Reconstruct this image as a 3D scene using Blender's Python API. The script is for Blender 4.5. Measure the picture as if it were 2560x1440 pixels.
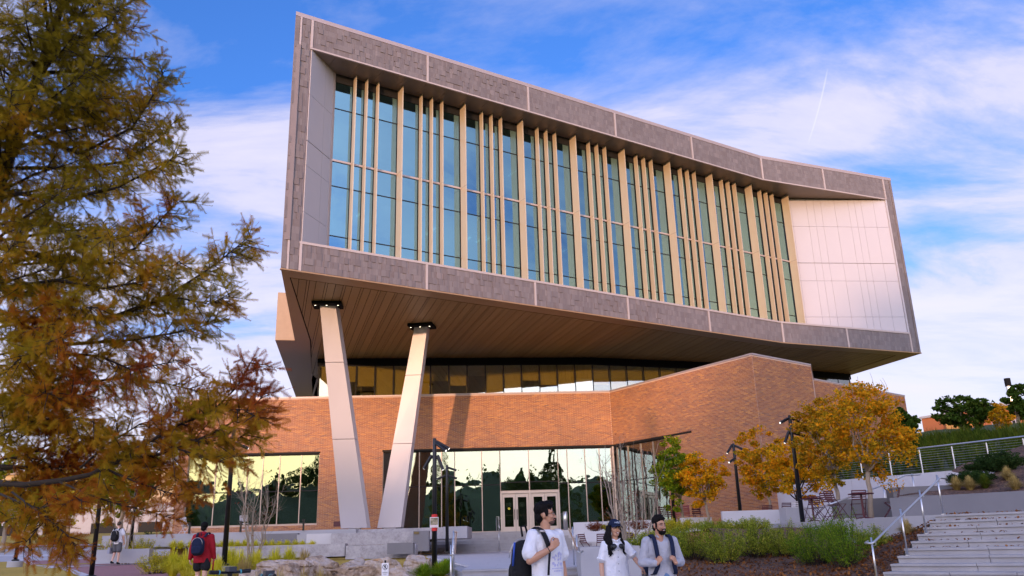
import bpy, bmesh, math, random
import numpy as np
from mathutils import Vector, Matrix, Euler
for o in list(bpy.data.objects): bpy.data.objects.remove(o)
SC = bpy.context.scene
COL = SC.collection
R = math.radians
# ------------------------------------------------------------------ camera
CZ = 1.4; FPX = 2060.0; TH = 0.30028; RO = -0.027737
CF = np.array([0, math.cos(TH), math.sin(TH)])
_r0 = np.array([1., 0, 0]); _u0 = np.array([0, -math.sin(TH), math.cos(TH)])
CR = math.cos(RO)*_r0 + math.sin(RO)*_u0
CU = -math.sin(RO)*_r0 + math.cos(RO)*_u0
cam = bpy.data.cameras.new('camera'); camo = bpy.data.objects.new('camera', cam); COL.objects.link(camo)
cam.sensor_width = 36; cam.lens = 36*FPX/2560; cam.clip_start = .1; cam.clip_end = 20000
m = Matrix.Identity(4)
for i in range(3):
    m[i][0] = CR[i]; m[i][1] = CU[i]; m[i][2] = -CF[i]
m[2][3] = CZ
camo.matrix_world = m
SC.camera = camo
# ------------------------------------------------------------------ sky, sun, exposure
SUN_AZ = R(18.0)      # left of straight behind the camera
SUN_EL = R(3.4)
sdir = Vector((-math.sin(SUN_AZ)*math.cos(SUN_EL), -math.cos(SUN_AZ)*math.cos(SUN_EL), math.sin(SUN_EL)))
W = bpy.data.worlds.new('World'); SC.world = W; W.use_nodes = True
nt = W.node_tree; nt.nodes.clear()
N = nt.nodes.new; LK = nt.links.new
def wmath(op, a, b=None, c=None, clamp=False):
    n = N('ShaderNodeMath'); n.operation = op; n.use_clamp = clamp
    for i, v in enumerate((a, b, c)):
        if v is None: continue
        if isinstance(v, (int, float)): n.inputs[i].default_value = v
        else: LK(v, n.inputs[i])
    return n.outputs[0]
def wramp(v, stops):
    n = N('ShaderNodeValToRGB'); LK(v, n.inputs[0]); cr = n.color_ramp
    while len(cr.elements) < len(stops): cr.elements.new(.5)
    for e, (p, c) in zip(cr.elements, stops):
        e.position = p; e.color = (c, c, c, 1) if isinstance(c, (int, float)) else (*c, 1)
    return n.outputs[0]
def wmix(f, a, b, t='MIX'):
    n = N('ShaderNodeMix'); n.data_type = 'RGBA'; n.blend_type = t
    for i, v in ((0, f), (6, a), (7, b)):
        if isinstance(v, (int, float)): n.inputs[i].default_value = v
        elif isinstance(v, tuple): n.inputs[i].default_value = (*v, 1)
        else: LK(v, n.inputs[i])
    return n.outputs[2]
tc = N('ShaderNodeTexCoord'); sep = N('ShaderNodeSeparateXYZ'); LK(tc.outputs['Generated'], sep.inputs[0])
X_, Y_, Z_ = sep.outputs
sky = N('ShaderNodeTexSky'); sky.sky_type = 'NISHITA'; sky.sun_disc = False
sky.sun_elevation = SUN_EL; sky.sun_rotation = math.pi + SUN_AZ
sky.altitude = 300; sky.air_density = 1.0; sky.dust_density = 0.6; sky.ozone_density = 2.2
# thin high cloud layer: direction projected on a plane overhead
zz = wmath('ADD', wmath('MAXIMUM', Z_, 0.0), 0.16)
cx = wmath('DIVIDE', X_, zz); cy = wmath('DIVIDE', Y_, zz)
cmb = N('ShaderNodeCombineXYZ'); LK(cx, cmb.inputs[0]); LK(cy, cmb.inputs[1])
mp = N('ShaderNodeMapping'); LK(cmb.outputs[0], mp.inputs[0])
mp.inputs['Rotation'].default_value = (0, 0, R(-35)); mp.inputs['Scale'].default_value = (.75, 1.5, 1); mp.inputs['Location'].default_value = (3.1, 1.9, 0)
n1 = N('ShaderNodeTexNoise'); LK(mp.outputs[0], n1.inputs['Vector']); n1.inputs['Scale'].default_value = 1.7; n1.inputs['Detail'].default_value = 10; n1.inputs['Roughness'].default_value = .60; n1.inputs['Distortion'].default_value = .35
n2 = N('ShaderNodeTexNoise'); LK(cmb.outputs[0], n2.inputs['Vector']); n2.inputs['Scale'].default_value = .55; n2.inputs['Detail'].default_value = 3
cl = wmath('ADD', wmath('MULTIPLY', n1.outputs[0], .95), wmath('MULTIPLY', n2.outputs[0], .27))
cl = wmath('ADD', cl, wmath('MULTIPLY', wmath('SUBTRACT', .46, Z_), .34))
cl = wmath('ADD', cl, wmath('MULTIPLY', wmath('MAXIMUM', wmath('SUBTRACT', .26, Z_), 0.0), .8))
mask = wramp(cl, [(.465, 0.0), (.56, .34), (.68, .86), (1., 1.)])
mask = wmath('MULTIPLY', mask, .92)
CLOUD = wramp(cl, [(.45, (.46, .49, .72)), (.6, (.62, .59, .74)), (.78, (.76, .70, .80))])
skyc = wmix(1.0, sky.outputs[0], (.52, .86, 1.65), 'MULTIPLY')
SKYGAIN = 0.135
skys = N('ShaderNodeVectorMath'); skys.operation = 'SCALE'; LK(skyc, skys.inputs[0]); skys.inputs['Scale'].default_value = SKYGAIN
# a warm glow of thin cloud towards the low sun
dt = N('ShaderNodeVectorMath'); dt.operation = 'DOT_PRODUCT'; LK(tc.outputs['Generated'], dt.inputs[0]); dt.inputs[1].default_value = sdir
glow = wramp(dt.outputs['Value'], [(.0, 0.0), (.5, .02), (.85, .08), (.955, .34), (1., 1.)])
cloudc = wmix(glow, CLOUD, (1.5, 1.02, .42))
cls = N('ShaderNodeVectorMath'); cls.operation = 'SCALE'; LK(cloudc, cls.inputs[0]); cls.inputs['Scale'].default_value = .46
tot = wmix(mask, skys.outputs[0], cls.outputs[0])
west = wramp(dt.outputs['Value'], [(.0, 0.0), (.25, .22), (.65, .8), (1., 1.)])
wg = N('ShaderNodeVectorMath'); wg.operation = 'SCALE'; LK(tot, wg.inputs[0]); LK(wmath('ADD', 1.0, wmath('MULTIPLY', west, 2.6)), wg.inputs['Scale'])
glc = wramp(cl, [(.45, (.55, .48, .36)), (.6, (.92, .70, .36)), (.8, (1.2, .90, .46))])
tot = wmix(wmath('MULTIPLY', glow, .8), wg.outputs[0], glc)
# contrail: a short thin great-circle streak
def _ray(px, py):
    d = CF*FPX + CR*(px-1280) - CU*(py-720); return d/np.linalg.norm(d)
ca, cb = _ray(2024, 358), _ray(2072, 175)
cn = np.cross(ca, cb); cn /= np.linalg.norm(cn); cm = (ca+cb); cm /= np.linalg.norm(cm); ct = np.cross(cn, cm); half = abs(float(np.dot(ca, ct)))
def wdot(v):
    d = N('ShaderNodeVectorMath'); d.operation = 'DOT_PRODUCT'; LK(tc.outputs['Generated'], d.inputs[0]); d.inputs[1].default_value = [float(q) for q in v]; return d.outputs['Value']
tt = wdot(ct)
bend = wmath('ADD', wdot(cn), wmath('MULTIPLY', wmath('MULTIPLY', tt, tt), .9))
c1 = wmath('SUBTRACT', 1.0, wmath('DIVIDE', wmath('ABSOLUTE', bend), .0013), clamp=True)
c2 = wmath('SUBTRACT', 1.0, wmath('POWER', wmath('DIVIDE', wmath('ABSOLUTE', tt), half*1.05), 4), clamp=True)
c3 = wmath('GREATER_THAN', wdot(cm), .5)
tot = wmix(wmath('MULTIPLY', wmath('MULTIPLY', wmath('MULTIPLY', c1, c2), c3), .6), tot, (.33, .33, .36))
bg = N('ShaderNodeBackground'); LK(tot, bg.inputs[0]); bg.inputs[1].default_value = 1.0
ow = N('ShaderNodeOutputWorld'); LK(bg.outputs[0], ow.inputs[0])
sl = bpy.data.lights.new('sun', 'SUN'); so = bpy.data.objects.new('sun', sl); COL.objects.link(so)
sl.energy = 1.2; sl.angle = R(1.0); sl.color = (1.0, .58, .35)
so.rotation_euler = (-sdir).to_track_quat('-Z', 'Y').to_euler()
SC.view_settings.view_transform = 'Standard'; SC.view_settings.look = 'None'; SC.view_settings.gamma = 1
SC.view_settings.use_curve_mapping = False
SC.view_settings.exposure = 1.52
SC.render.engine = 'CYCLES'
SC.cycles.caustics_reflective = False; SC.cycles.caustics_refractive = False
SC.cycles.max_bounces = 8; SC.cycles.transparent_max_bounces = 16
SC.cycles.sample_clamp_indirect = 4.0
# ------------------------------------------------------------------ pixel -> place helpers
def ray(px, py): return CF*FPX + CR*(px-1280) - CU*(py-720)
def pt(px, py, y):
    d = ray(px, py); t = y/d[1]; return Vector((d[0]*t, y, CZ+d[2]*t))
def at_z(px, py, z):
    d = ray(px, py); t = (z-CZ)/d[2]; return Vector((d[0]*t, d[1]*t, z))
RNG = np.random.default_rng(7)
random.seed(5)
# ------------------------------------------------------------------ meshes
class MB:
    def __init__(s): s.v = []; s.f = []
    def add(s, vs, fs):
        b = len(s.v); s.v += [tuple(q) for q in vs]; s.f += [tuple(i+b for i in q) for q in fs]; return s
    def box8(s, p): return s.add(p, [(0, 3, 2, 1), (4, 5, 6, 7), (0, 1, 5, 4), (1, 2, 6, 5), (2, 3, 7, 6), (3, 0, 4, 7)])
    def box(s, x0, x1, y0, y1, z0, z1):
        return s.box8([(x0, y0, z0), (x1, y0, z0), (x1, y1, z0), (x0, y1, z0), (x0, y0, z1), (x1, y0, z1), (x1, y1, z1), (x0, y1, z1)])
    def wbox(s, fr, s0, s1, z0, z1, d0, d1):
        """box in a wall frame: s along the wall, d outward"""
        o, e, n = fr
        P = lambda a, d, z: (o[0]+e[0]*a+n[0]*d, o[1]+e[1]*a+n[1]*d, z)
        return s.box8([P(s0, d1, z0), P(s1, d1, z0), P(s1, d0, z0), P(s0, d0, z0), P(s0, d1, z1), P(s1, d1, z1), P(s1, d0, z1), P(s0, d0, z1)])
    def prism(s, poly, z0, z1):
        n = len(poly); v = [(p[0], p[1], z0) for p in poly]+[(p[0], p[1], z1) for p in poly]
        f = [tuple(range(n-1, -1, -1)), tuple(range(n, 2*n))]+[(i, (i+1) % n, n+(i+1) % n, n+i) for i in range(n)]
        return s.add(v, f)
    def tube(s, path, rad, n=8, cap=True, flat=None):
        path = [Vector(p) for p in path]; k = len(path)
        if not hasattr(rad, '__len__'): rad = [rad]*k
        rings = []; up = None
        for i, p in enumerate(path):
            t = (path[min(i+1, k-1)]-path[max(i-1, 0)]).normalized()
            if up is None:
                up = Vector((0, 0, 1)) if abs(t.z) < .9 else Vector((0, 1, 0))
            a = t.cross(up); a = a.normalized() if a.length > 1e-6 else t.orthogonal().normalized()
            b = t.cross(a).normalized(); up = -b if up.dot(-b) > 0 else b
            fl = 1 if flat is None else flat
            rings.append([p+(a*math.cos(q)+b*math.sin(q)*fl)*rad[i] for q in [2*math.pi*j/n for j in range(n)]])
        v = [q for r in rings for q in r]
        f = [(i*n+j, i*n+(j+1) % n, (i+1)*n+(j+1) % n, (i+1)*n+j) for i in range(k-1) for j in range(n)]
        if cap: f += [tuple(range(n-1, -1, -1)), tuple((k-1)*n+j for j in range(n))]
        return s.add(v, f)
    def ell(s, c, r, rot=None, nu=14, nv=10, fn=None):
        v = []; c = Vector(c)
        for i in range(nv+1):
            t = math.pi*i/nv
            for j in range(nu):
                q = 2*math.pi*j/nu; d = Vector((math.sin(t)*math.cos(q), math.sin(t)*math.sin(q), math.cos(t)))
                p = Vector((d.x*r[0], d.y*r[1], d.z*r[2]))
                if fn: p = fn(p, d)
                if rot is not None: p = rot @ p
                v.append(c+p)
        f = [(i*nu+j, (i+1)*nu+j, (i+1)*nu+(j+1) % nu, i*nu+(j+1) % nu) for i in range(nv) for j in range(nu)]
        return s.add(v, f)
    def cap(s, p0, p1, r0, r1, n=10):
        """capsule between two joints"""
        p0 = Vector(p0); p1 = Vector(p1); t = (p1-p0).normalized()
        pa = []; ra = []
        for a in (80, 50, 22): pa.append(p0-t*r0*math.sin(R(a))); ra.append(r0*math.cos(R(a)))
        pa += [p0, p1]; ra += [r0, r1]
        for a in (22, 50, 80): pa.append(p1+t*r1*math.sin(R(a))); ra.append(r1*math.cos(R(a)))
        return s.tube(pa, ra, n)
    def quad(s, a, b, c, d): return s.add([a, b, c, d], [(0, 1, 2, 3)])
def wloc(o):
    l = Vector((0, 0, 0))
    while o is not None: l = l+o.location; o = o.parent
    return l
def link(name, me, mat=None, parent=None, smooth=False):
    o = bpy.data.objects.new(name, me); COL.objects.link(o)
    if mat is not None and not me.materials: me.materials.append(mat)
    if parent is not None: o.parent = parent
    if smooth: me.polygons.foreach_set('use_smooth', [True]*len(me.polygons))
    return o
def build(name, mb, mat, parent=None, smooth=False, clean=False):
    """mesh object whose vertices are given in world space"""
    me = bpy.data.meshes.new(name)
    off = wloc(parent) if parent is not None else Vector((0, 0, 0))
    me.from_pydata([(v[0]-off.x, v[1]-off.y, v[2]-off.z) for v in mb.v], [], mb.f); me.update()
    if clean:
        bm = bmesh.new(); bm.from_mesh(me); bmesh.ops.recalc_face_normals(bm, faces=bm.faces); bm.to_mesh(me); bm.free()
    return link(name, me, mat, parent, smooth)
def npmesh(name, V, F, mat, parent=None, smooth=False):
    V = np.asarray(V, np.float32).reshape(-1, 3); F = np.asarray(F, np.int32); k = F.shape[1]; nf = len(F)
    if parent is not None:
        w = wloc(parent); V = V-np.array([w.x, w.y, w.z], np.float32)
    me = bpy.data.meshes.new(name)
    me.vertices.add(len(V)); me.vertices.foreach_set('co', V.ravel())
    me.loops.add(nf*k); me.loops.foreach_set('vertex_index', F.ravel())
    me.polygons.add(nf); me.polygons.foreach_set('loop_start', np.arange(0, nf*k, k, dtype=np.int32))
    me.update(calc_edges=True)
    if not smooth: me.polygons.foreach_set('use_smooth', [False]*nf)
    return link(name, me, mat, parent, smooth)
def thing(name, label, cat, loc=(0, 0, 0), group=None):
    o = bpy.data.objects.new(name, None); COL.objects.link(o); o.location = loc; o.empty_display_size = .2
    o['label'] = label; o['category'] = cat
    if group: o['group'] = group
    return o
def tag(o, label, cat, group=None):
    o['label'] = label; o['category'] = cat
    if group: o['group'] = group
    return o
def struct(o): o['kind'] = 'structure'; return o
def stuff(o, label=None, cat=None):
    o['kind'] = 'stuff'
    if label: o['label'] = label
    if cat: o['category'] = cat
    return o
def copy_tree(root, loc=None, rotz=0, scale=1, label=None, group=None, parent=None):
    r = root.copy(); COL.objects.link(r)
    if parent is not None: r.parent = parent
    if loc is not None:
        r.location = loc; r.rotation_euler = (0, 0, rotz); r.scale = (scale,)*3
    if label: r['label'] = label
    if group: r['group'] = group
    for ch in root.children: copy_tree(ch, parent=r)
    return r
def frame(a, b):
    a = Vector(a[:2]); b = Vector(b[:2]); e = (b-a).normalized(); return (a, e, Vector((e.y, -e.x))), (b-a).length
# ------------------------------------------------------------------ materials
def nodes(name):
    mt = bpy.data.materials.new(name); mt.use_nodes = True; t = mt.node_tree; t.nodes.clear()
    o = t.nodes.new('ShaderNodeOutputMaterial'); p = t.nodes.new('ShaderNodeBsdfPrincipled'); t.links.new(p.outputs[0], o.inputs[0])
    return mt, t, p, o
def setc(sock, t, v):
    if isinstance(v, (tuple, list)): sock.default_value = (*v[:3], 1)
    elif isinstance(v, (int, float)): sock.default_value = v
    else: t.links.new(v, sock)
def tnoise(t, scale, detail=4, rough=.55, vec=None, dist=0.0):
    n = t.nodes.new('ShaderNodeTexNoise'); n.inputs['Scale'].default_value = scale; n.inputs['Detail'].default_value = detail
    n.inputs['Roughness'].default_value = rough; n.inputs['Distortion'].default_value = dist
    if vec is None:
        c = t.nodes.new('ShaderNodeTexCoord'); vec = c.outputs['Object']
    t.links.new(vec, n.inputs['Vector']); return n.outputs[0]
def tramp(t, v, stops, mode='LINEAR'):
    n = t.nodes.new('ShaderNodeValToRGB'); t.links.new(v, n.inputs[0]); cr = n.color_ramp; cr.interpolation = mode
    while len(cr.elements) < len(stops): cr.elements.new(.5)
    for e, (p, c) in zip(cr.elements, stops):
        e.position = p; e.color = (c, c, c, 1) if isinstance(c, (int, float)) else (*c, 1)
    return n.outputs[0]
def tmix(t, f, a, b, mode='MIX'):
    n = t.nodes.new('ShaderNodeMix'); n.data_type = 'RGBA'; n.blend_type = mode
    setc(n.inputs[0], t, f); setc(n.inputs[6], t, a); setc(n.inputs[7], t, b); return n.outputs[2]
def tmath(t, op, a, b=None):
    n = t.nodes.new('ShaderNodeMath'); n.operation = op; setc(n.inputs[0], t, a)
    if b is not None: setc(n.inputs[1], t, b)
    return n.outputs[0]
def tbump(t, p, h, strength=.3, dist=.02):
    b = t.nodes.new('ShaderNodeBump'); b.inputs['Strength'].default_value = strength; b.inputs['Distance'].default_value = dist
    t.links.new(h, b.inputs['Height']); t.links.new(b.outputs[0], p.inputs['Normal'])
def trand(t):
    """one random number for every loose piece and every object"""
    g = t.nodes.new('ShaderNodeNewGeometry'); i = t.nodes.new('ShaderNodeObjectInfo')
    return tmath(t, 'FRACT', tmath(t, 'ADD', g.outputs['Random Per Island'], i.outputs['Random']))
def plain(name, col, rough=.6, metal=0.0, var=.12, scale=3.0, bump=0.0, bscale=60, spec=.5, detail=5):
    mt, t, p, o = nodes(name)
    nz = tnoise(t, scale, detail, .62)
    c = tmix(t, nz, tuple(max(0, q*(1-var)) for q in col), tuple(min(1, q*(1+var)) for q in col))
    t.links.new(c, p.inputs['Base Color'])
    p.inputs['Roughness'].default_value = rough; p.inputs['Metallic'].default_value = metal; p.inputs['Specular IOR Level'].default_value = spec
    if bump: tbump(t, p, tnoise(t, bscale, 4), bump, .01)
    return mt
def pieces(name, stops, rough=.8, var=.1, scale=9, bump=.2, bscale=70):
    """each piece its own tone"""
    mt, t, p, o = nodes(name)
    c = tramp(t, trand(t), stops)
    nz = tnoise(t, scale, 4)
    c = tmix(t, tmath(t, 'MULTIPLY', nz, var*3), c, (.02, .015, .01), 'MIX') if var else c
    t.links.new(c, p.inputs['Base Color']); p.inputs['Roughness'].default_value = rough
    if bump: tbump(t, p, tnoise(t, bscale, 4), bump, .01)
    return mt
def leafmat(name, stops, trans=.35, rough=.6, nscale=.9, namt=.35):
    mt, t, p, o = nodes(name)
    r = trand(t)
    nz = tnoise(t, nscale, 3)
    v = tmath(t, 'ADD', tmath(t, 'MULTIPLY', r, 1-namt), tmath(t, 'MULTIPLY', tramp(t, nz, [(.3, 0.), (.7, 1.)]), namt))
    c = tramp(t, v, stops)
    t.links.new(c, p.inputs['Base Color']); p.inputs['Roughness'].default_value = .85; p.inputs['Specular IOR Level'].default_value = .04
    tr = t.nodes.new('ShaderNodeBsdfTranslucent'); t.links.new(c, tr.inputs[0])
    mx = t.nodes.new('ShaderNodeMixShader'); mx.inputs[0].default_value = trans
    t.links.new(p.outputs[0], mx.inputs[1]); t.links.new(tr.outputs[0], mx.inputs[2]); t.links.new(mx.outputs[0], o.inputs[0])
    return mt
def glassmat(name, tint, refl, base=.12, gain=1.0, wav=.0, rough=.0, ws=.6):
    mt, t, p, o = nodes(name); t.nodes.remove(p)
    tr = t.nodes.new('ShaderNodeBsdfTransparent'); tr.inputs[0].default_value = (*tint, 1)
    gl = t.nodes.new('ShaderNodeBsdfGlossy'); gl.inputs[0].default_value = (*refl, 1); gl.inputs['Roughness'].default_value = rough
    fr = t.nodes.new('ShaderNodeFresnel'); fr.inputs[0].default_value = 1.5
    f = tmath(t, 'MINIMUM', tmath(t, 'ADD', tmath(t, 'MULTIPLY', fr.outputs[0], gain), base), 1.0)
    if True:
        oi = t.nodes.new('ShaderNodeObjectInfo'); wn = t.nodes.new('ShaderNodeTexWhiteNoise'); wn.noise_dimensions = '1D'; t.links.new(oi.outputs['Random'], wn.inputs['W'])
        vs = t.nodes.new('ShaderNodeVectorMath'); vs.operation = 'SUBTRACT'; t.links.new(wn.outputs['Color'], vs.inputs[0]); vs.inputs[1].default_value = (.5, .5, .5)
        vc = t.nodes.new('ShaderNodeVectorMath'); vc.operation = 'SCALE'; t.links.new(vs.outputs[0], vc.inputs[0]); vc.inputs['Scale'].default_value = .014
        ge = t.nodes.new('ShaderNodeNewGeometry'); va = t.nodes.new('ShaderNodeVectorMath'); va.operation = 'ADD'; t.links.new(ge.outputs['Normal'], va.inputs[0]); t.links.new(vc.outputs[0], va.inputs[1])
        vn = t.nodes.new('ShaderNodeVectorMath'); vn.operation = 'NORMALIZE'; t.links.new(va.outputs[0], vn.inputs[0]); t.links.new(vn.outputs[0], gl.inputs['Normal'])
    if wav:
        b = t.nodes.new('ShaderNodeBump'); b.inputs['Strength'].default_value = wav; b.inputs['Distance'].default_value = .02
        t.links.new(vn.outputs[0], b.inputs['Normal']); t.links.new(tnoise(t, ws, 2), b.inputs['Height']); t.links.new(b.outputs[0], gl.inputs['Normal'])
    mx = t.nodes.new('ShaderNodeMixShader'); t.links.new(f, mx.inputs[0]); t.links.new(tr.outputs[0], mx.inputs[1]); t.links.new(gl.outputs[0], mx.inputs[2])
    t.links.new(mx.outputs[0], o.inputs[0]); return mt
def emit(name, col, s):
    mt, t, p, o = nodes(name); p.inputs['Base Color'].default_value = (*col, 1); p.inputs['Emission Color'].default_value = (*col, 1); p.inputs['Emission Strength'].default_value = s
    return mt
M = {}
M['mortar'] = plain('mortar', (.60, .42, .32), .9, var=.10, scale=2, bump=.2)
M['brick'] = pieces('brick', [(0, (.27, .10, .05)), (.25, (.36, .135, .055)), (.5, (.46, .18, .055)), (.72, (.32, .115, .055)), (.86, (.56, .24, .06)), (1, (.22, .095, .065))], .85, .04, 6, .25)
M['slate'] = pieces('slate', [(0, (.155, .130, .132)), (.3, (.18, .155, .158)), (.6, (.205, .178, .18)), (.85, (.165, .135, .133)), (1, (.235, .20, .20))], .7, .05, 5, .35, 40)
M['slate_back'] = plain('slate_back', (.185, .155, .16), .8)
M['cap'] = plain('cap', (.40, .33, .32), .45, .3, .06)
M['batten'] = plain('batten', (.47, .39, .36), .5, .2, .06)
M['panel'] = plain('panel', (.47, .435, .45), .36, .0, .03, 1.2)
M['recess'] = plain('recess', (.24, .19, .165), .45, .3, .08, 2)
M['fin'] = plain('fin', (.60, .48, .33), .42, .25, .05, 1.5)
M['column'] = plain('column', (.56, .51, .51), .45, .1, .04, .8)
M['plank'] = pieces('plank', [(0, (.26, .15, .05)), (.5, (.31, .18, .062)), (1, (.35, .205, .075))], .48, .05, 3, 0)
M['soffit_trim'] = plain('soffit_trim', (.33, .20, .10), .45, .1, .05)
M['dark'] = plain('dark', (.010, .010, .011), .85, spec=.1)
M['frame'] = plain('frame', (.02, .018, .016), .7, 0, spec=.2)
M['alu'] = plain('alu', (.42, .33, .27), .4, .5, .05)
M['doorframe'] = plain('doorframe', (.52, .43, .36), .42, .35, .05)
M['glass_up'] = glassmat('glass_up', (.20, .34, .36), (.32, .63, .80), .38, 1.4, .12)
M['glass_low'] = glassmat('glass_low', (.34, .48, .40), (.80, .90, .84), .24, 1.6, .30, .0, .8)
M['glass_mid'] = glassmat('glass_mid', (.86, .83, .62), (.85, .92, .92), .20, 1.6, .08)
M['glass_door'] = glassmat('glass_door', (.5, .55, .52), (.9, .95, .9), .06, 1.0, .04)
M['inwall'] = plain('inwall', (.30, .29, .25), .9)
M['infloor'] = plain('infloor', (.18, .16, .14), .6)
M['soffit_mirror_tan'] = plain('soffit_mirror_tan', (.72, .60, .24), .9)
M['shade'] = plain('shade', (.26, .25, .19), .9)
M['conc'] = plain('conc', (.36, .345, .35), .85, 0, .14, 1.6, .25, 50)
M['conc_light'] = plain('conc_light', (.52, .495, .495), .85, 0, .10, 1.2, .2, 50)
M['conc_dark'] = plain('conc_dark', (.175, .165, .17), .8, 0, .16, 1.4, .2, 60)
M['step'] = plain('step', (.345, .325, .32), .85, 0, .26, 1.7, .25, 45)
M['plaza'] = plain('plaza', (.47, .45, .45), .85, 0, .10, 1.2, .15, 60)
def speckle(name, c0, c1, scale=90, rough=.8):
    mt, t, p, o = nodes(name)
    v = t.nodes.new('ShaderNodeTexVoronoi'); v.inputs['Scale'].default_value = scale
    c = t.nodes.new('ShaderNodeTexCoord'); t.links.new(c.outputs['Object'], v.inputs['Vector'])
    sp = tramp(t, tmath(t, 'ADD', tmath(t, 'MULTIPLY', tnoise(t, 2.2, 5), .6), tmath(t, 'MULTIPLY', tnoise(t, scale*.3, 3), .5)), [(.38, c0), (.75, c1)])
    col = tmix(t, tmath(t, 'MULTIPLY', v.outputs['Color'], .5), sp, c1)
    t.links.new(col, p.inputs['Base Color']); p.inputs['Roughness'].default_value = rough
    tbump(t, p, v.outputs['Distance'], .3, .01); return mt
M['granite'] = speckle('granite', (.22, .20, .205), (.46, .43, .43), 28)
# ------------------------------------------------------------------ ground
def gz(x, y):
    """height of the natural ground"""
    x = np.asarray(x, float); y = np.asarray(y, float)
    l = .05+np.clip((y-12)/9.5, 0, 1)*.30+np.clip((y-21.5)/15.5, 0, 1)*.62
    l = l+np.clip(y-46, 0, 60)*.055
    c = .05+np.clip((y-22)/2.0, 0, 1)*.45
    r = .02+np.clip((y-15)/14, 0, 1)*1.2
    a = np.clip((x+4.5)/2, 0, 1); b = np.clip((x-4.0)/2.0, 0, 1)
    z = l*(1-a)+c*a*(1-b)+r*b
    hill = np.clip((x-17)/16, 0, 1)*np.clip((y-22)/12, 0, 1)*np.clip(1-(y-150)/200, 0, 1)
    return z+hill*5.2-.03
gx = np.concatenate([[-6000, -2500, -1000, -400, -200, -120, -80], np.arange(-60, 61, 1.5), [80, 120, 200, 400, 1000, 2500, 6000]])
gy = np.concatenate([[-6000, -2500, -1000, -400, -200, -100, -50, -20], np.arange(-10, 81, 1.5), [95, 120, 160, 220, 400, 1000, 2500, 6000]])
GX, GY = np.meshgrid(gx, gy)
GV = np.stack([GX, GY, gz(GX, GY)], -1).reshape(-1, 3); nx = len(gx)
GF = np.array([(j*nx+i, j*nx+i+1, (j+1)*nx+i+1, (j+1)*nx+i) for j in range(len(gy)-1) for i in range(nx-1)])
mt, t, p, o = nodes('lawn_ground')
g1 = tnoise(t, .25, 5); g2 = tnoise(t, 14, 5)
c = tramp(t, tmath(t, 'ADD', tmath(t, 'MULTIPLY', g1, .6), tmath(t, 'MULTIPLY', g2, .4)), [(.35, (.28, .20, .02)), (.5, (.42, .275, .03)), (.62, (.50, .32, .04)), (.75, (.24, .20, .02))])
t.links.new(c, p.inputs['Base Color']); p.inputs['Roughness'].default_value = .95; tbump(t, p, tnoise(t, 60, 4), .6, .03)
struct(npmesh('ground', GV, GF, mt, smooth=True))
# wooded ridge behind the viewer: it shades the ground from the low sun
hv = []; hf = []
xs = np.linspace(-340, 260, 41); prof = [(0, -1), (16, 6), (30, 13), (44, 19.4), (60, 20.2), (90, 12), (140, 2)]
for i, x in enumerate(xs):
    w = .95+.05*math.sin(x*.031+1.3)*math.cos(x*.013)+.03*math.sin(x*.21)
    for d, h in prof: hv.append((x, -105-d-.0005*x*x*.2, h*w if h > 0 else h))
k = len(prof)
for i in range(len(xs)-1):
    for j in range(k-1): hf.append((i*k+j, (i+1)*k+j, (i+1)*k+j+1, i*k+j+1))
HILL = struct(npmesh('hill', hv, hf, plain('hillside', (.11, .13, .05), .95, 0, .4, .08, .8, .5), smooth=True))

# ------------------------------------------------------------------ the building
A = Vector((-10.066, 34.059)); B = Vector((17.155, 51.256)); C = Vector((27.958, 55.612))
FAB, LAB = frame(A, B); FBC, LBC = frame(B, C)
ZB, ZT = 13.087, 26.248; ZR0, ZR1 = 14.50, 24.45
L_ = Vector((-20.45, 50.507)); J_ = Vector((5.972, 51.557)); P_ = Vector((12.242, 41.641)); Q_ = Vector((16.388, 44.946))
R0_ = Vector((18.03, 49.30)); R1_ = Vector((26.83, 56.66))
FLJ, LLJ = frame(L_, J_); FJP, LJP = frame(J_, P_); FPQ, LPQ = frame(P_, Q_); FR, LR = frame(R0_, R1_)
# frame() gives the normal to the right of travel: for all these walls that is the camera side
BLD = thing('campus_building', 'large brick and slate hall with a tilted glazed upper box on two slanted columns', 'building', (0, 50, 0))
def off(fr, s, d): o, e, n = fr; return Vector((o.x+e.x*s+n.x*d, o.y+e.y*s+n.y*d))
Dk = Vector((25.94, 62.93)); E1 = Vector((-17.5, 65.6)); JG0 = Vector((-12.81, 46.93)); JG1 = Vector((-13.9, 46.72))
PLAN = [A, B, C, Dk, Vector((12, 76)), Vector((-14.6, 72)), Vector((-14.2, 55)), JG0]
JOG = [JG0+Vector((.02, .1)), Vector((-14.15, 55)), Vector((-14.55, 71)), JG1+Vector((-4.1, 21)), JG1]
GD = 1.5                                   # glass set back in the frame
gl0, gl1 = 2.55, 36.1
Gl = off(FAB, gl0, -GD); Gr = off(FAB, gl1, -GD)
CR_ = off(FBC, 10.85, 0)
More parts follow.
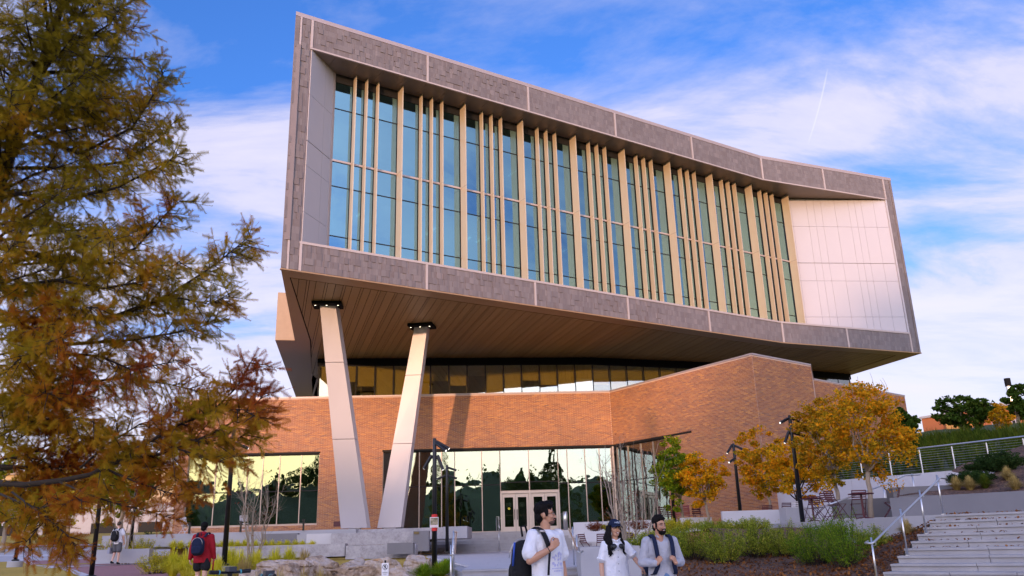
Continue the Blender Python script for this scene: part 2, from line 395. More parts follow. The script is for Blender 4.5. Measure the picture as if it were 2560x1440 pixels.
# structure of the upper box
build('roof', MB().prism([p for p in PLAN], ZR1, ZT-.22), M['recess'], BLD)
build('roof_coping', MB().prism([off(FAB, -.02, .03), off(FAB, LAB, .03), off(FBC, LBC+.02, .03)]+PLAN[3:], ZT-.217, ZT), M['cap'], BLD)
build('side_bay', MB().prism(JOG, ZB+.002, 16.0), plain('tan_panel', (.46, .33, .23), .5), BLD)
build('lower_slab', MB().prism(PLAN, ZB+.05, ZR0-.003), M['recess'], BLD)
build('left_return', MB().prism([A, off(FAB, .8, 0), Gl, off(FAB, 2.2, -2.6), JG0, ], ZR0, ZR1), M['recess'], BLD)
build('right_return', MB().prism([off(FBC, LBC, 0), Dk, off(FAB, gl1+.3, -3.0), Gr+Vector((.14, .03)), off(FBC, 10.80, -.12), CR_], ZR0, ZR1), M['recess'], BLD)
build('floor_slab', MB().prism([off(FAB, 2.9, -1.75), off(FAB, 35.6, -1.75), off(FAB, 35.6, -9.4), off(FAB, 7.6, -9.4)], 19.15, 19.62), M['infloor'], BLD)
build('inner_wall', MB().prism([off(FAB, 7.4, -9.4), off(FAB, 36, -9.4), off(FAB, 36, -9.7), off(FAB, 7.4, -9.7)], ZR0, ZR1), M['inwall'], BLD)
bw = MB()
for i in (2, 3, 4, 5, 6):
    a, b = PLAN[i], PLAN[(i+1) % len(PLAN)]; f_, l_ = frame(a, b); bw.wbox(f_, 0, l_, ZR0, ZR1, -.3, -.002)
f_, l_ = frame(PLAN[-1], PLAN[0]); bw.wbox(f_, 0, l_, ZR0, ZR1, -.3, -.002)
build('side_wall', bw, M['slate_back'], BLD)
# slate tiles: one mesh for the field, the nearest ones single
tiles = []
def tile_rows(fr, s0, s1, z0, z1, rows, seed):
    rg = random.Random(seed); h = (z1-z0)/rows
    for r_ in range(rows):
        s = s0
        while s < s1-.02:
            w = rg.choice([.10, .12, .14, .18, .24, .12]); e_ = min(s+w, s1)
            if s1-e_ < .06: e_ = s1
            d = .014+rg.random()*.0012
            tiles.append((fr, s+.0012, e_-.0012, z0+r_*h+.0012, z0+(r_+1)*h-.0012, d)); s = e_
bats = [0.82, 7.04, 13.32, 19.55, 25.81]; bats2 = [.05, 5.33, 10.86]
def spans(bs, a, b): q = [a]+bs+[b]; return [(q[i]+(.07 if i else 0), q[i+1]-.07) for i in range(len(q)-1)]
for (a, b) in spans(bats, .03, LAB):
    if b-a > 1: tile_rows(FAB, a, b, ZR1+.06, ZT-.25, 5, 1); tile_rows(FAB, a, b, ZB+.08, ZR0-.10, 4, 2)
for (a, b) in spans(bats2, .0, LBC-.03):
    if b-a > 1: tile_rows(FBC, a, b, ZR1+.06, ZT-.25, 5, 3); tile_rows(FBC, a, b, ZB+.08, ZR0-.10, 4, 4)
tile_rows(FAB, .34, .72, ZB+.08, ZT-.25, 38, 5); tile_rows(FAB, .02, .20, ZB+.08, ZT-.25, 38, 6)
tile_rows(FBC, 10.95, LBC-.25, ZB+.08, ZT-.25, 38, 7); tile_rows(FBC, LBC-.18, LBC-.02, ZB+.08, ZT-.25, 38, 8)
def tdist(q): c = off(q[0], (q[1]+q[2])/2, 0); return -(q[2]-q[1])*(q[4]-q[3])*1e6/(c.length_squared+((q[3]+q[4])/2-CZ)**2)
def piece_field(items, n_single, parent_single, nm, mat, stuff_name):
    items = sorted(items, key=tdist); cache = {}
    for q in items[:n_single]:
        fr, s0, s1, z0, z1, d = q; w = round((s1-s0), 3); h = round(z1-z0, 3); key = (w, h)
        if key not in cache:
            me = bpy.data.meshes.new(nm); b = MB().box(-w/2, w/2, -.03, 0, -h/2, h/2); me.from_pydata(b.v, [], b.f); me.materials.append(mat); cache[key] = me
        o = bpy.data.objects.new(nm, cache[key]); COL.objects.link(o); o.parent = parent_single
        c = off(fr, (s0+s1)/2, d); w_ = wloc(parent_single)
        o.location = (c.x-w_.x, c.y-w_.y, (z0+z1)/2-w_.z); o.rotation_euler = (0, 0, math.atan2(fr[1].y, fr[1].x))
    V = []; Fc = []
    for q in items[n_single:]:
        fr, s0, s1, z0, z1, d = q; o, e, n = fr; b = len(V)
        for (s, dd) in ((s0, d), (s1, d), (s1, -.01), (s0, -.01)):
            x = o.x+e.x*s+n.x*dd; y = o.y+e.y*s+n.y*dd
            V.append((x, y, z0)); V.append((x, y, z1))
        Fc += [(b, b+2, b+3, b+1), (b+2, b+4, b+5, b+3), (b+6, b, b+1, b+7), (b+1, b+3, b+5, b+7), (b, b+6, b+4, b+2)]
    ob = npmesh(stuff_name, V, Fc, mat, BLD); ob['kind'] = 'stuff'; return ob
band = MB()
band.wbox(FAB, 0, LAB, ZR1+.003, ZT-.22, -.05, .004); band.wbox(FBC, 0, LBC, ZR1+.003, ZT-.22, -.05, .004)
upper_band = build('upper_band', band, M['slate_back'], BLD)
band = MB()
band.wbox(FAB, 0, LAB, ZB+.05, ZR0-.08, -.05, .004); band.wbox(FBC, 0, LBC, ZB+.05, ZR0-.08, -.05, .004)
lower_band = build('lower_band', band, M['slate_back'], BLD)
build('corner_band', MB().wbox(FAB, 0, .80, ZR0-.08, ZR1+.003, -.05, .004), M['slate_back'], BLD); build('corner_band', MB().wbox(FBC, 10.88, LBC, ZR0-.08, ZR1+.003, -.05, .004), M['slate_back'], BLD)
piece_field(tiles, 280, lower_band, 'slate_tile', M['slate'], 'slate_tile_field')
for s in bats[1:]:
    build('batten', MB().wbox(FAB, s-.06, s+.06, ZR1+.04, ZT-.23, 0, .05), M['batten'], upper_band)
    build('batten', MB().wbox(FAB, s-.06, s+.06, ZB+.06, ZR0-.09, 0, .05), M['batten'], lower_band)
for s in bats2:
    build('batten', MB().wbox(FBC, s-.06, s+.06, ZR1+.04, ZT-.23, 0, .05), M['batten'], upper_band)
    build('batten', MB().wbox(FBC, s-.06, s+.06, ZB+.06, ZR0-.09, 0, .05), M['batten'], lower_band)
build('batten', MB().wbox(FAB, .76, .88, ZR1+.05, ZT-.23, 0, .05), M['batten'], upper_band)
build('batten', MB().wbox(FAB, .76, .88, ZB+.06, ZR0-.09, 0, .05), M['batten'], lower_band)
build('corner_batten', MB().wbox(FAB, .22, .31, ZB+.06, ZT-.23, 0, .05), M['batten'], BLD)
build('corner_batten', MB().wbox(FBC, LBC-.23, LBC-.19, ZB+.06, ZT-.23, 0, .05), M['recess'], BLD)
build('sill_trim', MB().wbox(FAB, .74, LAB+.02, ZR0-.085, ZR0+.03, -.3, .05).wbox(FBC, -.02, 10.9, ZR0-.084, ZR0+.029, -.3, .05), M['batten'], BLD)
build('head_trim', MB().wbox(FAB, .76, LAB, ZR1-.03, ZR1+.05, -.06, .04).wbox(FBC, 0, 10.9, ZR1-.029, ZR1+.049, -.06, .04), M['batten'], BLD)
build('base_trim', MB().wbox(FAB, -.02, LAB, ZB, ZB+.065, -.12, .05).wbox(FBC, 0, LBC+.02, ZB+.001, ZB+.064, -.12, .05), M['soffit_trim'], BLD)
# panels lining the recess
frl, ll = frame(off(FAB, .82, 0), Gl)
zj = [ZR0+.03, 16.0, 18.3, 19.55, 22.0, ZR1-.002]
for i in range(len(zj)-1):
    for a, b in ((.03, ll*.62), (ll*.62, ll-.12)):
        build('metal_panel', MB().wbox(frl, a+.008, b-.008, zj[i]+(.03 if abs(zj[i]-19.55) < .1 else .008), zj[i+1]-.008, -.02, .03), M['panel'], BLD)
build('jamb', MB().wbox(frl, ll-.12, ll+.06, ZR0, ZR1-.01, -.02, .06), M['batten'], BLD)
frr, lr = frame(Gr+Vector((.12, .02)), off(FBC, 10.80, -.12))
cols_ = [0, .35, 1.55, 2.15, 2.75, 3.95, 5.15, 5.75, 6.3, 7.35, lr]
cols_ = [c_*lr/8.25 if c_ != lr else lr for c_ in [0, .3, 1.6, 2.2, 2.8, 3.95, 5.1, 5.65, 6.2, 7.25, lr]]
zjr = [ZR0+.03, 15.65, 18.25, 19.55, 22.3, ZR1-.06]
for i in range(len(zjr)-1):
    for j in range(len(cols_)-1):
        build('metal_panel', MB().wbox(frr, cols_[j]+.007, cols_[j+1]-.007, zjr[i]+(.03 if abs(zjr[i]-19.55) < .1 else .008), zjr[i+1]-.008, .0, .05), M['panel'], BLD)
frq, lq = frame(off(FBC, 10.80, -.07), off(FBC, 10.87, .02))
build('jamb', MB().wbox((off(FBC, 10.80, -.25), FBC[1], FBC[2]), 0, .12, ZR0+.03, ZR1-.04, 0, .26), M['panel'], BLD)
# soffit panels of the recess
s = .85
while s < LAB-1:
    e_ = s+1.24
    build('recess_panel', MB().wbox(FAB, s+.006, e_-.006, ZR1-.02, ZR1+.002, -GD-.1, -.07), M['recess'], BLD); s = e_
# glazing of the upper box
GLZ = build('window_wall', MB().wbox(FAB, gl0, gl1, 23.95, ZR1-.021, -GD-.12, -GD+.02).wbox(FAB, gl0, gl1, ZR0, 14.62, -GD-.1, -GD+.03), M['frame'], BLD)
U = .618; deep0 = 6.06
fins = []; mul = [gl0+.02]
for k in range(-1, 9):
    d0 = deep0+k*6*U
    if k >= 0: fins.append((d0, .58))
    for q in (2, 3, 4):
        if gl0+.5 < d0+q*U < gl1-.2: fins.append((d0+q*U, .31))
fins = sorted(f for f in fins if f[0] < gl1-.2)
mul += [f[0] for f in fins]+[gl1-.02]
for s, dp in fins:
    fo = build('fin', MB().wbox(FAB, s-.028, s+.028, ZR0+.032, ZR1-.03, -GD+.06, -GD+.06+dp), M['fin'], BLD)
    build('fin_joint', MB().wbox(FAB, s-.03, s+.03, 19.545, 19.56, -GD+.08, -GD+.062+dp), M['recess'], fo)
zg = [14.62, 15.66, 18.24, 19.60, 22.47, 23.95]
for i in range(len(mul)-1):
    for j in range(len(zg)-1):
        build('pane', MB().wbox(FAB, mul[i]+.025, mul[i+1]-.025, zg[j]+.02, zg[j+1]-.02, -GD-.035, -GD-.01), M['glass_up'], GLZ)
fm = MB()
for z in zg[1:-1]:
    if abs(z-19.6) > .1: fm.wbox(FAB, gl0, gl1, z-.022, z+.022, -GD-.08, -GD+.012)
for s in mul: fm.wbox(FAB, s-.025, s+.025, ZR0+.01, 23.95, -GD-.09, -GD+.014)
build('mullion', fm, M['frame'], GLZ)
build('transom', MB().wbox(FAB, gl0, gl1, 19.55, 19.65, -GD-.08, -GD+.05), M['batten'], GLZ)
# room lamps and blinds seen through the upper windows
rg = random.Random(11)
for i in range(16):
    s = rg.uniform(5, 34); z = rg.choice([19.1, 24.3]); d = rg.uniform(2.4, 6)
    build('ceiling_lamp', MB().wbox(FAB, s, s+.12, z-.05, z, -GD-d-1.2, -GD-d), emit('tube_light%d' % i, (1, .93, .8), 1.2), BLD)
for i in range(len(mul)-1):
    top, bot = rg.choice([(24.3, 23.2), (24.3, 22.9), (24.3, 23.5)]), None
    build('blind_or_reflection', MB().wbox(FAB, mul[i]+.04, mul[i+1]-.04, top[1], top[0], -GD-.25, -GD-.24), M['shade'], BLD)
    if rg.random() < .5: build('blind_or_reflection', MB().wbox(FAB, mul[i]+.04, mul[i+1]-.04, 19.0-rg.uniform(.4, 1.6), 19.1, -GD-.25, -GD-.24), M['shade'], BLD)
# underside: planks
pd = Vector((-.28, .96)).normalized(); pn = Vector((pd.y, -pd.x))
inset = 1.0
SOF = [off(FAB, .75, -inset), off(FAB, LAB+.1, -inset), off(FBC, LBC-1.4, -inset), Dk+Vector((-1.2, .2)), Vector((12, 75)), Vector((-17, 71)), JG1+Vector((-2.7, 20)), JG0+Vector((.9, .3))]
def clip(poly, n, c, keep_less):
    out = []
    for i in range(len(poly)):
        a, b = poly[i], poly[(i+1) % len(poly)]; da, db = a.dot(n)-c, b.dot(n)-c
        if not keep_less: da, db = -da, -db
        if da <= 0: out.append(a)
        if da*db < 0: out.append(a+(b-a)*(da/(da-db)))
    return out
SOFT = build('underside', MB().prism(PLAN, ZB+.03, ZB+.048), M['dark'], BLD)
lo = min(q.dot(pn) for q in SOF); hi = max(q.dot(pn) for q in SOF); c = lo; rg = random.Random(3); pat = [.36, .36, .12, .30, .42, .12]; k = 0
while c < hi:
    w = pat[k % 6]; k += 1
    q = clip(clip(SOF, pn, c+.012, False), pn, c+w-.012, True)
    if len(q) >= 3: build('plank', MB().prism(q, ZB+.002+.006*(k % 2), ZB+.03), M['plank'], SOFT)
    c += w
rim = MB()
rim.prism([A, B, off(FAB, LAB+.2, -inset+.09), off(FAB, .66, -inset+.09)], ZB-.002, ZB+.03)
rim.prism([B, C, off(FBC, LBC-1.3, -inset+.09), off(FAB, LAB+.2, -inset+.09)], ZB-.002, ZB+.03)
rim.prism([A, off(FAB, .66, -inset+.09), JG0+Vector((.82, .3)), JG0], ZB-.001, ZB+.03)
rim.prism([C, Dk, Dk+Vector((-1.12, .2)), off(FBC, LBC-1.3, -inset+.09)], ZB-.001, ZB+.03)
rim.prism([JG0, JG0+Vector((.82, .3)), JG1+Vector((-2.6, 20)), JG1+Vector((-4.1, 21)), JG1], ZB-.001, ZB+.03)
build('underside_rim', rim, M['soffit_trim'], BLD)
# ---- slanted columns
def column(base_px, top_px, yb, label):
    b = [pt(*p, yb) for p in base_px]; zb = 2.35
    tt = [at_z(*p, ZB) for p in top_px]
    n_ = 10; dep = .55; mb = MB(); rings = []
    for t_, nm in ((0, 0), (.33, 1), (.66, 2), (1, 3)):
        pass
    def pos(t_):
        l = Vector((b[0].x, yb, zb)).lerp(tt[0], t_); r = Vector((b[1].x, yb, zb)).lerp(tt[1], t_); return l, r
    root = build('column', MB().box((b[0].x+b[1].x)/2-.3, (b[0].x+b[1].x)/2+.3, yb+.1, yb+.4, 1.2, zb+.01), M['column'], BLD)
    cuts = [0, .40, .74, 1.0]
    for i in range(3):
        t0, t1 = cuts[i]+(.0012 if i else 0), cuts[i+1]-(.0012 if i < 2 else 0)
        l0, r0 = pos(t0); l1, r1 = pos(t1); dv = Vector((.08, dep, 0))
        build('column_panel', MB().box8([l0, r0, r0+dv, l0+dv, l1, r1, r1+dv, l1+dv]), M['column'], root)
    l1, r1 = pos(1.0); m_ = (l1+r1)/2; w = (r1-l1).length
    e_ = (r1-l1).normalized(); e2 = Vector((e_.x, e_.y)); fr = (Vector((m_.x, m_.y)), e2, Vector((e2.y, -e2.x)))
    build('top_plate', MB().wbox(fr, -w*.95, w*.95, ZB-.14, ZB-.004, -.7, .38), M['dark'], root)
    for q in (-w*.72, 0, w*.72):
        lm = build('downlight', MB().wbox(fr, q-.09, q+.09, ZB-.20, ZB-.141, .16, .32), M['frame'], root)
        build('lens', MB().wbox(fr, q-.035, q+.035, ZB-.206, ZB-.201, .21, .27), emit('lens_glow', (1, .85, .6), 1.6), root)
    for q in (-.0,):
        ld = bpy.data.lights.new('downlight_beam', 'SPOT'); lo_ = bpy.data.objects.new('downlight_beam', ld); COL.objects.link(lo_)
        c_ = off(fr, q, .5); lo_.location = (c_.x, c_.y, ZB-.25); ld.energy = 60; ld.color = (1, .74, .42); ld.spot_size = R(75); ld.spot_blend = .8; ld.shadow_soft_size = .08
        lo_.rotation_euler = (R(-14), 0, 0)
column([(852, 1322), (918, 1320)], [(799, 757), (838, 757)], 43.6, '')
column([(943, 1318), (1002, 1316)], [(1037, 812), (1069, 810)], 44.8, '')
# ---- brick wings
ZW = 10.40; ZH = 6.99
bricks = []
def brick_face(fr, s0, s1, z0, z1, openings=(), bl=.295, course=.0672):
    rows = int((z1-z0)/course)
    for r_ in range(rows):
        za = z0+r_*course; zb_ = za+course; segs = [(s0, s1)]
        for (a, b, c_, d_) in openings:
            if zb_ > c_ and za < d_:
                ns = []
                for (p_, q_) in segs:
                    if b <= p_ or a >= q_: ns.append((p_, q_)); continue
                    if a > p_: ns.append((p_, a))
                    if b < q_: ns.append((b, q_))
                segs = ns
        for (p_, q_) in segs:
            st = math.floor((p_-s0)/bl)*bl+s0-(bl/2 if r_ % 2 else 0)
            while st < q_:
                a, b = max(st, p_)+.006, min(st+bl, q_)-.006
                if b-a > .03: bricks.append((fr, a, b, za+.0075, zb_-.0075, .009))
                st += bl
    return
def wallcore(name, fr, s0, s1, z0, z1, openings, th=.35):
    """mortar-coloured wall with openings left out, as strips"""
    mb = MB(); zs = sorted({z0, z1}|{q for o_ in openings for q in (o_[2], o_[3]) if z0 < q < z1})
    for i in range(len(zs)-1):
        zc = (zs[i]+zs[i+1])/2; segs = [(s0, s1)]
        for (a, b, c_, d_) in openings:
            if c_ < zc < d_:
                ns = []
                for (p_, q_) in segs:
                    if b <= p_ or a >= q_: ns.append((p_, q_)); continue
                    if a > p_: ns.append((p_, a))
                    if b < q_: ns.append((b, q_))
                segs = ns
        for p_, q_ in segs: mb.wbox(fr, p_, q_, zs[i], zs[i+1], -th, 0)
    return build(name, mb, M['mortar'], BLD)
def sLJ(x): return (x-L_.x)/FLJ[1].x
oLJ = [(sLJ(-19.85), sLJ(-12.0), 2.78, ZH-.03), (sLJ(-8.15), LLJ+1, 0, ZH-.03)]
wallcore('brick_wall', FLJ, 0, LLJ, 1.0, ZW, oLJ); brick_face(FLJ, 0, LLJ, 1.0, ZW-.06, oLJ)
oJP = [(-1, 4.7, 0, ZH-.03)]
wJP = wallcore('brick_wall', FJP, .0, LJP-.4, 1.0, ZW, oJP); brick_face(FJP, 0, LJP, 1.0, ZW-.06, oJP)
wPQ = wallcore('brick_wall', FPQ, .4, LPQ, 1.0, ZW, [])
build('corner_pier', MB().prism([off(FJP, LJP-.4, 0), P_, off(FPQ, .4, 0), off(FPQ, .4, -.35), off(FJP, LJP-.4, -.35)], 1.0, ZW), M['mortar'], BLD); brick_face(FPQ, 0, LPQ, 1.0, ZW-.06, [])
FQB, LQB = frame(Q_, R0_)
wallcore('brick_wall', FQB, 0, LQB, 1.0, ZW, [])
wallcore('brick_wall', FR, -4, LR, 1.0, ZW, []); brick_face(FR, 0, LR, 6.0, ZW-.06, [])
FLB, LLB = frame(L_+Vector((-.6, 14)), L_)
wallcore('brick_wall', FLB, 0, LLB, .5, ZW, [])
FRB, LRB = frame(R1_, R1_+Vector((-8, 10))); wallcore('brick_wall', FRB, 0, LRB, 1, ZW, [])
# the pieces nearest to the viewer and free of foliage are single bricks
_keep = [q for q in bricks if (q[0] is FPQ or q[0] is FJP) and q[3] > 6.2]
_keep = sorted(_keep, key=lambda q: (off(q[0], (q[1]+q[2])/2, 0)-P_).length+abs(q[3]-8.6)*.3)[:290]
ks = set(id(q) for q in _keep)
def singles(items):
    cache = {}
    for q in items:
        fr, s0, s1, z0, z1, d = q; w = round((s1-s0), 3); h = round(z1-z0, 3); key = (w, h)
        if key not in cache:
            me = bpy.data.meshes.new('brick'); b = MB().box(-w/2, w/2, -.03, 0, -h/2, h/2)
            b = MB().box(-w/2, w/2, 0, .02, -h/2, h/2); me.from_pydata(b.v, [], b.f); me.materials.append(M['brick']); cache[key] = me
        par = wJP if fr is FJP else wPQ
        o = bpy.data.objects.new('brick', cache[key]); COL.objects.link(o); o.parent = par; w_ = wloc(par)
        c_ = off(fr, (s0+s1)/2, d); o.location = (c_.x-w_.x, c_.y-w_.y, (z0+z1)/2); o.rotation_euler = (0, 0, math.atan2(fr[1].y, fr[1].x))
singles(_keep)
piece_field([q for q in bricks if id(q) not in ks], 0, BLD, 'brick', M['brick'], 'brick_field')
cop = MB()
for fr, a, b in ((FLJ, -.02, LLJ), (FJP, 0, LJP+.02), (FPQ, -.02, LPQ), (FQB, 0, LQB), (FR, -4, LR+.02)): cop.wbox(fr, a, b, ZW-.055, ZW+.03, -.40, .03)
build('parapet_coping', cop, M['cap'], BLD)
build('lintel', MB().wbox(FLJ, sLJ(-19.9), sLJ(-11.95), ZH-.05, ZH+.06, -.3, .012).wbox(FLJ, sLJ(-8.2), LLJ, ZH-.05, ZH+.06, -.3, .012).wbox(FJP, 0, 6.9, ZH-.05, ZH+.06, -.3, .013), M['frame'], BLD)
build('joint_line', MB().wbox(FLJ, sLJ(-11.3), sLJ(-11.3)+.03, ZH+.1, ZW-.06, -.01, .0085).wbox(FJP, 7.0, 7.03, 2, ZW-.06, -.01, .0085), M['mortar'], BLD)
# vent grille in the brick
build('vent_grille', MB().wbox(FLJ, sLJ(-11.0), sLJ(-9.55), 2.62, 2.92, 0, .02), plain('vent', (.09, .02, .025), .6), BLD)
# ground floor glazing
def glazing(fr, s0, s1, z0, z1, muls, mid, mat, name='window_wall', fm=M['alu'], dd=-.16):
    base = build(name, MB().wbox(fr, s0, s1, z0, z0+.07, dd-.06, dd+.08), fm, BLD); build('head_frame', MB().wbox(fr, s0, s1, z1-.07, z1, dd-.06, dd+.03), M['frame'], base)
    q = [s0]+muls+[s1]
    for i in range(len(q)-1):
        a, b = q[i], q[i+1]
        for (u, w) in (((z0+.07, mid), (mid, z1-.07)) if mid else ((z0+.07, z1-.07),)):
            build('pane', MB().wbox(fr, a+.03, b-.03, u+.015, w-.015, dd-.02, dd), mat, base)
    for s in q: build('mullion', MB().wbox(fr, s-.028, s+.028, z0+.07, z1-.07, dd-.05, dd+(.012 if fm is M['frame'] else .05)), fm, base)
    if mid: build('transom', MB().wbox(fr, s0, s1, mid-.03, mid+.03, dd-.05, dd+.01), M['frame'], base)
    return base
glazing(FLJ, sLJ(-19.85), sLJ(-12.0), 2.78, ZH-.05, [sLJ(x) for x in (-18.2, -17.35, -16.3, -15.4, -14.4, -13.1)], 4.75, M['glass_low'])
cm_ = [sLJ(x) for x in (-5.95, -4.6, -3.8, -2.15, -1.03)]
glazing(FLJ, sLJ(-8.15), sLJ(-1.03), 2.05, ZH-.05, cm_[:-1], 4.82, M['glass_low'])
glazing(FLJ, sLJ(-1.03), sLJ(2.52), 4.38, ZH-.05, [sLJ(.73)], 4.95, M['glass_low'])
glazing(FLJ, sLJ(2.52), LLJ-.15, 2.05, ZH-.05, [sLJ(x) for x in (3.1, 4.2, 5.1)], 4.82, M['glass_low'])
glazing(FJP, .18, 4.7, 2.05, ZH-.05, [1.2, 2.4, 3.5], 4.82, M['glass_low'])
build('corner_post', MB().prism([J_+Vector((-.09, .02)), J_+Vector((.02, -.03)), J_+Vector((.05, .2)), J_+Vector((-.12, .2))], 2.05, ZH-.05), M['alu'], BLD)
# doors: two pairs
dg = build('door_frame', MB().wbox(FLJ, sLJ(-1.03), sLJ(2.52), 4.28, 4.40, -.25, -.02).wbox(FLJ, sLJ(.66), sLJ(.82), 2.05, 4.28, -.24, -.03).wbox(FLJ, sLJ(-1.05), sLJ(-.95), 2.05, 4.28, -.24, -.03).wbox(FLJ, sLJ(2.44), sLJ(2.54), 2.05, 4.28, -.24, -.03), M['doorframe'], BLD)
for (a, b, hs) in ((-.94, -.15, 1), (-.13, .65, -1), (.83, 1.62, 1), (1.64, 2.43, -1)):
    a, b = sLJ(a), sLJ(b)
    d = build('door', MB().wbox(FLJ, a, a+.13, 2.07, 4.26, -.18, -.10).wbox(FLJ, b-.13, b, 2.07, 4.26, -.18, -.10).wbox(FLJ, a+.13, b-.13, 4.06, 4.26, -.18, -.10).wbox(FLJ, a+.13, b-.13, 2.07, 2.34, -.18, -.10), M['doorframe'], BLD)
    build('door_pane', MB().wbox(FLJ, a+.13, b-.13, 2.34, 4.06, -.15, -.13), M['glass_door'], d)
    build('push_bar', MB().wbox(FLJ, a+.13, b-.13, 2.98, 3.04, -.24, -.19), M['alu'], d)
    hx = (b-.07) if hs > 0 else (a+.07)
    build('door_handle', MB().tube([(*off(FLJ, hx, -.04), 2.75), (*off(FLJ, hx, -.04), 3.35)], .018), M['frame'], d)
    build('door_notice', MB().wbox(FLJ, a+.22, b-.26, 3.5, 3.75, -.165, -.16), plain('paper', (.6, .6, .45), .8), d)
x0 = sLJ(-.94)
build('door_sticker', MB().tube([(*off(FLJ, x0+.40, -.128), 3.40), (*off(FLJ, x0+.40, -.120), 3.40)], .075, 16), plain('sticker', (.55, .45, .02), .6), BLD)
# ground floor interior
inn = build('interior_floor', MB().box(-20.2, 12, 51.8, 62, 1.9, 2.03), M['infloor'], BLD)
build('interior_wall', MB().box(-20.2, 8.6, 59, 59.3, 2.03, ZW-.2), M['inwall'], BLD)
build('interior_ceiling', MB().box(-20.2, 8.0, 51.9, 59, 7.1, 7.3), M['inwall'], BLD)
build('roof_deck', MB().prism([L_+Vector((.3, .4)), J_+Vector((.3, .6)), P_+Vector((.15, .75)), Q_+Vector((-.4, .3)), R0_+Vector((-.3, .3)), R1_+Vector((-.5, 0)), Vector((12, 74)), Vector((-20, 70))], 9.6, 9.8), M['conc'], BLD)
for x in (-17.2, -14.6, -12.9): build('interior_partition', MB().box(x, x+1.7, 54.5, 54.7, 2.03, 4.6), M['shade'], BLD)
build('lobby_column', MB().tube([(-4.9, 54.3, 2.03), (-4.9, 54.3, 7.1)], .38, 20), M['inwall'], BLD, True)
# trophies on the lobby window sill
for px in (1008, 1024, 1036):
    q = pt(px, 1300, 51.6); h = .75 if px != 1036 else .55
    build('trophy', MB().box(q.x-.13, q.x+.13, 51.55, 51.8, 2.15, 2.4).tube([(q.x, 51.67, 2.4), (q.x, 51.67, 2.4+h*.6)], .05).ell((q.x, 51.67, 2.4+h*.75), (.09, .09, .14)), plain('trophy', (.5, .5, .42), .4, .5), BLD)
# second-storey ribbon below the box
ml = [Vector((-12.55, 52.0)), Vector((5.2, 53.9)), Vector((13.5, 56.6)), Vector((25.6, 62.4))]
for i in range(3):
    fr, ln = frame(ml[i], ml[i+1]); n_ = round(ln/1.22); ms = [ln*k/n_ for k in range(1, n_)]
    glazing(fr, 0, ln, 9.8, ZB-.42, ms, None, M['glass_mid'], fm=M['frame'], dd=-.02)
    build('header', MB().wbox(fr, -.1, ln+.1, ZB-.43, ZB+.02, -.4, .05), M['dark'], BLD)
    build('interior_screen', MB().wbox(fr, .3, ln-.3, 9.8, ZB-.6, -3.2, -3.1), M['inwall'], BLD)
    for k in range(n_):
        if (k*7+i*3) % 9 != 2: build('blind_or_reflection', MB().wbox(fr, ln*k/n_+.06, ln*(k+1)/n_-.06, (9.9, 11.3, 9.9, 11.6, 9.9)[(k*3+i) % 5], ZB-.45, -.2, -.18), M['soffit_mirror_tan'], BLD)  # tan sheets added to give the panes the mirrored soffit's olive tone
fr, ln = frame(Vector((-13.0, 60)), ml[0]); glazing(fr, 0, ln, 9.8, ZB-.55, [ln*k/6 for k in range(1, 6)], None, M['glass_mid'], fm=M['frame'], dd=-.02)
fr, ln = frame(ml[3], ml[3]+Vector((-1, 6))); glazing(fr, 0, ln, 9.8, ZB-.55, [ln*k/4 for k in range(1, 4)], None, M['glass_mid'], fm=M['frame'], dd=-.02)
# ------------------------------------------------------------------ paving, walls and steps
def ghit(px, py):
    d = ray(px, py); d = d/np.linalg.norm(d); t = 3.0
    for _ in range(4000):
        q = d*t
        if CZ+q[2] <= gz(q[0], q[1])+.0: break
        t += .06
        if t > 140: break
    return Vector((d[0]*t, d[1]*t, CZ+d[2]*t))
def sheet(name, pxs, dz, mat, n=1):
    P = [ghit(*p) for p in pxs]; mb = MB(); mb.add([(p.x, p.y, float(gz(p.x, p.y))+dz) for p in P], [tuple(range(len(P)))])
    return P
def drape(name, poly, dz, mat, step=.8):
    """flat polygon laid over the ground, cut fine enough to follow it"""
    me = bpy.data.meshes.new(name); bm = bmesh.new()
    vs = [bm.verts.new((p[0], p[1], 0)) for p in poly]; bm.faces.new(vs)
    xs_ = [p[0] for p in poly]; ys_ = [p[1] for p in poly]
    for k in np.arange(math.floor(min(ys_)), max(ys_), step): bmesh.ops.bisect_plane(bm, geom=bm.verts[:]+bm.edges[:]+bm.faces[:], plane_co=(0, float(k), 0), plane_no=(0, 1, 0))
    for k in np.arange(math.floor(min(xs_)), max(xs_), step*1.5): bmesh.ops.bisect_plane(bm, geom=bm.verts[:]+bm.edges[:]+bm.faces[:], plane_co=(float(k), 0, 0), plane_no=(1, 0, 0))
    for v in bm.verts: v.co.z = float(gz(v.co.x, v.co.y))+dz
    bmesh.ops.recalc_face_normals(bm, faces=bm.faces)
    if bm.faces and sum(f.normal.z for f in bm.faces) < 0: bmesh.ops.reverse_faces(bm, faces=bm.faces[:])
    bm.to_mesh(me); bm.free(); return struct(link(name, me, mat))
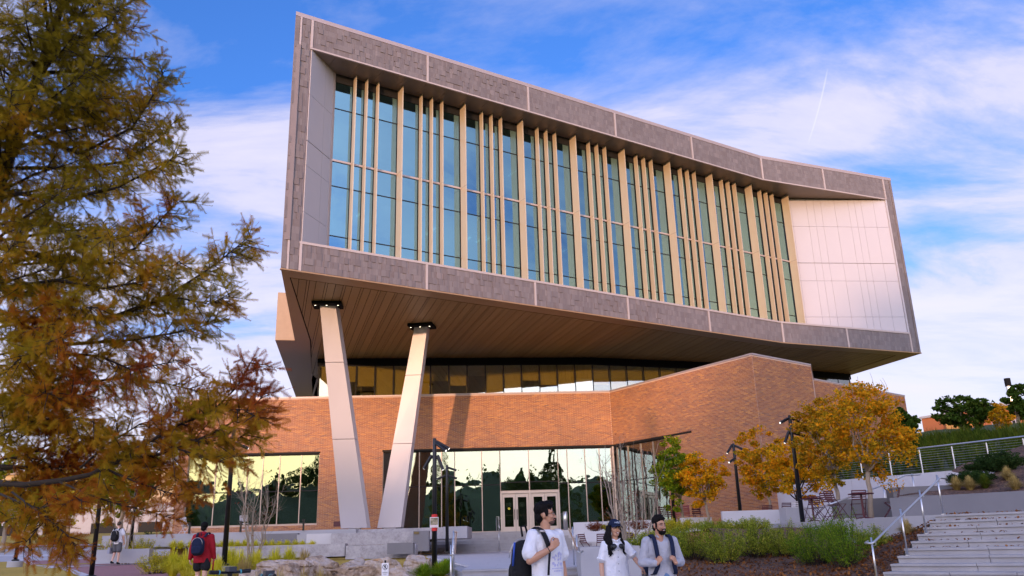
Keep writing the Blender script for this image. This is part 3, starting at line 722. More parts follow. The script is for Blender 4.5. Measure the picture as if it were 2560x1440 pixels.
def brickpave(name):
    mt, t, p, o = nodes(name)
    b = t.nodes.new('ShaderNodeTexBrick'); c = t.nodes.new('ShaderNodeTexCoord'); mp_ = t.nodes.new('ShaderNodeMapping'); mp_.inputs['Rotation'].default_value = (0, 0, .8)
    t.links.new(c.outputs['Object'], mp_.inputs[0]); t.links.new(mp_.outputs[0], b.inputs['Vector'])
    b.inputs['Color1'].default_value = (.24, .085, .085, 1); b.inputs['Color2'].default_value = (.30, .12, .11, 1); b.inputs['Mortar'].default_value = (.22, .12, .11, 1); b.inputs['Scale'].default_value = 4.5; b.inputs['Mortar Size'].default_value = .012
    t.links.new(tmix(t, tmath(t, 'MULTIPLY', tnoise(t, .8, 5), .45), b.outputs['Color'], (.42, .24, .22)), p.inputs['Base Color']); p.inputs['Roughness'].default_value = .85; return mt
M['pavebrick'] = brickpave('pavebrick')
M['asphalt'] = plain('asphalt', (.40, .38, .38), .9, 0, .08, .6, .2, 80)
gp = lambda *q: [ghit(*p) for p in q]
path = [Vector((-17.5, 42.0)), Vector((-9.6, 21.0)), Vector((-8.0, 17.0)), Vector((-4.6, 14.5)), Vector((3.5, 15)), Vector((3.5, 8)), Vector((-4, 4)), Vector((-12, 10)), Vector((-14.3, 22)), Vector((-24.5, 46.0))]
r_edge = gp((490, 1438), (340, 1412)); 
pR0, pR1 = ghit(560, 1450), ghit(330, 1411); pL0, pL1 = ghit(215, 1440), ghit(45, 1392)
drape('brick_path', [(pL0.x-1.5, 14), (pR0.x+2.2, 14), (pR0.x, pR0.y), (pR1.x, pR1.y), (pR1.x-1.0, pR1.y+5), (pL1.x, pL1.y+4), (pL1.x, pL1.y), (pL0.x, pL0.y)], .004, M['pavebrick'])
def edge_strip(name, a, b, w, dz=.008):
    f_, l_ = frame(a, b); return drape(name, [off(f_, 0, -w/2), off(f_, l_, -w/2), off(f_, l_, w/2), off(f_, 0, w/2)], dz, M['conc_light'])
edge_strip('path_edging', (pR1.x, pR1.y), (pR0.x, pR0.y), .30); edge_strip('path_edging', (pL1.x, pL1.y), (pL0.x, pL0.y), .35)
q0, q1 = ghit(112, 1420), ghit(400, 1409); edge_strip('path_band', (q0.x, q0.y), (q1.x, q1.y), 1.3, .012)
q0, q1 = ghit(0, 1390), ghit(150, 1388); edge_strip('path_band', (q0.x-3, q0.y+1), (q1.x, q1.y), 1.6, .012)
drape('road', [(-60, 51), (-40, 49), (-23, 50.5), (-18.3, 53), (-20, 61), (-36, 66), (-70, 62)], .006, M['asphalt'], 2.0)
drape('kerb_walk', [(-70, 63), (-36, 67), (-20, 62), (-20, 63.5), (-36, 69), (-70, 65)], .05, M['conc_light'], 2.0)
# forecourt before the people
struct(build('forecourt', MB().prism([(-4.5, 6), (9, 4), (9.5, 13), (5.2, 18), (4.8, 21.7), (-2.3, 21.7), (-3.2, 15), (-8, 13)], -.06, .055), M['plaza']))
# landing between the two flights: gently rising slab made of pavers
ld = MB(); X0, X1 = -1.55, 1.72
def lz(y): return .75+(y-23.3)*(.98-.75)/24.0
_q = [(X0+.03, 23.35, lz(23.35)-.06), (X1-.03, 23.35, lz(23.35)-.06), (X1+3.4, 47.2, lz(47.2)-.06), (X0-4.2, 47.2, lz(47.2)-.06)]
struct(build('landing_base', MB().box8([(x, y, z-.7) for x, y, z in _q]+_q), M['conc']))
LBASE = thing('entrance_landing', 'pale grey stone paver landing between the two entrance flights', 'landing', (.5, 35, .8))
yy = 23.3; r_ = 0
while yy < 47.0:
    h = .9 if yy < 40 else 1.5; xl = X0-max(0, (yy-26))*.20; xr = X1+max(0, yy-24)*.15; w = 1.75; x = xl-(w/2 if r_ % 2 else 0)
    while x < xr:
        a, b = max(x, xl)+.006, min(x+w, xr)-.006
        if b-a > .1: build('paver', MB().box8([(a, yy+.006, lz(yy)-.05), (b, yy+.006, lz(yy)-.05), (b, yy+h-.006, lz(yy+h)-.05), (a, yy+h-.006, lz(yy+h)-.05), (a, yy+.006, lz(yy)), (b, yy+.006, lz(yy)), (b, yy+h-.006, lz(yy+h)), (a, yy+h-.006, lz(yy+h))]), M['plaza'], LBASE)
        x += w
    yy += h; r_ += 1
def flight(name, label, o2, e2, n, z0, rise, tread, s0f, s1f, w, mat, under=True, seed=1, extra=.0):
    """steps as rows of blocks; o2 is the foot, e2 runs along the nosing, climbing away from e2's right side"""
    e = Vector(e2).normalized(); nn = Vector((e.y, -e.x)); fr = (Vector(o2), e, nn)
    root = thing(name, label, 'stairs', (o2[0], o2[1], z0)); rg = random.Random(seed)
    for k in range(n):
        a0, a1 = s0f(k), s1f(k); s = a0; d_front = -k*tread
        while s < a1-.05:
            e_ = min(s+w*rg.uniform(.65, 1.25), a1)
            if a1-e_ < .3: e_ = a1
            jz = rg.uniform(-.003, .003); zt = z0+(k+1)*rise+jz
            mb = MB().wbox(fr, s+.006, e_-.006, z0+k*rise-.02, zt-.048, d_front-tread-.05, d_front-.016)
            mb.wbox(fr, s+.006, e_-.006, zt-.0475, zt, d_front-tread-.05, d_front+.016)
            build('step_block', mb, mat, root); s = e_
        build('step_core', MB().wbox(fr, a0, a1, z0-.4, z0+k*rise-.021, d_front-tread-.3, d_front-.03), M['conc_dark'], root)
    return root
flight('lower_stairs', 'wide pale stone steps in front of the landing, behind the walking students', (X0, 21.8), (1, 0), 5, .05, .14, .36, lambda k: 0, lambda k: X1-X0, 1.9, M['step'])
ux0 = pt(1034, 1374, 47.2).x; ux1 = pt(1500, 1372, 47.2).x
flight('upper_stairs', 'pale stone steps rising to the glass entrance doors', (ux0, 47.2), (1, 0), 7, .985, .152, .34, lambda k: .0+k*.26 if k < 5 else (2.6 if k == 5 else 3.0), lambda k: ux1-ux0-.4*k, 2.0, M['step'], seed=4)
build('door_platform', MB().box(-4.6, 5.8, 49.55, 51.9, 1.0, 2.045), M['conc_light'], bpy.data.objects['upper_stairs'])
# big stairs at the right edge: they climb to the back right
sE0 = pt(2207, 1430, 18.8); sE8 = pt(2336, 1287, 21.5)
climb = Vector((sE8.x-sE0.x, sE8.y-sE0.y)); trd = climb.length/8; climb.normalize(); nos = Vector((climb.y, -climb.x))
f0 = Vector((sE0.x, sE0.y))-climb*trd*4
STR = flight('side_stairs', 'broad grey concrete stairs with fallen leaves at the right edge', f0, nos, 13, .598-.15*5, .15, trd, lambda k: 0, lambda k: 9.0, 1.75, M['step'], seed=9)
# terrace behind the stairs
ZTER = 1.80
terr = [Vector((sE8.x, sE8.y))-nos*1.0+climb*.35, Vector((sE8.x, sE8.y))+nos*9+climb*.35, Vector((28, 26)), Vector((22, 34)), Vector((12.8, 42.5)), Vector((10.2, 39)), Vector((8.6, 30.2))]
struct(build('terrace', MB().prism(terr, .8, ZTER), M['conc']))
def wall_px(name, label, a, b, z0, z1, th, mat, cat='wall', group=None, cap_=None, joints=0):
    f_, l_ = frame(a, b)
    if joints <= 1:
        o = build(name, MB().wbox(f_, 0, l_, z0, z1, -th, 0), mat); tag(o, label, cat, group)
    else:
        o = thing(name, label, cat, (f_[0].x, f_[0].y, z0), group)
        for k in range(joints): build('wall_panel', MB().wbox(f_, l_*k/joints+.008, l_*(k+1)/joints-.008, z0, z1, -th, -.002*(k % 2)), mat, o)
        build('wall_core', MB().wbox(f_, .02, l_-.02, z0, z1-.02, -th+.02, -.02), mat, o)
    return o
rw0 = Vector((12.7, 42.3)); rw1 = Vector((19.2, 33.6))
wall_px('retaining_wall', 'long pale concrete retaining wall under the cable railing', rw0, rw1, .9, 3.8, .4, M['conc_light'], joints=5)
# dark blocks beside the terrace seats
def blk(name, label, px0, px1, pyt, pyb, y, dep, mat, cat='wall', rot=0.0, group=None):
    a = pt(px0, (pyt+pyb)/2, y); b = pt(px1, (pyt+pyb)/2, y); pxm = (px0+px1)/2; zt = pt(pxm, pyt, y).z; zb = pt(pxm, pyb, y).z
    e = Vector((math.cos(rot), math.sin(rot))); n_ = Vector((e.y, -e.x)); l_ = (b.x-a.x)/max(.2, math.cos(rot))
    bmx = MB().wbox((Vector((a.x, y)), e, n_), 0, l_, zb, zt, -dep, 0); o = build(name, bmx, mat); return tag(o, label, cat, group)
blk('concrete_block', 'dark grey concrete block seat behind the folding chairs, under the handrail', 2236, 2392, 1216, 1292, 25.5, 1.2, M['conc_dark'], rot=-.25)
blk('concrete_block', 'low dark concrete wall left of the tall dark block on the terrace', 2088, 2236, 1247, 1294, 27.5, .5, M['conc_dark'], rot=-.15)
tb = Vector((sE8.x, sE8.y))+climb*1.5-nos*1.6
wall_px('planter_wall', 'long dark grey planter wall above the side stairs', tb, tb+nos*10.5, 1.5, 2.32, .3, M['conc_dark'])
# planting bed at the top right of the stairs
def heap(name, poly, zfun, mat, step=.5):
    me = bpy.data.meshes.new(name); bm = bmesh.new(); bm.faces.new([bm.verts.new((p[0], p[1], 0)) for p in poly])
    xs_ = [p[0] for p in poly]; ys_ = [p[1] for p in poly]
    for k in np.arange(math.floor(min(ys_)), max(ys_), step): bmesh.ops.bisect_plane(bm, geom=bm.verts[:]+bm.edges[:]+bm.faces[:], plane_co=(0, float(k), 0), plane_no=(0, 1, 0))
    for k in np.arange(math.floor(min(xs_)), max(xs_), step): bmesh.ops.bisect_plane(bm, geom=bm.verts[:]+bm.edges[:]+bm.faces[:], plane_co=(float(k), 0, 0), plane_no=(1, 0, 0))
    for v in bm.verts: v.co.z = zfun(v.co.x, v.co.y)
    if sum(f.normal.z for f in bm.faces) < 0: bmesh.ops.reverse_faces(bm, faces=bm.faces[:])
    bm.to_mesh(me); bm.free(); return struct(link(name, me, mat, smooth=True))
mt, t, p, o = nodes('mulch')
v_ = t.nodes.new('ShaderNodeTexVoronoi'); v_.inputs['Scale'].default_value = 26; cc = t.nodes.new('ShaderNodeTexCoord'); t.links.new(cc.outputs['Object'], v_.inputs['Vector'])
t.links.new(tramp(t, tmath(t, 'ADD', tmath(t, 'MULTIPLY', v_.outputs['Color'], .6), tmath(t, 'MULTIPLY', tnoise(t, 1.4, 4), .5)), [(.25, (.035, .02, .014)), (.5, (.11, .06, .04)), (.7, (.20, .10, .06)), (.9, (.30, .16, .09))]), p.inputs['Base Color']); p.inputs['Roughness'].default_value = .95
tbump(t, p, v_.outputs['Distance'], 1.0, .05); M['mulch'] = mt
def wav(x, y): return .06*math.sin(x*1.7+.6*y)+.05*math.sin(y*2.3-x*.8)
eb = Vector((sE0.x, sE0.y))
def bedz(x, y):
    q = Vector((x, y)); k = max(0, min(1, ((q-f0).dot(climb))/(trd*12.0)))
    zs = (.598-.15*5)+k*1.95-.10
    zc = .42+max(0, min(1, (y-18.0)/4.5))*.36+max(0, min(1, (y-22.5)/4.5))*.85-max(0, min(1, (17-y)/3))*.35
    w = max(0, min(1, 1-abs((q-f0).dot(nos))/3.0)); return zs*w+zc*(1-w)+wav(x, y)*.5
heap('planting_bed', [f0-climb*3.6-nos*.02, f0+climb*trd*12.3-nos*.02, terr[0]+Vector((-.1, -.1)), (8.5, 30.3), (8.0, 33.4), (6.4, 33.4), (5.92, 26.0), (5.92, 25.0), (3.3, 23.3), (3.28, 20), (3.3, 14.0)], bedz, M['mulch'])
ub = [tb+climb*.32, tb+nos*10.5+climb*.32, tb+nos*10.5+climb*7, Vector((19.8, 33.2)), Vector((15.2, 29.6)), tb+climb*4.2+nos*2.2]
def ubz(x, y): q = Vector((x, y)); d = (q-tb).dot(climb); a = (q-tb).dot(nos); return 2.28+max(0, d-.3)*(.16+.02*max(0, a))+wav(x, y)
heap('planting_bed', ub, ubz, M['mulch'])
# grassy bank above the retaining wall
def bankz(x, y):
    q = Vector((x, y)); f_, l_ = frame(rw0, rw1); d = -(q-rw0).dot(f_[2]); return 3.78+max(0, d-.3)*.20+wav(x*.6, y*.6)
fw, lw = frame(rw0, rw1); M['bank'] = plain('bank', (.07, .085, .02), .95, 0, .5, 1.5, .8, 20)
heap('grass_bank', [rw0-fw[2]*.38, off(fw, lw, -.38), off(fw, lw+9, 2.0), off(fw, lw+14, -14), off(fw, -4, -22), off(fw, -4, -.38)], bankz, M['bank'], 1.0)
# low planters in the middle, beside the entrance stairs
blk('planter_wall', 'pale concrete planter wall below the lobby glass right of the doors', 1434, 1738, 1302, 1336, 43.5, .4, M['conc_light'], rot=-.22)
blk('planter_wall', 'pale concrete planter front below the two young maples by the brick wall', 1712, 1786, 1293, 1330, 38.5, .4, M['conc_light'], rot=.3)
blk('planter_wall', 'middle pale planter wall behind the red bistro chairs', 1462, 1660, 1327, 1352, 36.5, .4, M['conc_light'])
blk('planter_wall', 'low concrete planter edge behind the bearded student', 1575, 1668, 1349, 1376, 28.0, .4, M['conc_light'])
blk('planter_wall', 'concrete planter wall in front of the lamp by the brick corner', 1806, 1968, 1276, 1312, 33.0, .4, M['conc_light'], rot=-.12)
blk('planter_wall', 'short grey concrete wall end behind the tall black lamp post', 1966, 2026, 1268, 1312, 31.5, .8, M['conc'])
blk('stair_cheek', 'grey concrete cheek wall beside the lower handrail, behind the student in a cap', 1452, 1602, 1366, 1450, 21.6, 1.6, M['conc'])
# terraced walls left of the entrance, below the columns
blk('plinth', 'rough granite ledge carrying the two slanted columns', 832, 1166, 1321, 1350, 42.4, 4.5, M['granite'])
blk('plinth', 'short concrete end block of the column ledge beside the entrance steps', 1108, 1168, 1316, 1346, 42.2, 4.3, M['conc'])
blk('granite_wall', 'speckled granite wall just below the column ledge', 828, 1034, 1331, 1362, 41.2, .8, M['granite'])
blk('concrete_wall', 'smooth pale concrete wall panel left of the granite wall', 766, 829, 1334, 1362, 41.5, .6, M['conc_light'])
blk('concrete_wall', 'plain grey concrete wall behind the bare multi-stem tree', 742, 767, 1336, 1362, 41.6, .5, M['conc'])
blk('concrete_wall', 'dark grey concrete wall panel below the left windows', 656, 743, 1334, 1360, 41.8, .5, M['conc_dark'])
blk('concrete_wall', 'long grey concrete terrace wall under the left windows', 376, 657, 1338, 1364, 42.0, .5, M['conc'])
blk('granite_wall', 'lower speckled granite wall behind the ornamental grasses', 470, 862, 1364, 1396, 36.5, .6, M['granite'])
blk('granite_wall', 'lower granite wall right part, behind the boulders', 864, 1040, 1362, 1396, 36.4, .6, M['granite'])
blk('concrete_wall', 'dark concrete panel at the foot of the granite wall, beside the steps', 968, 1033, 1357, 1385, 35.6, .5, M['conc_dark'])
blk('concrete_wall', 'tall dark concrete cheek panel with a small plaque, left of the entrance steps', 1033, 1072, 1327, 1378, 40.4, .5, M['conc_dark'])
q = pt(1041, 1332, 40.38); tag(build('plaque', MB().box(q.x-.12, q.x+.12, 40.36, 40.398, q.z-.05, q.z+.05), plain('bronze', (.16, .12, .06), .4, .7)), 'small bronze plaque on the dark cheek panel', 'plaque')
blk('concrete_wall', 'low grey concrete wall beside the brick path, behind the walking man', 236, 372, 1373, 1408, 37.8, .4, M['conc'])
blk('concrete_wall', 'pale concrete wall end near the yellow shrub on the left', 375, 412, 1342, 1366, 43.2, .4, M['conc_light'])
tt_ = MB().box(-20.5, -8.0, 42.2, 50.4, 1.6, 2.28); struct(build('upper_terrace', tt_, M['conc']))
# window sill band and bollard lights by the left windows
# ------------------------------------------------------------------ steel railings
M['steel'] = plain('steel', (.58, .57, .56), .28, .85, .05, 4)
M['black'] = plain('black', (.012, .012, .013), .38, .3, .2)
def rail(name, label, posts, top, hook=True, group=None, pr=.021, rr=.024):
    root = thing(name, label, 'handrail', posts[0][0], group)
    for b, h in posts:
        p_ = build('post', MB().tube([b, (b[0], b[1], b[2]+h)], pr, 10), M['steel'], root, True)
        build('base_plate', MB().tube([b, (b[0], b[1], b[2]+.02)], .06, 12), M['steel'], root)
    build('rail', MB().tube(top, rr, 10), M['steel'], root, True)
    for b, h in posts[:]:
        build('bracket', MB().tube([(b[0], b[1], b[2]+h-.16), (b[0]+.07, b[1]-.03, b[2]+h-.16), (b[0]+.075, b[1]-.03, b[2]+h-.07)], .008, 6), M['steel'], root)
    return root
# side stairs rail: posts stand on steps 0, 2, 5, 8
def stp(k, s=.12): q = Vector((sE0.x, sE0.y))+climb*trd*(k+.5)+nos*s; return (q.x, q.y, .598+.15*k)
ks_ = [(-2.0, 1.02), (2, 1.02), (5, 1.02), (8, .98)]
posts = []
for k, h in ks_: b = stp(k, .14); posts.append(((b[0], b[1], .598+.15*math.floor(k)), h))
tp = []
for (b, h) in posts: tp.append(Vector((b[0], b[1], b[2]+h-.08))+Vector((nos.x*.07, nos.y*.07, 0)))
d_ = (tp[-1]-tp[0]).normalized()
lo_ = tp[0]
loop = [lo_+Vector((-nos.x*.14, -nos.y*.14, 0)), lo_+Vector((-nos.x*.15-climb.x*.13, -nos.y*.15-climb.y*.13, -.03)), lo_+Vector((-climb.x*.17, -climb.y*.17, -.04)), lo_]
rail('handrail', 'long steel handrail climbing beside the right stairs', posts, loop+[tp[-1], tp[-1]+Vector((climb.x*.5, climb.y*.5, .0))])
# rail behind the terrace (second flight further back)
b1 = pt(2110, 1290, 26.5); b2 = pt(2287, 1230, 29.0)
r0 = pt(2072, 1262, 25.5); r1_ = pt(2262, 1189, 30.5); r2_ = pt(2300, 1187, 31.3)
rail('handrail', 'thin steel handrail rising in front of the pale retaining wall', [((pt(2207, 1210, 28.6).x, 28.6, ZTER), pt(2207, 1210, 28.6).z-ZTER+.08), ((pt(2280, 1188, 30.9).x, 30.9, 2.3), pt(2280, 1188, 30.9).z-2.3+.06)], [r0, pt(2207, 1213, 28.6), r1_, r2_])
# entrance rails
def rail2(name, label, px_posts, pts_): return rail(name, label, [((q.x, q.y, zb), q.z-zb) for q, zb in px_posts], pts_)
rail2('handrail', 'steel handrail left of the lower entrance steps', [(pt(1127, 1362, 21.9), .05), (pt(1132, 1345, 23.0), .6), (pt(1134, 1326, 24.2), .75)], [pt(1126, 1388, 21.6), pt(1133, 1388, 21.5), pt(1137, 1384, 21.9), pt(1141, 1331, 24.2), pt(1134, 1329, 24.6)])
rail2('handrail', 'steel handrail right of the lower entrance steps, beside the grey cheek wall', [(pt(1454, 1371, 21.7), .05), (pt(1441, 1337, 23.2), .6), (pt(1431, 1317, 24.6), .75)], [pt(1457, 1378, 21.3), pt(1450, 1381, 21.2), pt(1443, 1376, 21.7), pt(1424, 1326, 24.6), pt(1421, 1322, 25.4)])
rail2('handrail', 'short steel handrail in the middle of the upper entrance steps', [(pt(1247, 1291, 48.8), 1.7), (pt(1247, 1322, 47.0), .98)], [pt(1249, 1320, 46.8), pt(1246, 1292, 49.0), pt(1241, 1292, 49.8), pt(1242, 1328, 49.8)])
# bollard by the doors
q = pt(1413, 1287, 50.2); bb = pt(1411, 1327, 50.2)
tag(build('bollard', MB().tube([(q.x, 50.2, 2.045), (q.x, 50.2, 3.08), (q.x, 50.2, 3.1)], [.13, .13, .10], 16), M['steel'], None, True), 'round steel bollard right of the entrance doors', 'bollard')
# cable railing on the retaining wall
f2, l2 = frame(rw0, rw1); CRT = thing('cable_railing', 'steel cable railing along the top of the retaining wall', 'railing', (rw0.x, rw0.y, 3.8))
npst = 13; Lr = l2+7.0
def cpos(s, d=-.2): return off(f2, s, d)
for k in range(npst):
    s = .6+k*(Lr-1)/(npst-1); c_ = cpos(s); z = 3.795+(0 if s < l2 else (s-l2)*.02)
    build('post', MB().box(c_.x-.022, c_.x+.022, c_.y-.022, c_.y+.022, z-.3 if s > l2 else z, z+1.0), M['steel'], CRT)
a_, b_ = cpos(.2), cpos(Lr)
build('top_rail', MB().tube([(a_.x, a_.y, 4.82), (b_.x, b_.y, 4.92)], .03, 8), M['steel'], CRT)
for k in range(9): build('cable', MB().tube([(a_.x, a_.y, 3.92+k*.10), (b_.x, b_.y, 4.0+k*.10)], .005, 4), M['steel'], CRT)
wall_px('retaining_wall', 'dark low kerb wall carrying the far end of the cable railing', off(f2, l2+.02, .1), off(f2, l2+7.3, .1), 1.8, 3.79, .4, M['conc'])
# ------------------------------------------------------------------ lamp posts
def lamp(loc, h, label, heads=((.10, -.5, 1), (2.2, -.5, 1), (-1.0, -1.1, 0.62)), conc=0.0, dark_base=True):
    root = thing('street_lamp', label, 'lamp post', loc, 'black spotlight lamp posts'); x, y, z = loc; zb = z
    if conc:
        build('footing', MB().tube([(x, y, z-.3), (x, y, z+conc-.03), (x, y, z+conc)], [.34, .34, .31], 24), M['conc'], root, False); zb = z+conc
    build('base', MB().tube([(x, y, zb), (x, y, zb+.06), (x, y, zb+.08)], [.17, .17, .10], 18), M['black'], root)
    build('pole', MB().tube([(x, y, zb+.06), (x, y, zb+h), (x, y, zb+h+.03)], [.085, .06, .045], 16), M['black'], root, True)
    for (az, tilt, fr_) in heads:
        zz_ = zb+h-.12-(1-fr_)*1.5; d = Vector((math.cos(az), math.sin(az), 0)); a = Vector((x, y, zz_)); b = a+d*.14
        tip = b+(d*math.cos(tilt)+Vector((0, 0, math.sin(tilt))))*.38; st = b-(d*math.cos(tilt)+Vector((0, 0, math.sin(tilt))))*.10
        hd = build('spotlight', MB().tube([st, b, tip], [.045, .052, .052], 12), M['black'], root)
        build('arm', MB().tube([a, b], .025, 8), M['black'], root)
        tn = (tip-b).normalized(); build('lens', MB().tube([tip, tip+tn*.006], .036, 12), emit('lamp_lens', (1, .95, .85), .5), hd)
    return root
q = pt(1086, 1450, 26); lamp((q.x, 26, .22), 4.35, 'black lamp post with red bands and a small poster, in front of the entrance', ((-.2, -.55, 1), (-.6, -.6, .96), (2.9, -1.0, .70), (-.3, -1.2, .68)))
NP = (q.x, 26)
q = pt(1118, 1382, 41); lamp((q.x, 41, q.z), 4.05, 'slim black lamp post by the foot of the entrance steps', ((-.2, -.35, 1), (.05, -.35, .75), (3.1, -.35, .75)))
q = pt(558, 1440, 27); lamp((q.x, 27, float(gz(q.x, 27))), 4.3, 'black lamp post on a concrete footing by the student in red', ((.2, -.4, .72), (2.6, -.4, 1)), conc=.42)
q = pt(1852, 1290, 37.5); lamp((q.x, 37.5, 1.75), pt(1835, 1110, 37.5).z-1.75, 'black lamp post in front of the brick wall corner', ((-.5, -.5, 1), (3.5, -.9, 1), (3.9, -.4, .62)))
q = pt(2010, 1328, 30); lamp((q.x, 30, 1.35), pt(1971, 1040, 30).z-1.35, 'tall black lamp post between the orange maples', ((.1, -.5, 1), (3.6, -.4, 1), (.2, -.25, .66), (3.3, -1.1, .66)))
q = pt(1686, 1297, 41.5); lamp((q.x, 41.5, 2.0), 3.6, 'black lamp post mostly hidden behind the green maple', ((.1, -.5, 1), (3.4, -.5, .7)))
q = pt(36, 1418, 41.5); lamp((q.x, 41.5, float(gz(q.x, 41.5))), 4.3, 'black lamp post standing on the lawn at the far left', conc=.28)
q = pt(228, 1440, 30); lamp((q.x, 30, float(gz(q.x, 30))), 4.3, 'black lamp post behind the drooping conifer branch, beside the brick path')
q = pt(325, 1375, 41); lamp((q.x, 41, float(gz(q.x, 41))), 4.3, 'black lamp post behind the walking man, among pale stems', conc=.35)
# poster and red bands on the near lamp
lpst = [o_ for o_ in bpy.data.objects if o_.name.startswith('street_lamp')][0]
zr = pt(1085, 1291, 26).z; zr2 = pt(1085, 1323, 26).z
rd = plain('red_tape', (.55, .012, .01), .5)
for z_ in (zr, zr2): build('red_band', MB().tube([(NP[0], 26, z_-.05), (NP[0], 26, z_+.06)], .088, 16), rd, lpst)
mt, t, p, o = nodes('poster_print')
cc = t.nodes.new('ShaderNodeTexCoord'); sp_ = t.nodes.new('ShaderNodeSeparateXYZ'); t.links.new(cc.outputs['Generated'], sp_.inputs[0])
nz = tnoise(t, 5, 3); ph = tramp(t, nz, [(.35, (.09, .09, .04)), (.5, (.35, .28, .18)), (.62, (.75, .7, .62))])
lower = tramp(t, sp_.outputs[2], [(.18, 0.0), (.22, 1.0)], 'CONSTANT')
t.links.new(tmix(t, lower, (.75, .60, .58), ph), p.inputs['Base Color'])
pq = (zr+zr2)/2; build('poster', MB().box(NP[0]-.115, NP[0]+.115, 26-.105, 26-.09, zr2+.06, zr-.04), mt, lpst)
build('poster_frame', MB().box(NP[0]-.13, NP[0]+.13, 26-.0895, 26-.085, zr2+.045, zr-.025), plain('white_plate', (.75, .73, .74), .5), lpst)
# ------------------------------------------------------------------ bistro furniture
M['chair_red'] = plain('chair_red', (.075, .010, .016), .45, .1)
M['chair_pale'] = plain('chair_pale', (.62, .58, .58), .5)
def make_chair(name, mat):
    c = thing(name, 'x', 'chair'); w = .20
    for s in (-1, 1):
        build('back_leg', MB().tube([(s*w, -.28, 0), (s*w, .02, .40), (s*w, .20, .62), (s*w, .26, .84)], .011, 6), mat, c)
        build('front_leg', MB().tube([(s*(w-.03), .30, 0), (s*(w-.03), -.20, .45)], .011, 6), mat, c)
    for k in range(7): y = -.20+k*.058; build('seat_slat', MB().box(-w+.005, w-.005, y, y+.040, .447, .459), mat, c)
    for k in range(5): z = .56+k*.062; y = .17+(z-.56)*.30; build('back_slat', MB().box(-w+.005, w-.005, y-.006, y+.006, z, z+.036), mat, c)
    build('crossbar', MB().tube([(-w, -.16, .16), (w, -.16, .16)], .009, 6).tube([(-w+.03, .15, .13), (w-.03, .15, .13)], .009, 6), mat, c)
    return c
def make_table(name, mat, r=.36, h=.72):
    c = thing(name, 'x', 'table')
    build('table_top', MB().tube([(0, 0, h-.03), (0, 0, h-.008), (0, 0, h)], [r-.01, r, r-.008], 28), mat, c)
    build('stem', MB().tube([(0, 0, .03), (0, 0, h-.03)], .032, 10), mat, c)
    for k in range(4): a = k*math.pi/2+.4; build('foot', MB().tube([(0, 0, .05), (math.cos(a)*.25, math.sin(a)*.25, .015)], .016, 6), mat, c)
    return c
ch_r = make_chair('bistro_chair', M['chair_red']); ch_p = make_chair('bistro_chair', M['chair_pale']); tb_r = make_table('bistro_table', M['chair_red']); 
used = set()
def put(proto, px, y, z, rz, label, group, sc=1.0):
    q = pt(px, 1290, y); loc = (q.x, y, z)
    if proto.name not in used:
        used.add(proto.name); proto.location = loc; proto.rotation_euler = (0, 0, rz); proto['label'] = label; proto['group'] = group; return proto
    o = copy_tree(proto, loc, rz, sc, label, group); return o
G1 = 'folding chairs on the terrace'
put(ch_r, 2235, 25.0, ZTER, -1.9, 'dark red folding chair seen from the side, left of the dark concrete block', G1)
put(ch_r, 2150, 25.6, ZTER, 3.0, 'dark red folding chair seen from behind, between the two orange maple trunks', G1)
put(ch_r, 2095, 25.4, ZTER, 1.9, 'dark red folding chair with its back tilted left, by the left maple trunk', G1)
put(ch_r, 2082, 26.6, ZTER, 2.2, 'dark red folding chair tipped open nearest the tall lamp, facing right', G1)
put(ch_r, 2032, 29.0, ZTER, 3.3, 'dark red folding chair behind the round table near the tall lamp', G1)
put(ch_r, 2046, 28.0, ZTER, 1.4, 'bright red folding chair right of the round table near the tall lamp', G1)
put(ch_r, 1961, 34.0, ZTER+.0, 3.4, 'dark red folding chair left of the tall lamp, before the pale retaining wall', G1)
put(ch_p, 1992, 33.0, ZTER+.0, 3.1, 'white folding chair right behind the tall black lamp post', G1)
put(ch_r, 1917, 36.0, ZTER, 3.1, 'red folding chair under the small maple by the brick corner', G1)
G2 = 'bistro tables on the terrace'
put(tb_r, 2034, 27.2, ZTER, 0, 'round bistro table with a dark top nearest the tall lamp', G2)
put(tb_r, 2160, 24.8, ZTER, .4, 'round bistro table behind the right maple trunk', G2)
G3 = 'bistro chairs beside the entrance stairs'
cz_ = lambda px, y: float(gz(pt(px, 1350, y).x, y))
for px, y, rz, lb in ((1468, 27.0, 2.0, 'red bistro chair seen from the side, just right of the entrance stairs'), (1502, 28.0, 3.2, 'red bistro chair with its back to us, left of the student in a cap'), (1562, 28.2, 3.1, 'red bistro chair half hidden behind the hair of the student in a cap')):
    put(ch_r, px, y, .775, rz, lb, G3)
struct(build('chair_terrace', MB().box(1.78, 5.9, 23.32, 36.4, .1, .775), M['conc']))
G4 = 'pale chairs under the left windows'
for px, y, rz, lb in ((466, 44, 2.8, 'pale pink chair left of the student in red, under the left windows'), (612, 44, 3.3, 'white chair beside the bare tree under the left windows')):
    put(ch_p, px, y, 2.28, rz, lb, G4)
def slat_bench(px0, px1, y, z, label, mat):
    a = pt(px0, 1290, y); b = pt(px1, 1290, y); r_ = thing('slat_bench', label, 'bench', (a.x, y, z), 'red slatted benches under the maples')
    for k in range(5): build('back_slat', MB().box(a.x, b.x, y+.30+.02*k, y+.33+.02*k, z+.50+k*.09, z+.56+k*.09), mat, r_)
    for k in range(4): build('seat_slat', MB().box(a.x, b.x, y-.12+k*.1, y-.04+k*.1, z+.43, z+.455), mat, r_)
    for x in (a.x+.06, b.x-.06): build('leg', MB().tube([(x, y-.1, z), (x, y-.1, z+.43)], .015, 6).tube([(x, y+.25, z), (x, y+.3, z+.95)], .015, 6), mat, r_)
pk = plain('bench_pink', (.30, .06, .08), .5)
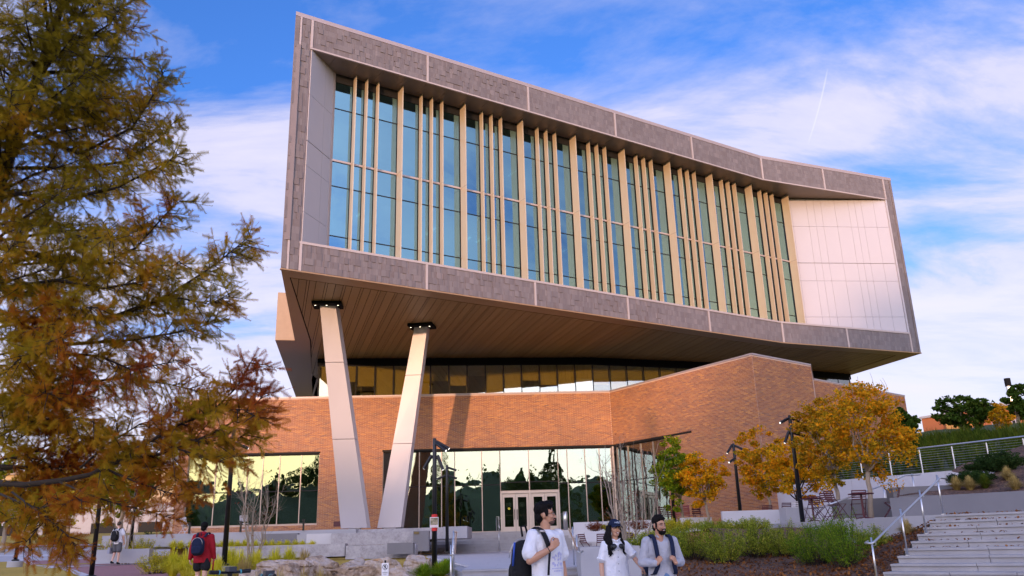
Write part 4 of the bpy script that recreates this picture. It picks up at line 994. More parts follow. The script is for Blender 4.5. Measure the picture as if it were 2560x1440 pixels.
slat_bench(1691, 1729, 41.0, 2.0, 'pink slatted bench below the green maple', pk)
slat_bench(1734, 1757, 40.6, 2.0, 'dark red slatted bench between the two young maple trunks', M['chair_red'])
slat_bench(1650, 1684, 41.6, 2.0, 'dull red slatted bench left of the green maple', M['chair_red'])
# short black path lights on the terrace under the left windows
for px in (473, 601, 758):
    q = pt(px, 1330, 42.1); tag(build('path_light', MB().box(q.x-.04, q.x+.04, 42.06, 42.14, 2.27, 2.78).box(q.x-.045, q.x+.045, 41.97, 42.145, 2.74, 2.80), M['black']), {473: 'short black path light under the left windows, furthest left', 601: 'short black path light beside the bare tree under the left windows', 758: 'short black path light nearest the brick pier'}[px], 'path light', 'black path lights')
# ------------------------------------------------------------------ boulders
mt, t, p, o = nodes('rock')
n_a = tnoise(t, 1.7, 8, .65, None, .8); n_b = tnoise(t, 5, 8, .7)
c = tramp(t, tmath(t, 'ADD', tmath(t, 'MULTIPLY', n_a, .65), tmath(t, 'MULTIPLY', n_b, .4)), [(.36, (.06, .04, .03)), (.43, (.30, .20, .13)), (.51, (.50, .36, .25)), (.60, (.58, .48, .40)), (.67, (.50, .27, .11)), (.76, (.58, .45, .34))])
t.links.new(c, p.inputs['Base Color']); p.inputs['Roughness'].default_value = .9; tbump(t, p, tnoise(t, 7, 9, .68), 1.0, .10); M['rock'] = mt
from mathutils import noise as mnoise
def boulder(px0, px1, pyt, pyb, y, seed, label, dep=None, tan=False):
    a = pt(px0, (pyt+pyb)/2, y); b = pt(px1, (pyt+pyb)/2, y); zt = pt((px0+px1)/2, pyt, y).z; zb = float(gz((a.x+b.x)/2, y))-.15
    cx_, w, h = (a.x+b.x)/2, (b.x-a.x)/2, (zt-zb); dep = dep or max(.4, w*.7); rg = random.Random(seed)
    bm = bmesh.new(); sv = Vector((rg.uniform(-9, 9), rg.uniform(-9, 9), seed))
    for k in range(20):      # broken blocky outline
        v = Vector((rg.uniform(-1, 1), rg.uniform(-1, 1), rg.uniform(-1, 1))); mx_ = max(abs(v.x), abs(v.y), abs(v.z)); v = v/mx_*rg.uniform(.82, 1.0)
        v.z = v.z if v.z < .3 else v.z*rg.uniform(.7, 1.0); v.x *= 1-.25*max(0, v.z)*rg.random(); bm.verts.new(v)
    hl = bmesh.ops.convex_hull(bm, input=bm.verts[:]); bmesh.ops.delete(bm, geom=[q_ for q_ in hl['geom_interior'] if isinstance(q_, bmesh.types.BMVert)], context='VERTS')
    bmesh.ops.bevel(bm, geom=bm.edges[:], offset=.05, segments=1, affect='EDGES'); bmesh.ops.triangulate(bm, faces=bm.faces[:])
    for _ in range(2): bmesh.ops.subdivide_edges(bm, edges=[e for e in bm.edges if e.calc_length() > .14], cuts=2, use_grid_fill=True); bmesh.ops.triangulate(bm, faces=bm.faces[:])
    for v in bm.verts:
        p_ = v.co.copy(); ly = (p_.z*1.0+.22*p_.x+.12*mnoise.noise(p_*1.4+sv))*3.2; fr_ = ly-math.floor(ly); hsh = (math.sin(math.floor(ly)*12.9898+seed*7.1)*43758.5453) % 1.0
        g_ = .95+.09*hsh-(.10 if fr_ < .16 else 0); p_ = Vector((p_.x*g_, p_.y*g_, p_.z)); p_ += Vector((1, .8, .7))*0+p_.normalized()*(.055*mnoise.fractal(p_*3.1+sv, .8, 2.2, 5)+.03*mnoise.noise(p_*9+sv))
        v.co = Vector((cx_+p_.x*w, y+p_.y*dep, zb+h*.5+p_.z*h*.52))
    me = bpy.data.meshes.new('boulder'); bm.to_mesh(me); bm.free(); o_ = link('boulder', me, M['rock'], None, False)
    return tag(o_, label, 'boulder', 'sandstone boulders beside the grasses')
boulder(598, 664, 1404, 1452, 21.2, 1, 'rounded tan boulder at the left end of the rock group')
boulder(640, 790, 1392, 1450, 22.4, 2, 'long grey layered boulder right of the tan one')
boulder(735, 850, 1386, 1450, 23.6, 3, 'flat-topped pale boulder behind the grey layered one')
boulder(802, 935, 1381, 1430, 24.2, 4, 'large tan-topped boulder in the middle of the rock group')
boulder(905, 1010, 1391, 1440, 23.8, 5, 'low pale boulder left of the pale flat one, behind the warning sign')
boulder(820, 960, 1406, 1455, 21.6, 6, 'big pale boulder left behind the small warning sign')
boulder(945, 1036, 1402, 1455, 21.8, 7, 'blocky whitish boulder right behind the small warning sign')
boulder(998, 1082, 1382, 1420, 25.0, 8, 'flat cream boulder beside the near lamp post')
boulder(1050, 1082, 1383, 1402, 26.6, 9, 'small brown boulder behind the near lamp post')
boulder(700, 760, 1398, 1450, 21.9, 12, 'dark creviced boulder between the long grey and middle boulders')
# warning sign: no skating
sg = thing('warning_sign', 'small white no-skating sign on a black stake before the boulders', 'sign', (pt(963, 1440, 20.4).x, 20.4, .35))
q = pt(963, 1423, 20.4); wq = .082
build('stake', MB().box(q.x-.02, q.x+.02, 20.4, 20.42, .2, q.z+.20), M['black'], sg)
build('plate', MB().box(q.x-wq, q.x+wq, 20.385, 20.398, q.z-.15, q.z+.14), plain('sign_white', (.78, .76, .78), .5), sg)
bk = plain('sign_black', (.01, .01, .01), .6)
ringm = MB(); zc_ = q.z+.05
for k in range(20):
    a0, a1 = k*math.pi/10, (k+1)*math.pi/10
    P_r = lambda a, r_: (q.x+math.cos(a)*r_, 20.383, zc_+math.sin(a)*r_)
    ringm.quad(P_r(a0, .064), P_r(a1, .064), P_r(a1, .054), P_r(a0, .054))
ringm.quad((q.x-.046, 20.3825, zc_+.036), (q.x-.036, 20.3825, zc_+.046), (q.x+.046, 20.3825, zc_-.036), (q.x+.036, 20.3825, zc_-.046))
ringm.add([(q.x+.02*math.cos(k*.785), 20.3828, zc_+.03+.011*math.sin(k*.785)) for k in range(8)], [tuple(range(8))])
for (x0, z0, x1, z1) in ((0, .02, -.004, -.014), (-.004, -.014, -.022, -.04), (-.004, -.014, .02, -.036), (0, .012, -.03, .0), (0, .012, .028, .02)):
    d = Vector((x1-x0, z1-z0)).normalized()*.006; ringm.quad((q.x+x0-d.y, 20.3827, zc_+z0+d.x), (q.x+x1-d.y, 20.3827, zc_+z1+d.x), (q.x+x1+d.y, 20.3827, zc_+z1-d.x), (q.x+x0+d.y, 20.3827, zc_+z0-d.x))
build('pictogram', ringm, bk, sg)
tl = MB(); rg = random.Random(2)
for r_, (za, x0, x1) in enumerate(((-.040, -.012, .012), (-.072, -.06, .06), (-.088, -.055, .058), (-.118, -.035, .035))):
    x = x0
    while x < x1: w_ = rg.uniform(.006, .014); tl.quad((q.x+x, 20.383, q.z+za), (q.x+min(x+w_, x1), 20.383, q.z+za), (q.x+min(x+w_, x1), 20.383, q.z+za+.009), (q.x+x, 20.383, q.z+za+.009)); x += w_+.004
build('lettering', tl, bk, sg)
# ------------------------------------------------------------------ electric scooters
def scooter(px, py, y, rz, label, flip=1):
    q = pt(px, py, y); z0 = .055; r_ = thing('electric_scooter', label, 'scooter', (0, 0, 0), 'parked electric scooters'); hb = q.z-z0
    blk_ = M['black']; wl = plain('tyre', (.02, .02, .02), .9)
    def T(pp): return pp
    build('deck', MB().box(-.08, .08, -.45, .30, .10, .16), blk_, r_)
    for yy_ in (-.58, .46):
        w_ = build('wheel', MB().tube([(-.025, yy_, .11), (.025, yy_, .11)], .11, 18), wl, r_); build('hub', MB().tube([(-.03, yy_, .11), (.03, yy_, .11)], .04, 10), M['steel'], w_)
    build('neck', MB().tube([(0, .28, .14), (0, .44, .24)], .035, 8), blk_, r_)
    build('stem', MB().tube([(0, .47, .12), (0, .36, hb)], .03, 10), blk_, r_)
    build('handlebar', MB().tube([(-.27, .36, hb+.01), (-.08, .37, hb), (.08, .37, hb), (.27, .36, hb+.01)], .017, 8), blk_, r_)
    for s in (-1, 1):
        build('grip', MB().tube([(s*.27, .36, hb+.01), (s*.15, .365, hb+.005)], .026, 10), blk_, r_)
        build('grip_ring', MB().tube([(s*.15, .365, hb+.005), (s*.135, .366, hb+.004)], .029, 10), plain('teal', (.10, .45, .50), .5), r_)
    build('display', MB().box(-.05, .05, .28, .40, hb+.01, hb+.07), plain('housing', (.05, .055, .07), .3), r_)
    build('fender', MB().tube([(0, -.72, .14), (0, -.66, .23), (0, -.56, .26), (0, -.46, .22)], .04, 8), blk_, r_)
    off_ = Matrix.Rotation(rz, 3, 'Z') @ Vector((0, .36, 0)); r_.location = (q.x-off_.x, y-off_.y, z0); r_.rotation_euler = (0, 0, rz); return r_
scooter(575, 1431, 11.0, .75, 'black electric scooter with teal grip rings beside the lamp footing')
scooter(668, 1441, 11.3, 2.2, 'second black electric scooter, its console just below the tan boulder')
# ------------------------------------------------------------------ plants
M['bark'] = plain('bark', (.30, .235, .17), .9, 0, .25, 9, .5, 30)
M['bark_dark'] = plain('bark_dark', (.028, .018, .012), .95, 0, .3, 9, .6, 30)
def unit(rg, n):
    v = rg.normal(size=(n, 3)); return v/np.linalg.norm(v, axis=1, keepdims=True)
def leafcards(Cn, size, rg, aspect=.6, up=0.0, droop=0.0):
    n = len(Cn); d = unit(rg, n); d[:, 2] = d[:, 2]*.7-droop; d /= np.linalg.norm(d, axis=1, keepdims=True)
    h = unit(rg, n); h[:, 2] += up; s = np.cross(d, h); s /= np.linalg.norm(s, axis=1, keepdims=True)+1e-9; nn = np.cross(s, d)
    sz = (size*rg.uniform(.6, 1.25, n))[:, None]
    b = Cn-d*sz*.5; t_ = Cn+d*sz*.5; l = Cn+s*sz*aspect*.5+nn*sz*.12; r = Cn-s*sz*aspect*.5+nn*sz*.12
    V = np.stack([b, l, t_, r], 1).reshape(-1, 3); i = np.arange(n)*4
    F = np.concatenate([np.stack([i, i+1, i+2], 1), np.stack([i, i+2, i+3], 1)]); return V, F
def limb(mb, a, b, r0, r1, rg, bend=.12, n=5, sides=6):
    a = np.array(a, float); b = np.array(b, float); L = np.linalg.norm(b-a); P = []
    o = rg.normal(size=3)*L*bend
    for k in range(n+1):
        t_ = k/n; P.append(tuple(a+(b-a)*t_+o*math.sin(math.pi*t_)*.5+rg.normal(size=3)*L*.012*(0 < k < n)))
    mb.tube(P, [r0+(r1-r0)*k/n for k in range(n+1)], sides); return P
def maple(label, base, trunk_h, crown_c, crown_r, mat, n=7000, leaf=.11, seed=1, group='autumn maples', tr=.07, cat='tree', name='maple_tree', clumps=70, bark=None, top=1.0, tip=0):
    rg = np.random.default_rng(seed); base = np.array(base, float); cc_ = np.array(crown_c, float); cr = np.array(crown_r, float)
    root = thing(name, label, cat, tuple(base), group); mb = MB()
    fork = base+np.array([(cc_[0]-base[0])*.3, (cc_[1]-base[1])*.3, trunk_h])
    limb(mb, base-[0, 0, .1], fork, tr, tr*.75, rg, .04, 6, 9)
    tips = []
    for k in range(9):
        a = k*2*math.pi/9+rg.uniform(-.3, .3); rr = rg.uniform(.35, .8); e_ = cc_+cr*np.array([math.cos(a)*rr, math.sin(a)*rr, rg.uniform(-.45, .55)])
        P = limb(mb, fork, e_, tr*.42, tr*.1, rg, .16); tips.append(e_)
        for j in range(4):
            s_ = np.array(P[2+rg.integers(0, 3)]); e2 = s_+(e_-s_)*.6+rg.normal(size=3)*cr*.22; limb(mb, s_, e2, tr*.14, tr*.04, rg, .1, 3, 4); tips.append(e2)
    top_ = cc_+np.array([0, 0, cr[2]*.9]); limb(mb, fork, top_, tr*.5, tr*.06, rg, .06); tips.append(top_)
    for k in range(tip):
        s_ = cc_+np.array([rg.uniform(-.5, .5)*cr[0], rg.uniform(-.4, .4)*cr[1], cr[2]*.75]); limb(mb, s_, s_+[rg.uniform(-.15, .15), 0, rg.uniform(.3, .6)], .009, .004, rg, .05, 4, 4)
    build('trunk', mb, bark or M['bark'], root, True)
    d = unit(rg, clumps); rad = rg.uniform(.45, 1.0, clumps)**.6; shape = 1.0+.16*np.sin(d[:, :1]*5+seed)+.12*np.cos(d[:, 1:2]*7+d[:, 2:]*4)
    tp = np.clip((d[:, 2]+1)/2, 0, 1); tap = (1-(1-top)*tp**1.5)[:, None]; dd_ = d*rad[:, None]*shape; dd_[:, :2] *= tap
    K = cc_+dd_*cr; K = np.concatenate([K, np.array(tips)])
    m_ = cr.mean(); w = rg.integers(0, len(K), n); g = rg.normal(size=(n, 3)); g /= np.linalg.norm(g, axis=1, keepdims=True); g *= (rg.uniform(0, 1, n)**.45)[:, None]
    sc = rg.uniform(.10, .24, len(K))[w][:, None]*m_*np.array([1.15, 1.15, .75])
    V, F = leafcards(K[w]+g*sc, leaf, rg, .75, .4, .2)
    npmesh('crown', V, F, mat, root); return root
ORANGE = [(0, (0.190, 0.188, 0.012)), (.25, (0.455, 0.296, 0.012)), (.5, (0.796, 0.418, 0.012)), (.75, (0.850, 0.374, 0.012)), (1, (0.834, 0.220, 0.012))]
GOLD = [(0, (0.134, 0.143, 0.012)), (.3, (0.379, 0.250, 0.012)), (.6, (0.720, 0.348, 0.014)), (.85, (0.850, 0.316, 0.012)), (1, (0.758, 0.183, 0.012))]
GRNY = [(0, (0.048, 0.120, 0.010)), (.4, (0.141, 0.231, 0.012)), (.7, (0.323, 0.351, 0.014)), (.9, (0.569, 0.439, 0.014)), (1, (0.720, 0.330, 0.012))]
M['lf_orange'] = leafmat('lf_orange', ORANGE, .4); M['lf_gold'] = leafmat('lf_gold', GOLD, .4); M['lf_grny'] = leafmat('lf_grny', GRNY, .35); M['lf_grny2'] = leafmat('lf_grny2', [(0, (0.087, 0.101, 0.012)), (.3, (0.322, 0.225, 0.016)), (.6, (0.594, 0.315, 0.016)), (1, (0.718, 0.248, 0.016))], .4)
def mapx(label, pxb, pyb, y, zb, crown, mat, **k):
    """crown given as a pixel box at the tree's distance"""
    b = pt(pxb, pyb, y); x0, x1, y0, y1 = crown; a = pt((x0+x1)/2, (y0+y1)/2, y); l = pt(x0, (y0+y1)/2, y); t_ = pt((x0+x1)/2, y0, y)
    w = a.x-l.x; h = t_.z-a.z; return maple(label, (b.x, y, zb), max(.8, (a.z-h*.85)-zb), (a.x, y, a.z), (w, w*.9, h), mat, **k)
mapx('green and yellow young maple with a pointed crown, left of the orange one', 1709, 1292, 39.5, 2.0, (1620, 1750, 1092, 1262), M['lf_grny'], seed=2, n=8500, leaf=.115, top=.65)
mapx('round bright orange young maple in front of the brick wall', 1768, 1292, 38.4, 2.0, (1688, 1810, 1128, 1262), M['lf_orange'], seed=3, n=6000, leaf=.115)
mapx('airy golden maple at the brick corner, left of the tall lamp', 1926, 1268, 36.0, 1.8, (1838, 1975, 1066, 1240), M['lf_gold'], seed=4, n=6500, leaf=.12, clumps=60)
mapx('dark-trunked orange maple right behind the tall lamp post', 1988, 1262, 33.0, 1.8, (1925, 2070, 1090, 1262), M['lf_orange'], seed=5, n=6000, leaf=.115, bark=M['bark_dark'])
mapx('large golden maple between the tall lamp and the tallest tree', 2103, 1285, 29.5, 1.8, (1990, 2130, 990, 1205), M['lf_grny2'], seed=6, n=7000, leaf=.105, clumps=100, tr=.085)
mapx('tallest orange-gold maple with a pale trunk beside the side stairs', 2178, 1292, 25.6, 1.8, (2060, 2284, 955, 1196), M['lf_gold'], seed=7, n=8200, leaf=.10, clumps=120, tr=.085, tip=7)
M['lf_red'] = leafmat('lf_red', [(0, (.12, .03, .02)), (.5, (.20, .05, .025)), (1, (.30, .10, .03))], .35)
# nearly bare multi-stem trees
def bare(label, base, h, spread, seed, stems=9, leaves=250, rad=.022):
    rg = np.random.default_rng(seed); root = thing('bare_tree', label, 'tree', base, 'nearly bare multi-stem trees'); mb = MB(); b = np.array(base, float); tips = []
    for k in range(stems):
        a = k*2*math.pi/stems+rg.uniform(-.4, .4); e_ = b+np.array([math.cos(a)*spread*rg.uniform(.3, 1), math.sin(a)*spread*.7, h*rg.uniform(.75, 1.0)])
        P = limb(mb, b+[math.cos(a)*.12, math.sin(a)*.12, -.05], e_, rad*rg.uniform(.7, 1.3), .004, rg, .10, 8, 6)
        for j in range(11):
            s_ = np.array(P[int(rg.integers(2, 8))]); ln = rg.uniform(.3, .9)*h*.28; dr = np.array([rg.normal()*.5, rg.normal()*.4, rg.uniform(.5, 1.1)]); dr /= np.linalg.norm(dr)
            Q = limb(mb, s_, s_+dr*ln, .008, .0025, rg, .12, 4, 4); tips.append(Q[-1])
            for m_ in range(3):
                s2 = np.array(Q[int(rg.integers(1, 4))]); d2 = dr+rg.normal(size=3)*.45; limb(mb, s2, s2+d2*ln*.45, .004, .002, rg, .1, 2, 3)
    build('stems', mb, M['bark'], root, True)
    tips = np.array(tips); w = rg.integers(0, len(tips), leaves); V, F = leafcards(tips[w]+rg.normal(size=(leaves, 3))*.07, .06, rg, .6)
    npmesh('leaves', V, F, M['lf_red'], root); return root
q = pt(1570, 1372, 25.5); bare('nearly bare multi-stem tree with a few red leaves behind the students', (q.x, 25.5, .75), 3.5, 1.15, 21, 10, 420, .034)
q = pt(630, 1378, 34.5); bare('nearly bare slim tree before the left windows', (q.x, 34.5, .9), 4.0, 1.2, 22, 8, 160, .03)
q = pt(318, 1372, 39.5); bare('small pale-stemmed tree beside the walking man', (q.x, 39.5, .9), 3.6, .9, 23, 4, 60, .045)
# shrubs
def shrub(label, base, r, h, mat, seed, n=5000, leaf=.045, group='green shrubs in the mulch bed', name='shrub', cat='shrub', sprigs=70, upw=1.0):
    rg = np.random.default_rng(seed); root = thing(name, label, cat, base, group); b = np.array(base, float); mb = MB(); pts_ = []
    for k in range(sprigs):
        a = rg.uniform(0, 2*math.pi); rr = math.sqrt(rg.uniform(0, 1)); t_ = np.array([math.cos(a)*rr*r, math.sin(a)*rr*r*.85, h*(1-.55*rr**2)*rg.uniform(.72, 1.12)]); s_ = b+np.array([math.cos(a)*rr*r*.25, math.sin(a)*rr*r*.25, -.03])
        P = limb(mb, s_, b+t_, .007, .002, rg, .12, 4, 3); P = np.array(P)
        m_ = n//sprigs; u = rg.uniform(.25, 1.02, m_)*4; i = np.clip(u.astype(int), 0, 3); f_ = (u-i)[:, None]; pts_.append(P[i]*(1-f_)+P[i+1]*f_+rg.normal(size=(m_, 3))*.035)
    build('stems', mb, M['bark_dark'], root)
    V, F = leafcards(np.concatenate(pts_), leaf, rg, .38, .5, -.55*upw); npmesh('leaves', V, F, mat, root); return root
M['lf_shrub'] = leafmat('lf_shrub', [(0, (0.086, 0.139, 0.016)), (.4, (0.204, 0.265, 0.026)), (.75, (0.377, 0.394, 0.038)), (1, (0.635, 0.462, 0.078))], .3)
M['lf_shrub2'] = leafmat('lf_shrub2', [(0, (0.057, 0.128, 0.013)), (.5, (0.129, 0.236, 0.015)), (1, (0.314, 0.335, 0.030))], .3)
M['lf_yel'] = leafmat('lf_yel', [(0, (0.217, 0.217, 0.013)), (.5, (0.477, 0.434, 0.025)), (1, (0.738, 0.521, 0.037))], .3)
M['lf_dark'] = leafmat('lf_dark', [(0, (0.015, 0.035, 0.010)), (.6, (0.031, 0.062, 0.015)), (1, (0.062, 0.094, 0.025))], .2)
SG = 'green shrubs in the mulch bed'
for i, (px, py, y, w, ph, mt_, lb) in enumerate([
    (1670, 1405, 24.0, 62, 88, 'lf_shrub', 'leafy green shrub just right of the bearded student'),
    (1735, 1400, 23.0, 66, 92, 'lf_shrub', 'yellow-green shrub second from the bearded student'),
    (1810, 1408, 22.4, 74, 98, 'lf_shrub', 'wide green shrub in the middle of the mulch bed'),
    (1890, 1398, 23.2, 70, 96, 'lf_shrub', 'pale green shrub left of the tall lamp foot'),
    (1965, 1400, 23.0, 66, 92, 'lf_shrub', 'green shrub straight below the tall lamp post'),
    (2040, 1412, 21.2, 76, 104, 'lf_shrub2', 'fresh green shrub left of the largest one by the handrail'),
    (2120, 1416, 20.2, 92, 130, 'lf_shrub2', 'largest bright green shrub beside the handrail'),
    (2185, 1392, 21.6, 52, 76, 'lf_shrub', 'small dull green shrub under the handrail'),
    (1612, 1402, 24.6, 44, 46, 'lf_shrub', 'low shrub in the gap between the cap student and the bearded one'),
    (1700, 1358, 30.0, 70, 50, 'lf_yel', 'yellowing shrub in the row behind the bearded student'),
    (1800, 1350, 29.0, 70, 48, 'lf_shrub', 'pale shrub in the back row below the brick wall'),
    (1880, 1345, 28.5, 60, 44, 'lf_shrub', 'grey-green shrub in the back row left of the tall lamp'),
    (2080, 1345, 25.2, 60, 44, 'lf_shrub2', 'small green shrub in front of the folding chairs')]):
    c_ = pt(px, py, y); e_ = pt(px+w, py, y); t_ = pt(px, py-ph, y); zb_ = c_.z if y < 26.5 else c_.z
    shrub(lb, (c_.x, y, bedz(c_.x, y) if y < 34 else c_.z), (e_.x-c_.x), max(.4, (t_.z-bedz(c_.x, y))*1.08), M[mt_], 40+i, 6000 if w > 60 else 3600, .05, SG)
# russet perennials along the planter tiers
for i, (px, py, y, w, ph) in enumerate([(1490, 1326, 40, 30, 22), (1525, 1325, 40, 26, 18), (1600, 1322, 39, 34, 24), (1560, 1350, 34, 30, 26), (1635, 1352, 33, 40, 30), (1672, 1335, 33, 30, 22)]):
    c_ = pt(px, py, y); e_ = pt(px+w, py, y); t_ = pt(px, py-ph, y)
    shrub(['russet and yellow perennials at the left end of the upper planter', 'small russet perennials next in the upper planter', 'russet perennials behind the bare tree in the upper planter', 'yellow-green perennials below the bare tree', 'yellow-green perennials behind the bearded student', 'russet-topped perennials right of the bearded student'][i], (c_.x, y, c_.z), e_.x-c_.x, t_.z-c_.z, M['lf_yel' if i % 2 else 'lf_red'] if i < 3 else M['lf_yel'], 70+i, 1800, .06, 'perennials in the planters', 'perennial_clump', 'plant', 40)
# the left side
shrub('yellow-green shrub at the corner of the brick path', (pt(395, 1402, 31).x, 31, float(gz(pt(395, 1402, 31).x, 31))), .85, .80, M['lf_yel'], 90, 5000, .05, 'shrubs on the left')
shrub('yellow shrub behind the low concrete wall', (pt(355, 1366, 41).x, 41, 1.3), .9, .9, M['lf_yel'], 91, 4000, .06, 'shrubs on the left')
shrub('dark clipped green hedge shrub under the conifer', (pt(390, 1348, 46).x, 46, 1.9), 1.6, .6, M['lf_dark'], 92, 4000, .07, 'shrubs on the left')
shrub('green shrub beside the pale-stemmed tree', (pt(268, 1372, 41).x, 41, 1.2), .8, .9, M['lf_yel'], 93, 3000, .06, 'shrubs on the left')
# dark laurels at the top right
for i, (px, py, y, w, ph, lb) in enumerate([(2440, 1262, 24.5, 60, 84, 'dark evergreen shrub above the planter wall'), (2520, 1256, 25.0, 66, 128, 'taller dark evergreen shrub at the right picture edge'), (2478, 1240, 27.5, 60, 80, 'dark evergreen shrub behind the first one')]):
    c_ = pt(px, py, y); e_ = pt(px+w, py, y); t_ = pt(px, py-ph, y); zb_ = ubz(c_.x, y); shrub(lb, (c_.x, y, zb_), e_.x-c_.x, t_.z-zb_, M['lf_dark'], 100+i, 6500, .085, 'evergreen shrubs', sprigs=80, upw=.2)
# grasses
def tuft(label, base, r, h, mat, seed, n=260, group='ornamental grasses', name='grass_tuft', w=.006, lean=1.0):
    rg = np.random.default_rng(seed); a = rg.uniform(0, 2*math.pi, n); uu_ = rg.uniform(0, 1.0, n); out = r*(.12+.88*uu_)*lean; ln = h*rg.uniform(.75, 1.15, n)*(1.12-.62*uu_); b = np.array(base, float)
    dx, dy = np.cos(a), np.sin(a); sx, sy = -dy*w, dx*w; V = []; 
    st = np.stack([b[0]+dx*r*.12*rg.uniform(0, 1, n), b[1]+dy*r*.12*rg.uniform(0, 1, n), np.full(n, b[2]-.03)], 1)
    rings = []
    for k, (u, v) in enumerate(((0, 0), (.25, .5), (.6, .88), (1.0, 1.0-.0))):
        c_ = st+np.stack([dx*out*u, dy*out*u, ln*(v-(.12+.35*uu_)*u*u)], 1); ww = (1, 1, .7, .12)[k]; s_ = np.stack([sx*ww, sy*ww, np.zeros(n)], 1); rings.append((c_-s_, c_+s_))
    V = np.stack([q_ for pr in rings for q_ in pr], 1).reshape(-1, 3); i = np.arange(n)*8; F = np.concatenate([np.stack([i+2*k, i+2*k+1, i+2*k+3, i+2*k+2], 1) for k in range(3)])
    o_ = npmesh(name, V, F, mat); o_.location = (0, 0, 0); return tag(o_, label, 'grass', group)
M['gr_yel'] = leafmat('gr_yel', [(0, (0.339, 0.353, 0.020)), (.5, (0.678, 0.620, 0.035)), (1, (0.800, 0.700, 0.114))], .35)
M['gr_straw'] = leafmat('gr_straw', [(0, (0.248, 0.186, 0.054)), (.5, (0.465, 0.341, 0.116)), (1, (0.651, 0.496, 0.202))], .3)
M['gr_green'] = leafmat('gr_green', [(0, (0.077, 0.162, 0.010)), (.5, (0.194, 0.323, 0.017)), (1, (0.388, 0.421, 0.032))], .3)
M['gr_dkgreen'] = leafmat('gr_dkgreen', [(0, (0.033, 0.057, 0.006)), (.5, (0.073, 0.114, 0.012)), (1, (0.163, 0.163, 0.020))], .3)
ft = [(500, 1430, 25.5), (598, 1422, 27), (640, 1416, 27.5), (686, 1412, 28), (722, 1408, 28.5), (540, 1436, 23.6), (466, 1420, 28), (434, 1412, 29), (610, 1440, 22.6), (760, 1415, 26.0), (575, 1405, 30), (520, 1402, 30.5)]
nm_ = ['yellow-green grass tuft right of the student in red', 'yellow-green grass tuft right of the lamp footing', 'grass tuft in front of the bare tree', 'feathery grass tuft left of the long boulder', 'feathery grass tuft at the right end of the grass row', 'grass tuft between the student in red and the lamp footing', 'grass tuft just left of the student in red', 'grass tuft beside the corner shrub', 'dry grass tuft in front of the tan boulder', 'dry grass tuft behind the grey boulder', 'grass tuft behind the lamp footing', 'grass tuft behind the student in red']
for i, (px, py, y) in enumerate(ft):
    c_ = pt(px, py, y); tuft(nm_[i], (c_.x, y, float(gz(c_.x, y))), .75, .95, M['gr_straw' if i in (8, 9) else 'gr_yel'], 200+i, 520, w=.007)
for i, (px, py, y, lb) in enumerate([(700, 1440, 20.6, 'straw-coloured grass before the layered boulder'), (760, 1446, 20.4, 'straw-coloured grass before the dark boulder'), (800, 1444, 20.8, 'straw-coloured grass left of the big pale boulder'), (645, 1446, 20.2, 'sparse dry grass under the tan boulder')]):
    c_ = pt(px, py, y); tuft(lb, (c_.x, y, float(gz(c_.x, y))), .4, .75, M['gr_straw'], 230+i, 150, w=.005)
NUM = 'one two three four five six seven eight nine ten eleven twelve thirteen fourteen fifteen sixteen seventeen eighteen'.split()
for i in range(18):
    rg_ = random.Random(300+i); px = 432+i*20.5+rg_.uniform(-5, 5); y = rg_.uniform(37.6, 41.2); c_ = pt(px, 1366, y)
    o_ = tuft(('low yellow sedge clump, number %s from the left in the strip below the left windows' % NUM[i]), (c_.x, y, pt(px, 1370, 37.2).z), .55, .42, M['gr_yel'], 300+i, 200, 'yellow sedges below the left windows', 'sedge_clump', .008)
for i, (px, y, lb) in enumerate([(1060, 24.0, 'green turf tuft left of the near lamp post'), (1100, 25.0, 'green turf tuft right of the near lamp post'), (1045, 22.6, 'green turf tuft beside the blocky boulder'), (1112, 27.5, 'green turf tuft next to the landing'), (1120, 30, 'green turf tuft at the foot of the slim lamp post')]):
    c_ = pt(px, 1420, y)
    tuft(lb, (c_.x, y, float(gz(c_.x, y))+.08), .7, .45, M['gr_green'], 330+i, 700, 'green turf near the lamp', w=.006)
for i, (px, py, y, mt_, lb) in enumerate([(2268, 1330, 21.6, 'gr_straw', 'straw grass tuft beside the handrail posts'), (2432, 1255, 23.6, 'gr_straw', 'grass tuft above the planter wall, left'), (2470, 1250, 23.6, 'gr_dkgreen', 'round green-gold grass tuft in the upper planter'), (2530, 1245, 23.8, 'gr_straw', 'dry grass tuft at the right edge of the upper planter'), (2400, 1262, 23.8, 'gr_straw', 'low dry grass at the left end of the upper planter'), (2548, 1262, 22.6, 'gr_straw', 'small brown grass tuft behind the planter wall')]):
    c_ = pt(px, py, y); z_ = bedz(c_.x, y) if i == 0 else ubz(c_.x, y); tuft(lb, (c_.x, y, z_), .38, .42, M[mt_], 340+i, 520, w=.005)
